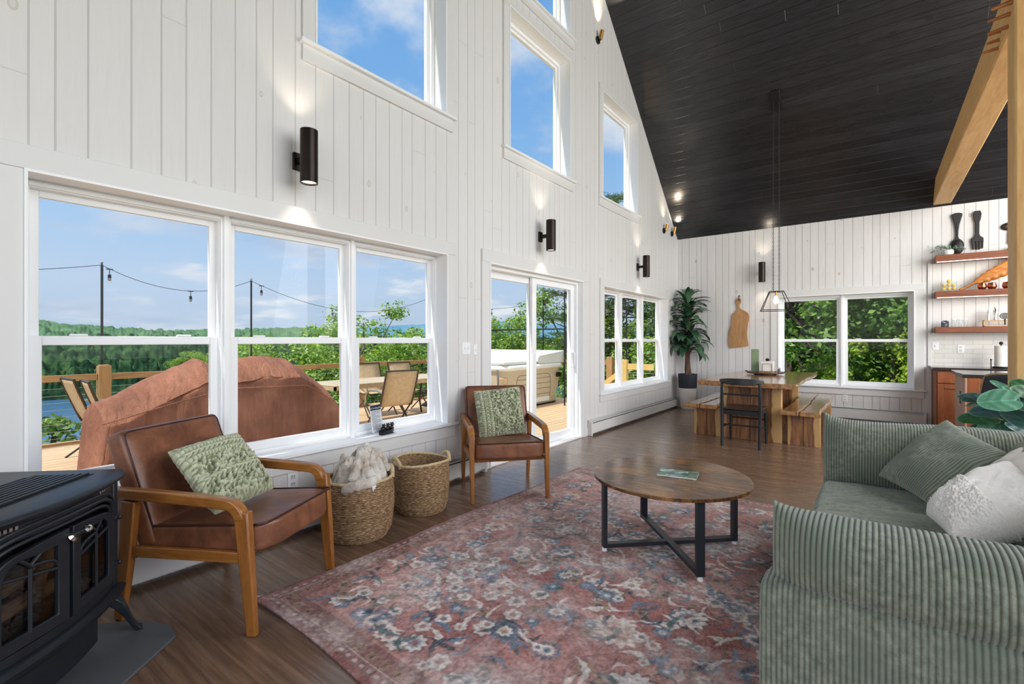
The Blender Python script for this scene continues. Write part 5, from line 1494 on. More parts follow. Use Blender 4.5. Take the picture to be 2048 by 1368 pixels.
tines = [(0.058, 2.585), (0.050, 2.585), (0.046, 2.69), (0.032, 2.69), (0.028, 2.575), (0.018, 2.575), (0.014, 2.69), (0.002, 2.69), (-0.002, 2.575), (-0.012, 2.575), (-0.016, 2.69), (-0.030, 2.69), (-0.036, 2.58), (-0.046, 2.58), (-0.064, 2.70), (-0.062, 2.735), (-0.030, 2.765), (-0.020, 2.80), (-0.022, 2.96), (-0.036, 3.01), (-0.044, 3.08)]
outline_obj('fork_body', [(fx + x, z) for x, z in pts + tines], YB - 0.034, YB - 0.004, M_blackcer, 0.005, fk)
# small leafy pot
t = thing('small_potted_plant', 'small silvery green plant in a white pot on the top shelf', 'plant', (3.93, YS, zb))
mb = MB(); mb.lathe([(0.001, 0), (0.05, 0), (0.062, 0.03), (0.060, 0.075), (0.052, 0.075), (0.05, 0.06), (0.001, 0.06)], 24, cap=False); mb.build('pot', plain('white_ceramic', srgb(232, 230, 226), 0.35), t, smooth=True, angle=40)
M_euc = plain('silvery_green_leaf', srgb(132, 152, 132), 0.6, var=0.25)
mb = MB(); r_ = random.Random(8)
for k in range(9):
    az = r_.uniform(0, 6.28); ex = r_.uniform(0.09, 0.20) * (1.2 if math.cos(az) < 0 else 0.9); tip = Vector((math.cos(az) * ex, math.sin(az) * 0.05, 0.06 + r_.uniform(0.0, 0.10)))
    mb.tube([(0, 0, 0.06), (tip.x * 0.5, tip.y * 0.5, tip.z * 0.7 + 0.06), tip], 0.0018, 4)
    for j in range(12):
        f = 0.25 + 0.75 * j / 12; q = Vector((tip.x * f, tip.y * f, 0.06 + (tip.z - 0.06) * f + 0.05 * math.sin(f * 3.1) * (1 - f)))
        a = r_.uniform(0, 6.28); mb.ball(q + Vector((math.cos(a) * .014, math.sin(a) * .014, r_.uniform(-.012, .012))), 0.012, 6, 4, (1, 1, .25), rot=(r_.uniform(-1, 1), r_.uniform(-1, 1), a))
mb.build('foliage', M_euc, t, smooth=True)
# round ornament
t = thing('oval_ornament', 'black oval ornament with gold detail beside the post at the top', 'wall ornament')
mb = MB(); mb.ball((4.565, YB - 0.02, 2.86), 0.08, 24, 12, (1.0, 0.2, 0.68)); mb.build('oval_plate', M_blackcer, t, smooth=True)
mb = MB(); mb.ball((4.56, YB - 0.036, 2.86), 0.03, 12, 8, (1, .3, .7)); mb.ball((4.59, YB - 0.036, 2.875), 0.02, 12, 8, (1, .3, .7)); mb.build('gold_flower', M_brass, t, smooth=True)
mb = MB(); mb.cyl((4.57, YB - 0.02, 2.80), (4.57, YB - 0.02, 2.62), 0.012, 0.016); mb.lathe([(0.015, 0.06), (0.05, 0.0), (0.001, 0)], 20, c=(4.57, YB - 0.06, 2.51), cap=False); mb.build('ornament_foot', M_blackcer, t, smooth=True)
# lemons in a glass box
zb = at_shelf(1)
t = thing('glass_box', 'clear square glass dish holding lemons on the middle shelf', 'dish', (3.935, YS, zb))
mb = MB(); ring_h = 0.145
mb.b2((-0.085, -0.05, 0), (0.085, 0.05, 0.006))
for a, b in (((-0.085, -0.05), (0.085, -0.046)), ((-0.085, 0.046), (0.085, 0.05)), ((-0.085, -0.05), (-0.081, 0.05)), ((0.081, -0.05), (0.085, 0.05))): mb.b2((a[0], a[1], 0.006), (b[0], b[1], ring_h))
mb.build('glass_wall', M_clear, t)
M_lemon = plain('lemon_yellow', srgb(238, 196, 40), 0.45, var=0.08, bump=0.15, bscale=160)
M_stem = plain('lemon_tip', srgb(170, 150, 50), 0.6)
lm = None
for k, (x, z, y) in enumerate(((-0.055, 0.036, -.01), (0.0, 0.036, -.015), (0.054, 0.036, -.01), (-0.05, 0.087, 0.0), (0.0, 0.091, -0.008), (0.05, 0.087, 0.0), (0.0, 0.145, 0))):
    if lm is None:
        lm = thing('lemon', 'yellow lemon piled in the clear glass dish', 'lemon', group='lemons in the glass dish')
        mb = MB(); mb.ball((0, 0, 0), 0.0235, 16, 10, (1.12, 1, 1)); mb.build('peel', M_lemon, lm, smooth=True)
        mb = MB(); mb.ball((0.0265, 0, 0), 0.004, 8, 5); mb.build('tip', M_stem, lm, smooth=True); o = lm
    else: o = copy_tree(lm)
    o.location = (3.935 + x, YS + y, zb + z); o.rotation_euler = (k * 0.7, k * 1.3, k * 2.1)
# carved leaf
M_gold_leaf = wood('golden_carved_wood', srgb(150, 84, 30), srgb(226, 150, 70), 0.32, axis='X', scale=3, bump=0.2)
t = thing('leaf_ornament', 'golden carved wooden leaf lying along the middle shelf', 'ornament', (4.05, YS + 0.02, zb))
mb = MB(); rows = []
ctrl = [(0.0, 0.010), (0.09, 0.06), (0.19, 0.125), (0.30, 0.185), (0.42, 0.25), (0.55, 0.33), (0.68, 0.42), (0.80, 0.50)]
for i in range(48):
    s = i / 47; q = s * (len(ctrl) - 1); k = min(int(q), len(ctrl) - 2); a = Vector(ctrl[k]).lerp(Vector(ctrl[k + 1]), q - k)
    sw = max(0.0, (s - 0.24) / 0.76); wv_ = 0.085 * math.sin(math.pi * min(1, sw * 0.86 + 0.03)) ** 0.6 * (1 + 0.10 * math.sin(s * 70)) if sw > 0 else 0.010
    nrm = Vector((-0.55, 0.83))
    rows.append([(a.x + nrm.x * wv_, -0.01 + 0.012 * math.sin(s * 70), a.y + nrm.y * wv_), (a.x + nrm.x * wv_ * 0.5, -0.028, a.y + nrm.y * wv_ * 0.5), (a.x, -0.018, a.y), (a.x - nrm.x * wv_ * 0.5, -0.028, a.y - nrm.y * wv_ * 0.5), (a.x - nrm.x * wv_, -0.01 - 0.012 * math.sin(s * 70), a.y - nrm.y * wv_)])
mb.rings(rows, close=False, cap=False); mb.build('leaf_blade', M_gold_leaf, t, smooth=True, angle=180, solid=0.012)
mb = MB(); mb.tube([(c[0], -0.022, c[1] + 0.004) for c in ctrl[:7]], [0.012, 0.010, 0.009, 0.008, 0.007, 0.005, 0.003], 8); mb.build('leaf_stem', M_gold_leaf, t, smooth=True)
# copper mugs
M_copper = plain('copper', srgb(196, 116, 84), 0.18, metal=1.0, var=0.04)
mug = None
for k, (x, lb) in enumerate(((4.275, 'copper mug on the middle shelf, left one of the pair'), (4.375, 'copper mug on the middle shelf, right one of the pair'), (4.52, 'copper mug on the middle shelf beside the timber post'))):
    if mug is None:
        mug = thing('copper_mug', lb, 'mug', group='copper mugs on the middle shelf')
        mb = MB(); mb.lathe([(0.001, 0), (0.030, 0), (0.046, 0.022), (0.050, 0.045), (0.042, 0.078), (0.038, 0.090), (0.034, 0.088), (0.045, 0.045), (0.03, 0.008), (0.001, 0.008)], 28, cap=False); mb.build('mug_body', M_copper, mug, smooth=True, angle=50)
        mb = MB(); mb.tube([(-0.044, 0, 0.07), (-0.072, 0, 0.066), (-0.076, 0, 0.04), (-0.048, 0, 0.028)], 0.0045, 8); mb.build('handle', M_brass, mug, smooth=True); o = mug
    else: o = copy_tree(mug, label=lb)
    o.location = (x, YS - 0.05, zb); o.rotation_euler = (0, 0, math.radians(-80))
# lowest shelf
zb = at_shelf(2)
t = thing('patterned_candle', 'square dark blue and white patterned jar on the lowest shelf', 'jar', (3.895, YS, zb))
m, tt2, p = base_mat('blue_marbled'); c = tt2.ramp(tt2.noise(tt2.coord('Object'), 26, 4, 0.6, 1.0), [(0.45, srgb(34, 40, 62)), (0.6, srgb(80, 84, 104)), (0.66, srgb(214, 204, 196))]); tt2.put(p, 'Base Color', c); p.inputs['Roughness'].default_value = 0.3
mb = MB(); mb.box((0, 0, 0.042), (0.082, 0.082, 0.084)); mb.build('jar_body', m, t, bevel=0.008)
mb = MB(); mb.lathe([(0.03, 0.085), (0.03, 0.092), (0.001, 0.092)], 20, cap=False); mb.build('jar_lid', M_black, t)
tm = None
for k, (x, lb) in enumerate(((3.995, 'leftmost'), (4.055, 'middle'), (4.115, 'rightmost'))):
    lab = 'clear drinking glass on the lowest shelf, %s of the three' % lb
    if tm is None:
        tm = thing('drinking_glass', lab, 'glass', group='drinking glasses on the lowest shelf')
        mb = MB(); mb.lathe([(0.001, 0.004), (0.020, 0.006), (0.0245, 0.105), (0.026, 0.105), (0.0225, 0.0), (0.001, 0.0)], 24, cap=False); mb.build('tumbler', M_clear, tm, smooth=True, angle=40); o = tm
        mb = MB(); mb.lathe([(0.0243, 0.104), (0.0265, 0.104), (0.0265, 0.1065), (0.0243, 0.1065), (0.0243, 0.104)], 24, cap=False); mb.build('rim', M_chrome, tm)
    else: o = copy_tree(tm, label=lab)
    o.location = (x, YS, zb)
t = thing('bar_tool_stand', 'pale wooden stand for bar tools on the lowest shelf', 'stand', (4.44, YS, zb))
M_bamboo = wood('bamboo', srgb(196, 150, 96), srgb(226, 186, 132), 0.5, scale=3)
mb = MB(); mb.b2((-0.15, -0.05, 0), (0.22, 0.05, 0.014)); mb.b2((-0.15, -0.05, 0.075), (0.22, 0.05, 0.087)); mb.b2((-0.15, -0.05, 0), (-0.135, 0.05, 0.087)); mb.b2((0.205, -0.05, 0), (0.22, 0.05, 0.087)); mb.build('stand_frame', M_bamboo, t, bevel=0.002)
for x, z, lb, H_, r in ((4.345, 0.088, 'slim steel bottle pourer standing in the bar tool stand', 0.16, 0.018), (4.415, 0.088, 'steel cocktail shaker in the bar tool stand', 0.18, 0.032)):
    s_ = thing('cocktail_shaker', lb, 'shaker', (x, YS - 0.01, zb + z))
    mb = MB(); mb.lathe([(0.001, 0), (r * 0.85, 0), (r, H_ * 0.6), (r * 0.9, H_ * 0.7), (0.001, H_ * 0.7)], 24, cap=False); mb.build('shaker_cup', M_chrome, s_, smooth=True, angle=40)
    mb = MB(); mb.lathe([(r * 0.9, H_ * 0.7), (r * 0.6, H_ * 0.84), (r * 0.45, H_ * 0.9), (r * 0.45, H_), (0.001, H_ * 1.02)], 24, cap=False); mb.build('shaker_cap', M_chrome, s_, smooth=True, angle=40)
s_ = thing('cocktail_strainer', 'black round strainer with coil hanging on the bar tool stand', 'strainer', (4.50, YS - 0.055, zb + 0.14))
mb = MB()
for rr2 in (0.048, 0.030, 0.014):
    mb.tube([(rr2 * math.cos(a), 0, rr2 * math.sin(a) * 0.8) for a in [q / 20 * 2 * PI for q in range(21)]], 0.006, 6)
mb.tube([(0, 0, -0.04), (0, 0, -0.12)], 0.008, 8); mb.build('strainer_coil', M_black, s_, smooth=True)

# ------------------------------------------------------------------ tiles, counter, cabinet, paper towel
m, tt2, p = base_mat('white_subway_tile')
br = tt2.node('ShaderNodeTexBrick', i_Scale=1.0); x = tt2.sep(tt2.coord('Object')); tt2.l.new(tt2.comb(x[0], x[2], 0), br.inputs['Vector'])
br.inputs['Color1'].default_value = (*srgb(230, 226, 220), 1); br.inputs['Color2'].default_value = (*srgb(220, 216, 210), 1); br.inputs['Mortar'].default_value = (*srgb(196, 190, 184), 1)
br.inputs['Mortar Size'].default_value = 0.0022; br.inputs['Brick Width'].default_value = 0.205; br.inputs['Row Height'].default_value = 0.068; br.inputs['Mortar Smooth'].default_value = 0.2
tt2.put(p, 'Base Color', br.outputs['Color']); p.inputs['Roughness'].default_value = 0.15
h_ = tt2.math('ADD', tt2.math('MULTIPLY', br.outputs['Fac'], -1.0), tt2.math('MULTIPLY', tt2.noise(tt2.coord('Object'), 22, 2), 0.5)); tt2.put(p, 'Normal', tt2.bump(h_, 0.5, 0.004))
mb = MB(); mb.b2((3.757, YB - 0.012, 0.907), (5.8, YB, 1.392)); struct(mb.build('wall_backsplash', m))
M_granite = plain('dark_granite', srgb(58, 52, 50), 0.12, var=0.5, scale=90)
mb = MB(); mb.b2((3.725, 8.80, 0.869), (5.8, YB - 0.001, 0.907)); tag(mb.build('countertop', M_granite, bevel=0.004), 'dark stone countertop along the back wall', 'countertop')
M_alder = wood('knotty_alder', srgb(118, 62, 34), srgb(176, 104, 62), 0.42, axis='Z', scale=2.2, stretch=7, knots=2.6, bump=0.04)
M_alder_lit = wood('alder_lit_side', srgb(170, 128, 104), srgb(206, 168, 146), 0.4, axis='Z', scale=2.2, stretch=7)  # lit copy of the alder, light on the island's side put into colour
def cabinet(name, label, x0, x1, y0, y1, z1, doors):
    t = thing(name, label, 'cabinet', (x0, y0, 0))
    W_ = x1 - x0; D_ = y1 - y0
    mb = MB(); mb.b2((0, 0.02, 0.09), (W_, D_, z1)); mb.b2((0.0, 0.08, 0), (W_, D_, 0.09)); mb.build('cabinet_body', M_alder, t, bevel=0.002)
    n_ = doors; w_ = W_ / n_
    for k in range(n_):
        a, b = k * w_ + 0.012, (k + 1) * w_ - 0.008
        mb = MB(); mb.b2((a, 0.0, z1 - 0.175), (b, 0.02, z1 - 0.02)); d = mb.build('drawer', M_alder, t, bevel=0.003)
        mb = MB(); mb.b2((a, 0.0, 0.10), (b, 0.02, z1 - 0.19))
        d = mb.build('door', M_alder, t, bevel=0.003)
        mb = MB(); r0 = 0.062
        for q in ((a, a + r0, 0.10, z1 - 0.19), (b - r0, b, 0.10, z1 - 0.19), (a + r0, b - r0, 0.10, 0.10 + r0), (a + r0, b - r0, z1 - 0.19 - r0, z1 - 0.19)): mb.b2((q[0], -0.012, q[2]), (q[1], 0.0005, q[3]))
        mb.build('door_rail', M_alder, d, bevel=0.003)
    return t
cabinet('base_cabinet', 'knotty alder base cabinet under the dark countertop', 3.765, 4.72, 8.835, 9.43, 0.868, 2)
isl = thing('kitchen_island', 'kitchen island with stone top and wooden panels near the timber post', 'kitchen island', (3.885, 7.13, 0))
mb = MB(); mb.b2((0, 0.03, 0.0), (2.0, 0.80, 0.872)); mb.build('island_body', M_alder, isl, bevel=0.002)
mb = MB(); mb.b2((-0.018, 0.0, 0.0), (0.0, 0.82, 0.872)); mb.build('side_panel', M_alder_lit, isl, bevel=0.002)
mb = MB()
for a, b in ((0.0, 0.10), (0.60, 0.70)): mb.b2((a, 0.0, 0), (b, 0.03, 0.872))
mb.b2((0.10, 0.0, 0.78), (0.60, 0.03, 0.872)); mb.build('front_rail', M_alder, isl, bevel=0.003)
mb = MB(); mb.prism([(-0.035, 0.0), (2.05, 0.0), (2.05, 1.02), (-0.035, 1.02)], 0.873, 0.910); mb.build('stone_top', M_granite, isl, bevel=0.006)
mb = MB(); mb.b2((-0.024, 0.30, 0.56), (-0.018, 0.37, 0.70)); q = mb.build('outlet_plate', M_black, isl, bevel=0.002)
t = thing('paper_towel_holder', 'paper towel roll on a black holder on the countertop', 'paper towel holder', (4.445, 9.14, 0.908))
mb = MB(); mb.lathe([(0.001, 0), (0.085, 0), (0.088, 0.008), (0.08, 0.02), (0.001, 0.02)], 32, cap=False); mb.cyl((0, 0, 0.02), (0, 0, 0.33), 0.006); mb.ball((0, 0, 0.335), 0.022); mb.cyl((-0.10, -0.02, 0), (-0.10, -0.02, 0.11), 0.006); mb.ball((-0.10, -0.02, 0.11), 0.011); mb.box((-0.05, -0.01, 0.008), (0.11, 0.02, 0.014)); mb.build('holder_stand', M_black, t, smooth=True, angle=40)
mb = MB(); mb.lathe([(0.02, 0.022), (0.066, 0.022), (0.066, 0.30), (0.02, 0.30), (0.02, 0.022)], 36, cap=False); mb.build('paper_roll', M_pages, t, smooth=True, angle=40)

# bar stool
M_vinylb = plain('black_faux_leather', srgb(36, 38, 44), 0.42, bump=0.1)
M_welt = plain('tan_welt', srgb(150, 134, 104), 0.6)
t = thing('bar_stool', 'black upholstered bar stool in front of the kitchen island', 'stool', (4.14, 6.66, 0))
def shell(u, v):
    a = (u - 0.5) * 2
    z = 0.62 + 0.34 * v; w_ = 0.225 - 0.035 * v ** 2
    return (a * w_, -0.20 - 0.05 * v + 0.10 * a * a, z - 0.028 * (abs(a) ** 4) * v)
mb = MB(); mb.grid(shell, 22, 14); bk_ = mb.build('backrest', M_vinylb, t, smooth=True, solid=0.028, angle=180)
mb = MB(); pts = [Vector(shell(0, v / 8)) for v in range(9)] + [Vector(shell(u / 20, 1.0)) for u in range(1, 21)] + [Vector(shell(1, 1 - v / 8)) for v in range(1, 9)]
mb.tube(pts, 0.0155, 8); mb.build('welt', M_welt, bk_, smooth=True)
mb = MB(); rounded_box(mb, (0.44, 0.42, 0.08), 0.03, 0.01, c=(0, 0.0, 0.64)); mb.build('seat', M_vinylb, t, smooth=True, angle=60)
for sx_ in (1, -1):
    for sy_ in (1, -1):
        mb = MB(); mb.tube([(sx_ * 0.15, sy_ * 0.14, 0.61), (sx_ * 0.215, sy_ * 0.20, 0)], [0.014, 0.011], 10); mb.build('leg', M_black, t, smooth=True)
mb = MB(); mb.tube([(-0.19, -0.18, 0.22), (0.19, -0.18, 0.22), (0.19, 0.18, 0.22), (-0.19, 0.18, 0.22), (-0.19, -0.18, 0.22)], 0.009, 8); mb.build('footrest', M_black, t, smooth=True)

# ------------------------------------------------------------------ broad-leaved plant behind the sofa
m, tt2, p = base_mat('broad_leaf_green'); co = tt2.coord('Object'); at = tt2.node('ShaderNodeAttribute', attribute_name='tint')
n_ = tt2.noise(co, 9, 3)
tt2.put(p, 'Base Color', tt2.mix(tt2.mapr(n_, 0.3, 0.7, 0, 0.25), at.outputs['Color'], srgb(40, 80, 60))); p.inputs['Roughness'].default_value = 0.38; M_broad = m
t = thing('leafy_plant', 'plant with large round green leaves behind the sofa by the post', 'plant', (3.72, 3.98, 0))
BX, BY = 3.72, 3.98
def broad_leaf(centre, R, az, tilt, cl, roll=0.0, asp=0.72, k=0):
    n = 21; s = np.linspace(-1, 1, n); U, V = np.meshgrid(s, s)
    rad = np.maximum(abs(U), abs(V)); th = np.arctan2(V, U)
    x = R * rad * np.cos(th); y = R * asp * rad * np.sin(th) * (1 - 0.10 * np.cos(th) * rad)
    x = x + 0.0
    notch = np.exp(-((th - np.pi) ** 2) / 0.10) + np.exp(-((th + np.pi) ** 2) / 0.10)
    x = x + 0.16 * R * rad ** 3 * notch
    z = 0.10 * np.abs(y) + 0.05 * R * np.sin(th * 7) * rad ** 3 * 0.35 - 0.35 * (x / R) ** 2 * R * 0.3 - 0.004 * np.abs(np.sin((x + np.abs(y) * 0.8) * 60)) * (rad < 0.95)
    P = np.stack([x, y, z], -1).reshape(-1, 3)
    M = np.array((Matrix.Rotation(az, 3, 'Z') @ Matrix.Rotation(tilt, 3, 'Y') @ Matrix.Rotation(roll, 3, 'X')))
    P = P @ M.T + np.array([centre[0] - BX, centre[1] - BY, centre[2]])
    vein = np.clip(1 - np.abs(y) / (R * 0.035), 0, 1) + 0.6 * (np.abs(np.sin((x + np.abs(y) * 0.8) * 40)) < 0.16)
    edge = np.clip((rad - 0.9) * 12, 0, 1)
    c = np.array(cl)[None, None] * (1 + 0.7 * np.clip(vein, 0, 1)[..., None]) + np.array(srgb(120, 170, 130)) * edge[..., None] * 0.5
    o = np_mesh('leaf', P, grid_faces(n, n), M_broad, t, smooth=True, col=np.clip(c, 0, 1).reshape(-1, 3), angle=180)
    mb = MB(); tip = Vector(M @ np.array([-R * 0.80, 0, 0])) + Vector((centre[0] - BX, centre[1] - BY, centre[2]))
    mb.tube([tip, Vector((tip.x * 0.5, tip.y * 0.5, tip.z - 0.02)), (0, 0, max(0.45, tip.z - 0.12))], 0.005, 6); mb.build('leaf_stalk', M_stalk, o, smooth=True)
    return o
M_stalk = plain('green_stalk', srgb(96, 122, 72), 0.5)
LG, MG, DG, BG = srgb(96, 150, 120), srgb(52, 98, 60), srgb(50, 86, 78), srgb(56, 84, 88)
E_ = [((3.637, 3.72, 0.949), 0.094, 186, 8, LG, -55, 0.74), ((3.634, 3.80, 0.880), 0.118, 184, 4, BG, -40, 0.50), ((3.572, 3.88, 0.824), 0.098, 180, 6, MG, -38, 0.56), ((3.656, 3.90, 0.764), 0.102, 190, 14, LG, -52, 0.70),
      ((3.56, 3.94, 0.950), 0.085, 180, 2, BG, -20, 0.42), ((3.60, 3.98, 0.930), 0.10, 174, 4, DG, -24, 0.48), ((3.665, 3.85, 1.018), 0.060, 165, -34, LG, -50, 0.34), ((3.77, 3.80, 0.990), 0.10, 20, 10, MG, 45, 0.5),
      ((3.78, 3.74, 0.93), 0.105, 350, 14, BG, 45, 0.6), ((3.78, 3.92, 0.79), 0.115, 10, 20, BG, 48, 0.62), ((3.72, 3.76, 0.855), 0.10, 300, 30, DG, 20, 0.65), ((3.62, 4.05, 0.90), 0.10, 150, 10, DG, -20, 0.6),
      ((3.78, 3.92, 1.03), 0.09, 0, 8, MG, 35, 0.45), ((3.60, 3.96, 0.74), 0.11, 190, 20, DG, -30, 0.6), ((3.68, 3.84, 0.89), 0.08, 230, 30, BG, -30, 0.7), ((3.66, 3.94, 0.66), 0.11, 200, 30, BG, -40, 0.7)]
for k, (c, R, az, tl, cl, ro, asp) in enumerate(E_):
    broad_leaf(c, R, math.radians(az), math.radians(tl), cl, math.radians(ro), asp, k)
mb = MB(); mb.tube([(0, 0, 0.25), (0.01, 0, 0.6), (0, 0, 1.0)], [0.014, 0.012, 0.006], 8); mb.build('stem', M_bark, t, smooth=True)
mb = MB(); mb.lathe([(0.001, 0), (0.11, 0), (0.14, 0.28), (0.13, 0.28), (0.125, 0.25), (0.001, 0.25)], 30, cap=False); mb.build('pot', M_sea, t, smooth=True, angle=40)

# ------------------------------------------------------------------ rules sign with bear figurine on the window sill
t = thing('rules_sign', 'white and navy hot tub rules sign standing on the window sill', 'sign', (-0.045, 2.365, 0.536), math.radians(14))
M_navy = plain('navy_print', srgb(28, 34, 66), 0.4, var=0.02); M_card = plain('sign_card', srgb(226, 228, 232), 0.35, var=0.01)
lean_ = math.radians(-9)
def leanp(q): return Matrix.Rotation(lean_, 3, 'Y') @ Vector(q)
mb = MB(); mb.b2((-0.002, -0.055, 0.02), (0.002, 0.075, 0.235)); mb.build('sign_board', M_card, t, rot=(0, lean_, 0), bevel=0.001)
mb = MB(); mb.b2((0.0021, -0.053, 0.192), (0.0030, 0.073, 0.233)); hb = mb.build('header_band', M_navy, t, rot=(0, lean_, 0))
fc = bpy.data.curves.new('header_text', 'FONT'); fc.body = 'Hot Tub Safety Rules'; fc.size = 0.0158; fc.extrude = 0.0002; fc.align_x = 'CENTER'
_f = bpy.data.objects.new('text_source', fc); COL.objects.link(_f); bpy.context.view_layer.update()
_me = bpy.data.meshes.new_from_object(_f.evaluated_get(bpy.context.evaluated_depsgraph_get())); _me.name = 'header_text'; bpy.data.objects.remove(_f)
fo = bpy.data.objects.new('header_text', _me); COL.objects.link(fo); fo.parent = t; _me.materials.clear(); _me.materials.append(M_card)
fo.rotation_euler = (Matrix.Rotation(lean_, 3, 'Y') @ Euler((PI / 2, 0, PI / 2)).to_matrix()).to_euler(); fo.location = leanp((0.0034, 0.010, 0.204))
mb = MB(); r_ = random.Random(6)
for k in range(17):
    z = 0.183 - k * 0.0088
    mb.b2((0.0021, -0.048, z), (0.0026, -0.048 + (0.112 if k % 4 != 3 else 0.06) * r_.uniform(0.85, 1), z + 0.0026))
mb.build('text_line', M_navy, t, rot=(0, lean_, 0))
M_bear = plain('black_bear_figurine', srgb(24, 26, 32), 0.3); M_snout = plain('tan_snout', srgb(206, 166, 104), 0.5)
t = thing('bear_figurine', 'black figurine of three small bears in a canoe holding the rules sign', 'figurine', (-0.012, 2.425, 0.536), math.radians(10))
mb = MB(); rr_ = []
for i in range(15):
    s = i / 14 * 2 - 1; w_ = 0.026 * (1 - abs(s) ** 3) + 0.003; y = s * 0.085; zt = 0.034 + 0.010 * abs(s) ** 3
    rr_.append([(-w_, y, zt), (-w_ * 0.7, y, 0.004 + 0.006 * abs(s)), (w_ * 0.7, y, 0.004 + 0.006 * abs(s)), (w_, y, zt)])
mb.rings(rr_, cap=True); mb.box((0, 0, 0.003), (0.04, 0.13, 0.006)); mb.build('canoe', M_bear, t, smooth=True, angle=50)
for y in (-0.048, 0.0, 0.046):
    mb = MB(); mb.ball((0.004, y, 0.046), 0.020, 12, 8, (0.9, 0.9, 1)); mb.ball((0.014, y + 0.004, 0.070), 0.016, 12, 8); mb.ball((0.010, y - 0.009, 0.084), 0.005); mb.ball((0.010, y + 0.015, 0.084), 0.005)
    b_ = mb.build('bear', M_bear, t, smooth=True)
    mb = MB(); mb.ball((0.028, y + 0.005, 0.066), 0.0075, 10, 6, (1.1, 1, 0.8)); mb.build('snout', M_snout, b_, smooth=True)
# ------------------------------------------------------------------ the deck
DZ = -0.08; RAILX = -5.30; RAILZ = 0.83
M_deck, t_, p_ = make_boards('tan_deck_boards', 'X', 'Y', srgb(212, 180, 144), srgb(120, 80, 50), 0.143, 0.6, groove=0.007, joint_len=3.6, knot_amt=0.5, gdark=0.75, grain=0.22, varc=0.07, regular=True)
mb = MB(); mb.b2((RAILX - 0.18, -4.0, DZ - 0.16), (-TH, 9.75, DZ)); o = mb.build('deck', M_deck); tag(o, 'tan wooden deck outside the windows', 'deck', kind='structure')
M_treated = wood('treated_lumber', srgb(150, 112, 70), srgb(196, 154, 102), 0.6, axis='Y', scale=1.6, stretch=8, knots=1.2, bump=0.2)
M_treated_z = wood('treated_lumber_post', srgb(150, 112, 70), srgb(196, 154, 102), 0.6, axis='Z', scale=1.6, stretch=8, knots=1.2, bump=0.2)
M_treated_x = wood('yellow_lumber', srgb(196, 164, 92), srgb(224, 194, 126), 0.6, axis='X', scale=1.6, stretch=8, bump=0.2)
M_cable = plain('steel_cable', srgb(150, 152, 150), 0.35, metal=0.8)
def post(parent, x, y, h=1.03, s=0.135, z0=DZ, m=None):
    mb = MB(); mb.b2((x - s / 2, y - s / 2, z0), (x + s / 2, y + s / 2, z0 + h - 0.015)); mb.box((x, y, z0 + h - 0.008), (s * 0.8, s * 0.8, 0.014)); mb.build('rail_post', m or M_treated_z, parent, bevel=0.004)
rl = thing('deck_railing', 'wooden deck railing with steel cables on the lake side', 'railing', (0, 0, 0))
for y in (-2.2, 1.82, 5.90, 9.68): post(rl, RAILX, y)
for a, b in ((-4.0, -2.27), (-2.13, 1.75), (1.89, 5.83), (5.97, 9.61)):
    mb = MB(); mb.b2((RAILX - 0.02, a, RAILZ - 0.085), (RAILX + 0.02, b, RAILZ)); mb.build('top_rail', M_treated, rl, bevel=0.004)
for y in (-0.2, 3.86, 7.8):
    mb = MB(); mb.cyl((RAILX, y, DZ), (RAILX, y, RAILZ - 0.08), 0.018, n=8); mb.build('metal_baluster', M_black, rl)
for k in range(8):
    z = DZ + 0.09 + k * 0.092
    mb = MB(); mb.cyl((RAILX, -4.0, z), (RAILX, 9.66, z), 0.0028, n=5); mb.build('rail_cable', M_cable, rl)
mb = MB(); mb.b2((RAILX - 0.07, -4, DZ), (RAILX + 0.03, 9.7, DZ + 0.035)); mb.build('kick_board', M_treated, rl)
rl2 = thing('deck_railing', 'pale yellow wooden deck railing with stair rail beyond the far triple window', 'railing', (0, 0, 0))
M_yz = wood('yellow_lumber_post', srgb(196, 164, 92), srgb(224, 194, 126), 0.6, axis='Z', scale=1.6, stretch=8, bump=0.2)
post(rl2, -0.80, 8.75, 0.99, 0.11, m=M_yz)
mb = MB(); mb.b2((-0.74, 8.73, 0.715), (-0.22, 8.77, 0.83)); mb.build('top_rail', M_treated_x, rl2, bevel=0.004)
for k in range(8):
    z = DZ + 0.09 + k * 0.092
    mb = MB(); mb.cyl((-0.78, 8.75, z), (-0.22, 8.75, z), 0.0028, n=5); mb.build('rail_cable', M_cable, rl2)
mb = MB(); mb.tube([(-1.46, 8.62, 0.22), (-0.86, 8.75, 0.68)], 1.0, sq=(0.04, 0.09)); mb.build('stair_rail', M_treated_x, rl2)
post(rl2, -1.52, 8.60, 0.95, 0.11, m=M_yz)
rl3 = thing('deck_railing', 'wooden deck railing right behind the hot tub', 'railing', (0, 0, 0))
mb = MB(); mb.b2((RAILX + 0.07, 9.66, RAILZ - 0.085), (-1.6, 9.70, RAILZ)); mb.build('top_rail', M_treated, rl3, bevel=0.004)
post(rl3, -1.55, 9.68, 1.0)
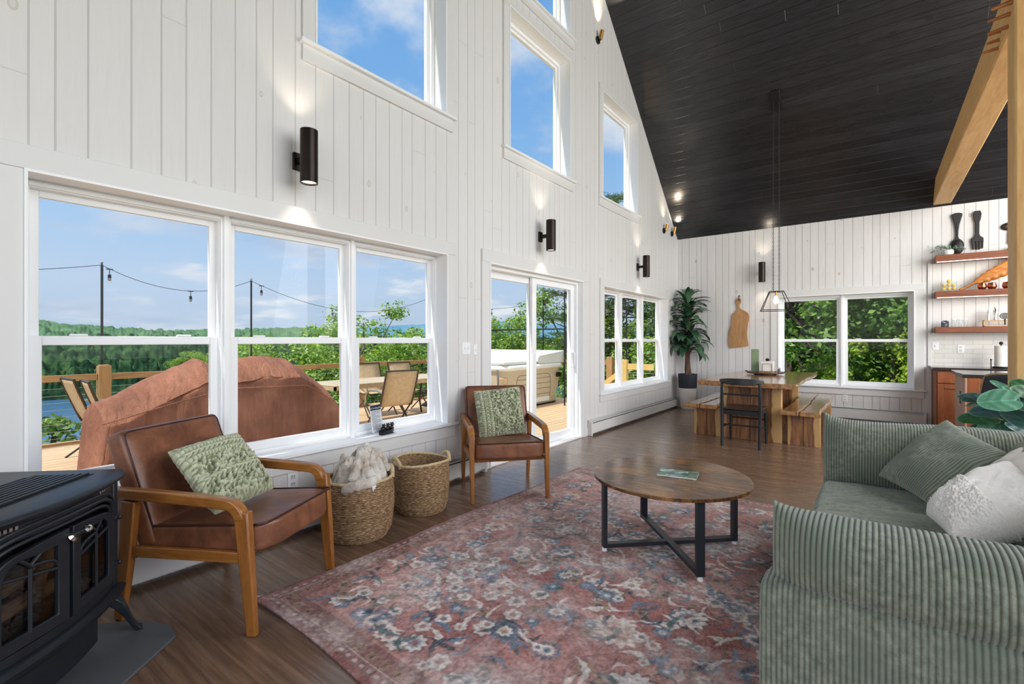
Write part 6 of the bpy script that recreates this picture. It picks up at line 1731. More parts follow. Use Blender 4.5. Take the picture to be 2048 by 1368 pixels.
# light poles and string lights
PX = RAILX - 0.10
poles = [(PX, 1.82, 2.32), (PX, 3.80, 2.30), (PX, 7.9, 2.3), (-3.36, 9.74, 2.28), (-2.07, 8.60, 2.28), (-0.80, 8.83, 1.95)]
plab = ['first black light pole beside the leftmost railing post', 'black light pole behind the covered grill', 'black light pole behind the patio dining set', 'thin black light pole behind the hot tub', 'black light pole with bent top at the end of the hot tub', 'black light pole at the pale yellow stair railing']
pz0 = None
for (x, y, z), lb in zip(poles, plab):
    t = thing('light_pole', lb, 'pole', (x, y, DZ), 0, 'black poles carrying the string lights')
    mb = MB(); mb.cyl((0, 0, 0), (0, 0, z - DZ), 0.015, n=10); mb.build('pole_tube', M_black, t, smooth=True)
    mb = MB()
    if 'bent' in lb: mb.tube([(0, 0, z - DZ - 0.01), (0.02, 0.1, z - DZ), (0.03, 0.22, z - DZ)], 0.02, 8)
    else: mb.tube([(-0.03, 0, z - DZ + 0.04), (-0.02, 0, z - DZ), (0.02, 0, z - DZ), (0.03, 0, z - DZ + 0.04)], 0.005, 6)
    mb.build('pole_hook', M_black, t)
sl = thing('string_lights', 'string of outdoor bulbs hanging between the black poles', 'string lights')
def catenary(a, b, sag, n=24): return [(a[0] + (b[0] - a[0]) * i / n, a[1] + (b[1] - a[1]) * i / n, a[2] + (b[2] - a[2]) * i / n - sag * 4 * (i / n) * (1 - i / n)) for i in range(n + 1)]
M_bulbg = plain('unlit_bulb', srgb(150, 156, 160), 0.2)
spans = [((PX, -3.2, 2.3), poles[0], 0.30), (poles[0], poles[1], 0.26), (poles[1], poles[2], 0.42), (poles[2], poles[3], 0.25), (poles[3], (-2.07, 8.80, 2.28), 0.16)]
for a, b, sg in spans:
    pts = catenary(a, b, sg); mb = MB(); mb.tube(pts, 0.0042, 5); mb.build('light_cable', M_black, sl)
    L = math.hypot(b[0] - a[0], b[1] - a[1]); nb = max(2, int(L / 1.15))
    for k in range(nb):
        f = (k + 0.1) / nb + 0.02; q = pts[min(24, int(f * 24))]
        mb = MB(); mb.box((q[0], q[1], q[2] - 0.005), (0.02, 0.075, 0.012)); mb.cyl((q[0], q[1], q[2]), (q[0], q[1], q[2] - 0.085), 0.005, n=6); mb.cyl((q[0], q[1], q[2] - 0.08), (q[0], q[1], q[2] - 0.125), 0.018, 0.022, 10); c_ = mb.build('bulb_socket', M_black, sl)
        mb = MB(); mb.ball((q[0], q[1], q[2] - 0.145), 0.022, 10, 8, (1, 1, 1.2)); mb.build('bulb', M_bulbg, c_, smooth=True)

# ------------------------------------------------------------------ grill under its cover
m, tt2, p = base_mat('terracotta_canvas'); co = tt2.coord('Object')
n1_ = tt2.noise(co, 3, 5, 0.6); tt2.put(p, 'Base Color', tt2.mix(tt2.mapr(n1_, 0.35, 0.7), srgb(128, 82, 64), srgb(166, 112, 90))); p.inputs['Roughness'].default_value = 0.72; p.inputs['Specular IOR Level'].default_value = 0.25
tt2.put(p, 'Normal', tt2.bump(tt2.noise(tt2.mapping(co, scale=(2, 5, 1)), 3.5, 5, 0.6, 1.5), 0.7, 0.05)); M_canvas = m
t = thing('covered_grill', 'large grill under a rust red canvas cover on the deck outside the wide window', 'grill', (-0.92, 1.56, DZ))
nY, nC = 150, 120
ys = np.linspace(0, 1, nY); cs = np.linspace(0, 1, nC)
C, S = np.meshgrid(cs, ys)
Yc = -0.77 + 1.66 * S
hz = np.interp(S, [0, 0.02, 0.10, 0.30, 0.36, 0.48, 0.62, 0.76, 0.84, 0.93, 0.985, 1.0], [0.60, 0.97, 1.00, 1.19, 1.245, 1.235, 1.245, 1.225, 1.13, 0.98, 0.85, 0.55])
hd = np.interp(S, [0, 0.03, 0.2, 0.4, 0.75, 0.95, 1.0], [0.27, 0.30, 0.31, 0.34, 0.34, 0.31, 0.24])
# cross-section: up one side, over, down the other
a = C * 4
_c = np.cos((a - 1.5) / 1.0 * np.pi)
xs_ = np.where(a < 1.5, 1.0 - 0.06 * a / 1.5, np.where(a < 2.5, 0.94 * np.sign(_c) * np.abs(_c) ** 0.8, -1.0 + 0.06 * (4 - a) / 1.5))
zs_ = np.where(a < 1.5, a / 1.5 * 0.86, np.where(a < 2.5, 0.86 + 0.14 * np.clip(1 - np.abs(_c) ** 1.4, 0, 1), (4 - a) / 1.5 * 0.86))
f1 = fbm2(nC, nY, 5, 4, 51); f2_ = fbm2(nC, nY, 14, 2, 52)
pleat = np.sin(Yc * 16 + f1 * 3) * (1 - zs_) * 0.018
X = xs_ * hd * (1 + 0.05 * (1 - zs_)) + (0.022 * f1 + 0.008 * f2_) * np.sign(xs_) * (zs_ < 0.87) + pleat * np.sign(xs_)
Z = zs_ * hz + 0.02 * f1 * (zs_ > 0.5) - 0.035 * np.exp(-((S - 0.42) ** 2) / 0.001) * (zs_ > 0.85)
Yv = Yc * (1 + 0.03 * (1 - zs_)) + 0.03 * f2_ * 0.4
V = np.stack([X, Yv, Z], -1).reshape(-1, 3); F = grid_faces(nC, nY)
# end caps hang as near-vertical sheets
def endcap(row, sgn):
    base = len(V_all); r_ = V_all_rows[row]
    return base
V_all = V; ncap = 14; caps = []; fcs = []
cur = len(V)
for row, sgn in ((0, -1), (nY - 1, 1)):
    edge = V.reshape(nY, nC, 3)[row]; cen = edge.mean(0); rows_i = [np.arange(row * nC, row * nC + nC)]
    for k in range(1, ncap + 1):
        f = k / ncap; q = edge * (1 - f) + np.array([cen[0], edge[:, 1].mean(), 0])[None] * f; q[:, 2] = edge[:, 2] * (1 - f) + cen[2] * 0.5 * f
        q[:, 1] += sgn * (0.02 * np.sin(edge[:, 0] * 22) * np.sin(f * 3)); caps.append(q); rows_i.append(np.arange(cur, cur + nC)); cur += nC
    for A_, B_ in zip(rows_i, rows_i[1:]):
        i = np.arange(nC - 1); fcs.append(np.stack([A_[i], A_[i + 1], B_[i + 1], B_[i]], -1))
np_mesh('canvas_cover', np.concatenate([V] + caps), np.concatenate([F] + fcs), M_canvas, t, smooth=True, angle=60)
mb = MB()
for x, y in ((-0.24, -0.75), (0.24, -0.75), (-0.24, 0.75), (0.24, 0.75)): mb.cyl((x, y, 0), (x, y, 0.4), 0.03, n=10)
mb.build('grill_wheel_frame', M_black, t)
mb = MB(); 
for xo in (0.372,): mb.tube([(xo * 0.98, -0.78, 0.86), (xo, -0.5, 0.93), (xo, -0.1, 1.02), (xo, 0.5, 1.0), (xo * 0.98, 0.75, 0.85)], 0.005, 6)
mb.build('cover_seam', M_canvas, t, smooth=True)

# ------------------------------------------------------------------ patio furniture
M_pframe = plain('bronze_patio_frame', srgb(74, 62, 52), 0.4, metal=0.5)
M_palu = plain('silver_patio_tube', srgb(176, 172, 160), 0.3, metal=0.8)
M_sling = plain('tan_sling_fabric', srgb(186, 162, 128), 0.8, var=0.12, scale=20, bump=0.3, bscale=300)
def make_patio_chair(label, group):
    t = thing('patio_chair', label, 'chair', group=group)
    for s in (1, -1):
        mb = MB(); mb.tube([(-0.34, s * 0.26, 0.93), (-0.30, s * 0.26, 0.80), (-0.20, s * 0.26, 0.52), (-0.16, s * 0.26, 0.42), (0.0, s * 0.26, 0.40), (0.25, s * 0.26, 0.42)], 0.014, 8); mb.build('side_frame', M_pframe, t, smooth=True)
        mb = MB(); mb.tube([(0.24, s * 0.27, 0.42), (0.10, s * 0.27, 0.30), (-0.30, s * 0.27, 0.0)], 0.012, 8); mb.build('leg', M_pframe, t, smooth=True)
        mb = MB(); mb.tube([(-0.12, s * 0.28, 0.43), (0.05, s * 0.28, 0.28), (0.28, s * 0.28, 0.0)], 0.012, 8); mb.build('leg', M_pframe, t, smooth=True)
        mb = MB(); mb.tube([(-0.235, s * 0.27, 0.62), (-0.1, s * 0.285, 0.645), (0.1, s * 0.285, 0.63), (0.21, s * 0.285, 0.56), (0.24, s * 0.28, 0.42)], 0.014, 8); mb.build('armrest', M_palu, t, smooth=True)
    prof = [(-0.335, 0.915), (-0.30, 0.80), (-0.245, 0.65), (-0.20, 0.53), (-0.155, 0.435), (-0.08, 0.402), (0.02, 0.395), (0.14, 0.405), (0.25, 0.42)]
    def sl_(u, v):
        q = v * (len(prof) - 1); k = min(int(q), len(prof) - 2); f = q - k
        x = prof[k][0] * (1 - f) + prof[k + 1][0] * f; z = prof[k][1] * (1 - f) + prof[k + 1][1] * f
        return (x, (u - 0.5) * 0.50, z)
    mb = MB(); mb.grid(sl_, 4, 25); mb.build('sling', M_sling, t, smooth=True, solid=0.006, angle=180)
    mb = MB(); mb.tube([(-0.335, -0.26, 0.93), (-0.335, 0.26, 0.93)], 0.012, 8); mb.build('top_bar', M_pframe, t, smooth=True)
    return t
grp = 'tan sling chairs on the deck'
pc = make_patio_chair('farther of two tan sling patio chairs at the left edge of the wide window', grp)
pcs = [((-4.12, 1.58, DZ), 92, None), ((-3.52, 1.62, DZ), 86, 'nearer of two tan sling patio chairs at the left edge of the wide window'),
       ((-3.30, 3.45, DZ), 68, 'tan sling patio chair partly hidden behind the right end of the covered grill'), ((-2.60, 4.52, DZ), 172, 'tan sling patio chair with its back to the window, right of the rules sign'),
       ((-4.20, 5.45, DZ), -8, 'tan sling patio chair across the patio table, left one of the two far ones'), ((-4.05, 6.12, DZ), -4, 'tan sling patio chair across the patio table, right one of the two far ones')]
for k, (l, a_, lb) in enumerate(pcs):
    o = pc if k == 0 else copy_tree(pc, label=lb)
    o.location = l; o.rotation_euler = (0, 0, math.radians(a_))
M_ptop = plain('tan_patio_tabletop', srgb(196, 176, 146), 0.35, var=0.1, scale=6)
def patio_table(label, x0, x1, y0, y1):
    t = thing('patio_table', label, 'table', ((x0 + x1) / 2, (y0 + y1) / 2, DZ)); a, b = (x1 - x0) / 2, (y1 - y0) / 2
    mb = MB(); mb.b2((-a, -b, 0.70), (a, b, 0.72)); mb.build('tabletop', M_ptop, t, bevel=0.005)
    mb = MB(); mb.b2((-a, -b, 0.645), (-a + 0.03, b, 0.70)); mb.b2((a - 0.03, -b, 0.645), (a, b, 0.70)); mb.b2((-a, -b, 0.645), (a, -b + 0.03, 0.70)); mb.b2((-a, b - 0.03, 0.645), (a, b, 0.70)); mb.build('apron', M_sling, t)
    for sx_ in (1, -1):
        for sy_ in (1, -1):
            mb = MB(); mb.tube([(sx_ * (a - 0.1), sy_ * (b - 0.12), 0.66), (sx_ * (a - 0.22), sy_ * (b - 0.3), 0.3), (sx_ * (a - 0.06), sy_ * (b - 0.1), 0)], 0.018, 8); mb.build('leg', M_pframe, t, smooth=True)
    return t
patio_table('tan patio table by the railing, mostly hidden behind the covered grill', -4.85, -3.62, 2.12, 3.0)
patio_table('long tan patio table among the sling chairs right of the covered grill', -3.85, -2.98, 3.85, 6.30)
t = thing('umbrella_base', 'black angled metal base on the deck behind the patio chairs', 'umbrella base', (-4.15, 7.0, DZ))
mb = MB(); mb.rings([[(-0.26, -0.26, 0), (0.26, -0.26, 0), (0.26, 0.26, 0), (-0.26, 0.26, 0)], [(-0.24, -0.24, 0.05), (0.24, -0.24, 0.05), (0.24, 0.24, 0.05), (-0.24, 0.24, 0.05)], [(-0.04, -0.04, 0.20), (0.04, -0.04, 0.20), (0.04, 0.04, 0.20), (-0.04, 0.04, 0.20)]]); mb.build('base_weight', M_black, t)
mb = MB(); mb.cyl((0, 0, 0.2), (0, 0, 0.34), 0.025); mb.build('base_socket', M_black, t)

# ------------------------------------------------------------------ hot tub
M_tub = plain('taupe_tub_panel', srgb(196, 184, 160), 0.5, var=0.03)
M_tubw = plain('white_tub_shell', srgb(232, 234, 232), 0.3, var=0.02)
M_groove = plain('panel_groove', srgb(96, 88, 74), 0.7)
M_vinylc = plain('grey_white_cover', srgb(214, 218, 214), 0.45, var=0.04, bump=0.2, bscale=12)
ht = thing('hot_tub', 'taupe and white hot tub on the deck outside the glass door', 'hot tub', (-3.52, 8.12, DZ))
def rr_out(hx, hy, r, z, n=7):
    pts = []
    for cx, cyy, a0 in ((hx - r, hy - r, 0), (-hx + r, hy - r, 90), (-hx + r, -hy + r, 180), (hx - r, -hy + r, 270)):
        for k in range(n): 
            a = math.radians(a0 + 90 * k / (n - 1)); pts.append((cx + r * math.cos(a), cyy + r * math.sin(a), z))
    return pts
mb = MB(); mb.rings([rr_out(0.98, 0.98, 0.20, 0.0), rr_out(0.99, 0.99, 0.20, 0.05), rr_out(1.06, 1.06, 0.24, 0.78)]); mb.build('tub_cabinet', M_tub, ht, smooth=True, angle=30)
mb = MB(); mb.rings([rr_out(0.99, 0.99, 0.2, 0.0), rr_out(1.0, 1.0, 0.2, 0.035)]); mb.build('tub_base', M_black, ht)
mb = MB(); mb.rings([rr_out(1.06, 1.06, 0.24, 0.77), rr_out(1.11, 1.11, 0.28, 0.785), rr_out(1.125, 1.125, 0.29, 0.83), rr_out(1.10, 1.10, 0.28, 0.875), rr_out(0.92, 0.92, 0.25, 0.885), rr_out(0.86, 0.86, 0.22, 0.72)], cap=False); mb.build('tub_shell', M_tubw, ht, smooth=True, angle=60)
mb = MB(); mb.b2((-1.07, -1.07, 0.886), (1.07, 0.03, 0.962)); mb.build('flat_cover', M_vinylc, ht, bevel=0.035, seg=4)
mb = MB()
def px_at(z): return 0.99 + 0.07 * (z - 0.05) / 0.73
for z in (0.24, 0.36, 0.47, 0.58): mb.tube([(px_at(z) + 0.001, -0.62, z), (px_at(z) + 0.001, 0.58, z)], 0.0045, 6)
mb.tube([(px_at(0.16) + .001, 0.60, 0.16), (px_at(.4) + .001, 0.60, 0.40), (px_at(.62) + .001, 0.54, 0.62), (px_at(.67) + .001, 0.46, 0.665), (px_at(.67) + .001, -0.55, 0.665), (px_at(.62) + .001, -0.62, 0.62), (px_at(.1) + .001, -0.78, 0.1)], 0.005, 6)
mb.build('panel_groove', M_groove, ht)
mb = MB(); mb.box((0.995, 0.0, 0.12), (0.03, 1.16, 0.10)); mb.build('kick_strip', M_tubw, ht, bevel=0.008)
for (x, y, a) in ((0.93, -0.93, -45), (0.93, 0.93, 45)):
    mb = MB(); mb.box((0, 0, 0.48), (0.05, 0.17, 0.34), taper=(1, 0.7)); mb.build('corner_inlay', M_sling, ht, loc=(x, y, 0), rot=(0, math.radians(5), math.radians(a)), bevel=0.03, seg=4)
mb = MB(); mb.box((1.075, 0.84, 0.62), (0.03, 0.14, 0.10)); mb.box((1.10, 0.88, 0.63), (0.04, 0.05, 0.04)); mb.build('control_latch', M_black, ht, bevel=0.006)
mb = MB(); rr_ = []
for i in range(13):
    x = -1.10 + 2.20 * i / 12; e = 0.0 if 0 < i < 12 else 0.02
    rr_.append([(x, 1.10 - e, 0.885), (x, 0.05 + e, 0.885), (x, -0.02 + e, 0.93), (x, -0.02 + e, 0.99), (x, 0.05 + e, 1.05 + 0.008 * math.sin(i)), (x, 0.6, 1.10 + 0.010 * math.sin(i * 2)), (x, 1.10 - e, 1.14)])
mb.rings(rr_); mb.build('folded_cover', M_vinylc, ht, smooth=True, angle=40)
mb = MB(); mb.tube([(-1.16, 0.9, 0.45), (-1.16, 1.05, 1.42), (-1.13, 1.06, 1.57), (-1.02, 1.06, 1.62), (1.02, 1.06, 1.62), (1.13, 1.06, 1.57), (1.16, 1.05, 1.42), (1.16, 0.9, 0.45)], 0.019, 8); mb.build('cover_lifter', M_black, ht, smooth=True)
mb = MB(); mb.tube([(0.96, -1.14, 0.80), (1.02, -1.20, 0.66), (1.04, -1.22, 0.45), (1.0, -1.16, 0.2)], 0.018, 8); mb.build('hose', M_slate, ht, smooth=True)

# ------------------------------------------------------------------ trees
m = bpy.data.materials.new('tree_leaves'); m.use_nodes = True; q = NT(m.node_tree); q.n.clear()
oo = q.node('ShaderNodeOutputMaterial'); df = q.node('ShaderNodeBsdfDiffuse'); tl = q.node('ShaderNodeBsdfTranslucent'); mx = q.node('ShaderNodeMixShader', i_0=0.5); gl = q.node('ShaderNodeBsdfGlossy', i_Roughness=0.45); mx2 = q.node('ShaderNodeMixShader', i_0=0.05)
at = q.node('ShaderNodeAttribute', attribute_name='tint'); q.l.new(at.outputs['Color'], df.inputs[0]); q.put(tl, 0, q.mix(1.0, at.outputs['Color'], (1.0, 1.0, 0.55), 'MULTIPLY'))
q.l.new(df.outputs[0], mx.inputs[1]); q.l.new(tl.outputs[0], mx.inputs[2]); q.l.new(mx.outputs[0], mx2.inputs[1]); q.l.new(gl.outputs[0], mx2.inputs[2]); q.l.new(mx2.outputs[0], oo.inputs[0]); M_leaves = m
M_trunk = wood('tree_bark', srgb(70, 60, 50), srgb(120, 108, 94), 0.9, axis='Z', scale=2, bump=0.8)

def leaf_cloud(centres, rads, per, size, c0, c1, seed, flat=0.55, squash=0.7):
    r = np.random.default_rng(seed); N = len(centres) * per
    cc = np.repeat(np.asarray(centres), per, 0); rr_ = np.repeat(np.asarray(rads), per)
    d = r.normal(size=(N, 3)); d /= np.linalg.norm(d, axis=1)[:, None]
    P = cc + d * (rr_ * r.uniform(0.35, 1.0, N) ** 0.6)[:, None] * np.array([1, 1, squash])
    nrm = d * 0.6 + r.normal(size=(N, 3)) * 0.55 + np.array([0, 0, flat]); nrm /= np.linalg.norm(nrm, axis=1)[:, None]
    a = np.cross(nrm, r.normal(size=(N, 3))); a /= np.linalg.norm(a, axis=1)[:, None]; b = np.cross(nrm, a)
    s = size * r.uniform(0.6, 1.25, N)[:, None]
    Q = np.stack([P - a * s, P - b * s * 0.55 + nrm * s * 0.12, P + a * s, P + b * s * 0.55 + nrm * s * 0.12], 1).reshape(-1, 3)
    mixv = r.uniform(0, 1, N) ** 1.3; col = np.asarray(c0)[None] * (1 - mixv[:, None]) + np.asarray(c1)[None] * mixv[:, None]
    return Q, np.arange(4 * N).reshape(-1, 4), np.repeat(col, 4, 0)
def make_tree(name, label, group, R, Hc, ztop, seed, c0, c1, ncl=70, per=120, size=0.085, trunk_h=6.0, dense=0.55):
    """crown radius R, crown height Hc, its top at ztop above the object's origin"""
    r = np.random.default_rng(seed); t = thing(name, label, 'tree', group=group)
    cen = []; rad = []
    for k in range(ncl):
        d = r.normal(size=3); d /= np.linalg.norm(d); q = r.uniform(dense, 1.0) ** 0.7
        c = np.array([d[0] * R * q, d[1] * R * q, ztop - Hc / 2 + d[2] * Hc / 2 * q]); cen.append(c); rad.append(r.uniform(0.22, 0.42) * R * 0.62)
    V, F, Cc = leaf_cloud(cen, rad, per, size, c0, c1, seed)
    np_mesh('foliage', V, F, M_leaves, t, col=Cc)
    mb = MB(); base = Vector((0, 0, ztop - Hc - trunk_h)); mid = Vector((r.uniform(-.2, .2), r.uniform(-.2, .2), ztop - Hc * 0.7)); topp = Vector((0, 0, ztop - Hc * 0.15))
    mb.tube([base, base.lerp(mid, 0.5), mid, topp], [0.16, 0.13, 0.09, 0.02], 8)
    for k in range(0, ncl, 3):
        c = Vector(cen[k]); s_ = mid.lerp(topp, r.uniform(0, 0.7)); mb.tube([s_, s_.lerp(c, 0.5) + Vector((0, 0, -0.12)), c], [0.045, 0.028, 0.008], 5)
    mb.build('trunk', M_trunk, t, smooth=True)
    return t
G0, G1 = srgb(88, 128, 46), srgb(190, 220, 104)
H0, H1 = srgb(70, 116, 48), srgb(160, 200, 92)
trees = []
tg = 'leafy trees beyond the deck'
A = make_tree('maple_tree', 'bright green leafy tree seen in the third pane of the wide window', tg, 2.5, 5.4, 0.0, 101, G0, G1, 64, 180, 0.068, dense=0.35)
Bt = make_tree('maple_tree', 'broad green tree behind the railing in the middle pane of the wide window', tg, 3.0, 4.4, 0.0, 102, G0, G1, 90, 190, 0.068)
A.location = (-12.2, 10.9, 2.75); Bt.location = (-12.5, 8.3, 1.35)
more = [(Bt, (-14.0, 5.95, 0.95), 1.0, 0.24, 'low green treetop showing above the covered grill in the first pane'), (Bt, (-10.8, 9.2, 0.75), 2.2, 0.9, 'bushy green tree just behind the railing posts in the middle pane'),
        (Bt, (-10.2, 12.4, 1.9), 3.4, 1.0, 'green tree at the right edge of the wide window'), (A, (-8.0, 15.6, 2.95), 0.7, 0.95, 'green tree behind the hot tub in the left door panel'),
        (A, (-6.0, 15.8, 3.3), 2.9, 1.05, 'tall green tree behind the hot tub in the right door panel'), (Bt, (-9.2, 13.8, 0.9), 4.2, 1.0, 'low green tree behind the hot tub cover lifter'),
        (Bt, (-4.6, 14.2, 0.9), 5.0, 0.9, 'low green tree left of the stair railing'), (Bt, (-2.2, 15.2, 2.2), 1.7, 1.0, 'green tree right of the pines in the far triple window'), (A, (-1.2, 17.5, 5.2), 1.2, 1.3, 'tall green tree in the right pane of the far triple window')]
for src, l, rz, sc_, lb in more:
    o = copy_tree(src, loc=l, rotz=rz, label=lb); o.scale = (sc_, sc_, sc_)
# the wood behind the back window
tg2 = 'dense trees behind the back window'
K = make_tree('woodland_tree', 'dense dark green tree filling the upper left of the back window', tg2, 2.6, 6.5, 0.0, 111, H0, H1, 110, 200, 0.072, dense=0.4)
K2 = make_tree('woodland_tree', 'yellow green young tree low in the back window', tg2, 1.5, 2.4, 0.0, 112, srgb(130, 166, 50), srgb(214, 232, 100), 50, 170, 0.046)
K.location = (1.2, 14.6, 5.4); K2.location = (4.35, 12.7, 0.35)
for src, l, rz, sc_, lb in [(K, (4.6, 15.4, 5.8), 2, 1.0, 'dense green tree behind the right pane of the back window'), (K, (2.9, 17.4, 6.6), 4, 1.1, 'dark green tree behind the mullion of the back window'), (K, (6.9, 16.6, 6.2), 1, 1.1, 'dense green tree at the right edge of the back window'),
                            (K, (-0.6, 16.6, 6.0), 5, 1.1, 'dense green tree at the left edge of the back window'), (K, (5.2, 20.5, 7.4), 3, 1.3, 'farthest green tree in the right pane of the back window'), (K, (1.2, 21.0, 7.4), 2.5, 1.35, 'farthest green tree in the left pane of the back window'), (K, (8.9, 20.2, 7.4), 3.9, 1.3, 'green tree far back right of the back window'),
                            (K2, (2.5, 12.9, 0.1), 1, 1.0, 'yellow green young tree behind the dining table end'), (K2, (3.4, 13.6, 1.35), 3, 1.15, 'light green sapling in the middle of the back window'), (K2, (5.6, 13.4, 0.9), 4, 1.2, 'light green sapling at the right of the back window')]:
    o = copy_tree(src, loc=l, rotz=rz, label=lb); o.scale = (sc_, sc_, sc_)
# pines
def make_pine(label, H_, seed):
    r = np.random.default_rng(seed); t = thing('pine_tree', label, 'tree', group='pines outside the far triple window')
    mb = MB(); mb.tube([(0, 0, -5), (0.05, 0, 0), (0, 0.05, H_)], [0.16, 0.12, 0.03], 8)
    cen = []; rad = []
    for k in range(26):
        z = -1.5 + (H_ + 1.2) * k / 26; L = 2.3 * (1 - max(0, z) / (H_ + 1.5)) + 0.3
        for j in range(3):
            az = r.uniform(0, 2 * np.pi); e = Vector((L * math.cos(az), L * math.sin(az), z + L * r.uniform(-0.05, 0.25)))
            s_ = Vector((0, 0, z)); mb.tube([s_, s_.lerp(e, .5) + Vector((0, 0, -0.05)), e], [0.03, 0.018, 0.005], 5)
            for f in (0.55, 0.72, 0.86, 1.0):
                c = s_.lerp(e, f); cen.append((c.x + r.normal() * .1, c.y + r.normal() * .1, c.z + 0.06)); rad.append(0.30)
    mb.build('trunk', M_trunk, t, smooth=True)
    cen = np.array(cen); N = len(cen) * 46; cc = np.repeat(cen, 46, 0)
    d = r.normal(size=(N, 3)); d[:, 2] = np.abs(d[:, 2]) * 0.6 - 0.15; d /= np.linalg.norm(d, axis=1)[:, None]
    P0 = cc + r.normal(size=(N, 3)) * 0.10 * np.array([1, 1, .35]); P1 = P0 + d * r.uniform(0.12, 0.2, N)[:, None]
    sd = np.cross(d, r.normal(size=(N, 3))); sd /= np.linalg.norm(sd, axis=1)[:, None]; sd *= 0.010
    V = np.stack([P0 - sd, P0 + sd, P1 + sd * .5, P1 - sd * .5], 1).reshape(-1, 3)
    mv = r.uniform(0, 1, N)[:, None]; col = np.array(srgb(40, 72, 44)) * (1 - mv) + np.array(srgb(112, 140, 84)) * mv
    np_mesh('foliage', V, np.arange(4 * N).reshape(-1, 4), M_leaves, t, col=np.repeat(col, 4, 0))
    return t
pn = make_pine('dark pine in the left pane of the far triple window', 7.0, 5); pn.location = (-4.6, 14.6, -0.5)
o = copy_tree(pn, loc=(-3.3, 15.8, -0.2), rotz=2.0, label='dark pine in the middle pane of the far triple window')
# shrubs below the deck edge
sh = make_tree('shrub', 'green shrub just below the deck edge at the left of the wide window', 'shrubs below the deck', 1.2, 1.3, 0.0, 121, srgb(70, 104, 40), srgb(150, 184, 84), 40, 110, 0.055, trunk_h=1.0)
sh.location = (-7.6, 1.66, -0.10)
for l, rz, lb in (((-8.2, 3.9, -0.3), 2, 'green shrub below the deck edge behind the covered grill'), ((-6.9, 0.5, -0.25), 3, 'green shrub below the deck at the left window jamb')):
    copy_tree(sh, loc=l, rotz=rz, label=lb)

# ------------------------------------------------------------------ ground, lake and hills
def canopy_mat(name, a, b, c, scale):
    m, t, p = base_mat(name); co = t.coord('Object')
    n = t.noise(co, scale, 5, 0.7); n2 = t.noise(co, scale * 0.12, 3)
    col = t.ramp(n, [(0.34, a), (0.5, b), (0.66, c)])
    col = t.mix(t.mapr(n2, 0.4, 0.65, 0, 0.4), col, a)
    t.put(p, 'Base Color', col); p.inputs['Roughness'].default_value = 1.0; p.inputs['Specular IOR Level'].default_value = 0.0
    return m
M_ground = canopy_mat('hillside_green', srgb(60, 84, 40), srgb(96, 124, 56), srgb(140, 160, 84), 0.8)
def fbm_rc(nx, ny, cx, cyy, octs, seed):
    r = np.random.default_rng(seed); out = np.zeros((ny, nx)); amp = 1.0; tot = 0
    for o in range(octs):
        a, b = int(cx * 2 ** o), max(1, int(cyy * 2 ** o)); g = r.uniform(-1, 1, (b + 2, a + 2))
        x = np.linspace(0, a, nx); y = np.linspace(0, b, ny); xi = np.minimum(x.astype(int), a - 1); yi = np.minimum(y.astype(int), b - 1)
        fx = x - xi; fy = y - yi; fx = fx * fx * (3 - 2 * fx); fy = (fy * fy * (3 - 2 * fy))[:, None]
        out += amp * ((g[np.ix_(yi, xi)] * (1 - fx) + g[np.ix_(yi, xi + 1)] * fx) * (1 - fy) + (g[np.ix_(yi + 1, xi)] * (1 - fx) + g[np.ix_(yi + 1, xi + 1)] * fx) * fy); tot += amp; amp *= 0.55
    return out / tot * 1.6
def polar(name, phi0, phi1, nphi, radii, zf, m, amp, cell, seed, label, cat):
    ph = np.radians(np.linspace(phi0, phi1, nphi)); R = np.asarray(radii); PH, RR = np.meshgrid(ph, R)
    Z = zf(np.degrees(PH), RR)
    nr = len(R); r = fbm_rc(nphi, nr, cell, nr // 4, 1, seed); r2 = fbm_rc(nphi, nr, cell * 2.6, nr // 2, 1, seed + 1)
    Z = Z + amp * (np.abs(r) * 1.0 + 0.6 * np.abs(r2)) * np.clip((np.arange(len(R)) / 3.0), 0, 1)[:, None]
    V = np.stack([RR * np.cos(PH), RR * np.sin(PH), Z], -1).reshape(-1, 3)
    o = np_mesh(name, V, grid_faces(nphi, len(R)), m, None, smooth=True, angle=180)
    tag(o, label, cat, kind='structure'); return o
polar('ground_slope', 20, 200, 90, [3.0, 6, 10, 20, 40, 80, 140, 235, 300], lambda p_, r: -2.6 - np.maximum(0, r - 6) * np.interp(p_, [96, 124], [-0.10, 0.165]), M_ground, 0.0, 20, 60, 'green slope falling away from the deck', 'ground')
m, t3, p3 = base_mat('lake_water'); p3.inputs['Base Color'].default_value = (*srgb(66, 104, 140), 1); p3.inputs['Roughness'].default_value = 0.22
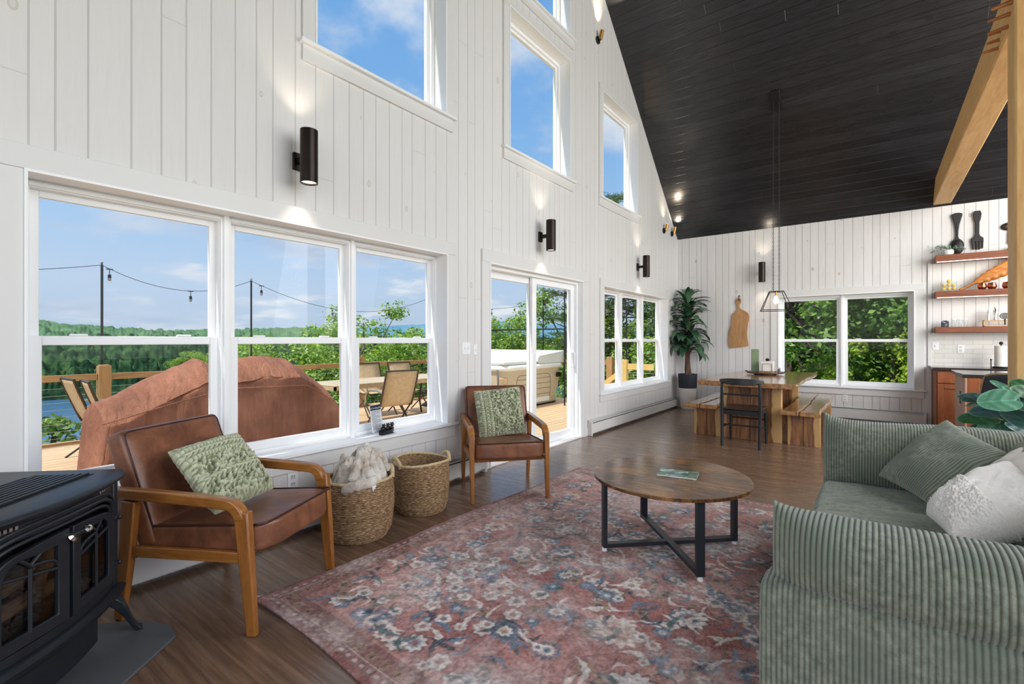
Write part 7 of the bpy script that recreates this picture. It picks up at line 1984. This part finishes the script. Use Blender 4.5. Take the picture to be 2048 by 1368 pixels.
t3.put(p3, 'Normal', t3.bump(t3.noise(t3.mapping(t3.coord('Object'), scale=(0.25, 1.0, 1)), 0.8, 4, 0.6), 0.35, 0.4))
mb = MB(); mb.prism([(r_ * math.cos(math.radians(a)), r_ * math.sin(math.radians(a))) for r_, a in ((150, 112), (150, 150), (150, 200), (900, 200), (900, 150), (900, 112))], -40.5, -40.0); lake = mb.build('lake', m); tag(lake, 'blue lake beyond the deck railing', 'lake', kind='structure')
radii = np.concatenate([np.linspace(455, 640, 26), np.linspace(660, 1700, 34)])
def far_z(p_, r):
    rise = np.interp(r, [455, 470, 540, 640, 1000, 1450, 1700], [-41, -30, -12, -9, 2, 1, -30])
    ridge = np.interp(p_, [100, 140, 149, 156, 163, 170, 176, 180], [-14, -6, 28, 24, 16, 28, 52, 60]) * np.interp(r, [640, 1000, 1400, 1700], [0, 0.35, 1, 0.6])
    return rise + ridge
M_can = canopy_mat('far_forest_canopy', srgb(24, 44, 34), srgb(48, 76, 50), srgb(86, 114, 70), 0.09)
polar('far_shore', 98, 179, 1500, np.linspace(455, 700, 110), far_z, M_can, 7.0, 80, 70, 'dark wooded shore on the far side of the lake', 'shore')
M_can_haze = canopy_mat('far_ridge_haze_canopy', srgb(56, 86, 66), srgb(80, 112, 82), srgb(108, 138, 98), 0.05)  # distance haze mixed into the canopy colours
polar('far_shore_hills', 98, 179, 1500, np.linspace(690, 1700, 90), far_z, M_can_haze, 5.5, 110, 75, 'wooded hills above the far lake shore, lightened by painted haze', 'hills')
M_haze_blue = canopy_mat('distant_hills_haze_tint', srgb(84, 124, 148), srgb(92, 134, 156), srgb(100, 140, 160), 0.004)  # blue of distance haze painted into the hill colour
polar('distant_mountains', 84, 150, 300, [4200, 4600, 5000, 5400], lambda p_, r: np.interp(r, [4200, 5000, 5400], [-60, 150, 60]) * 1.0 + 40 * np.sin(np.radians(p_) * 9) , M_haze_blue, 12, 30, 80, 'mountains on the horizon with haze painted into their blue', 'mountains')
cam_d.clip_end = 12000
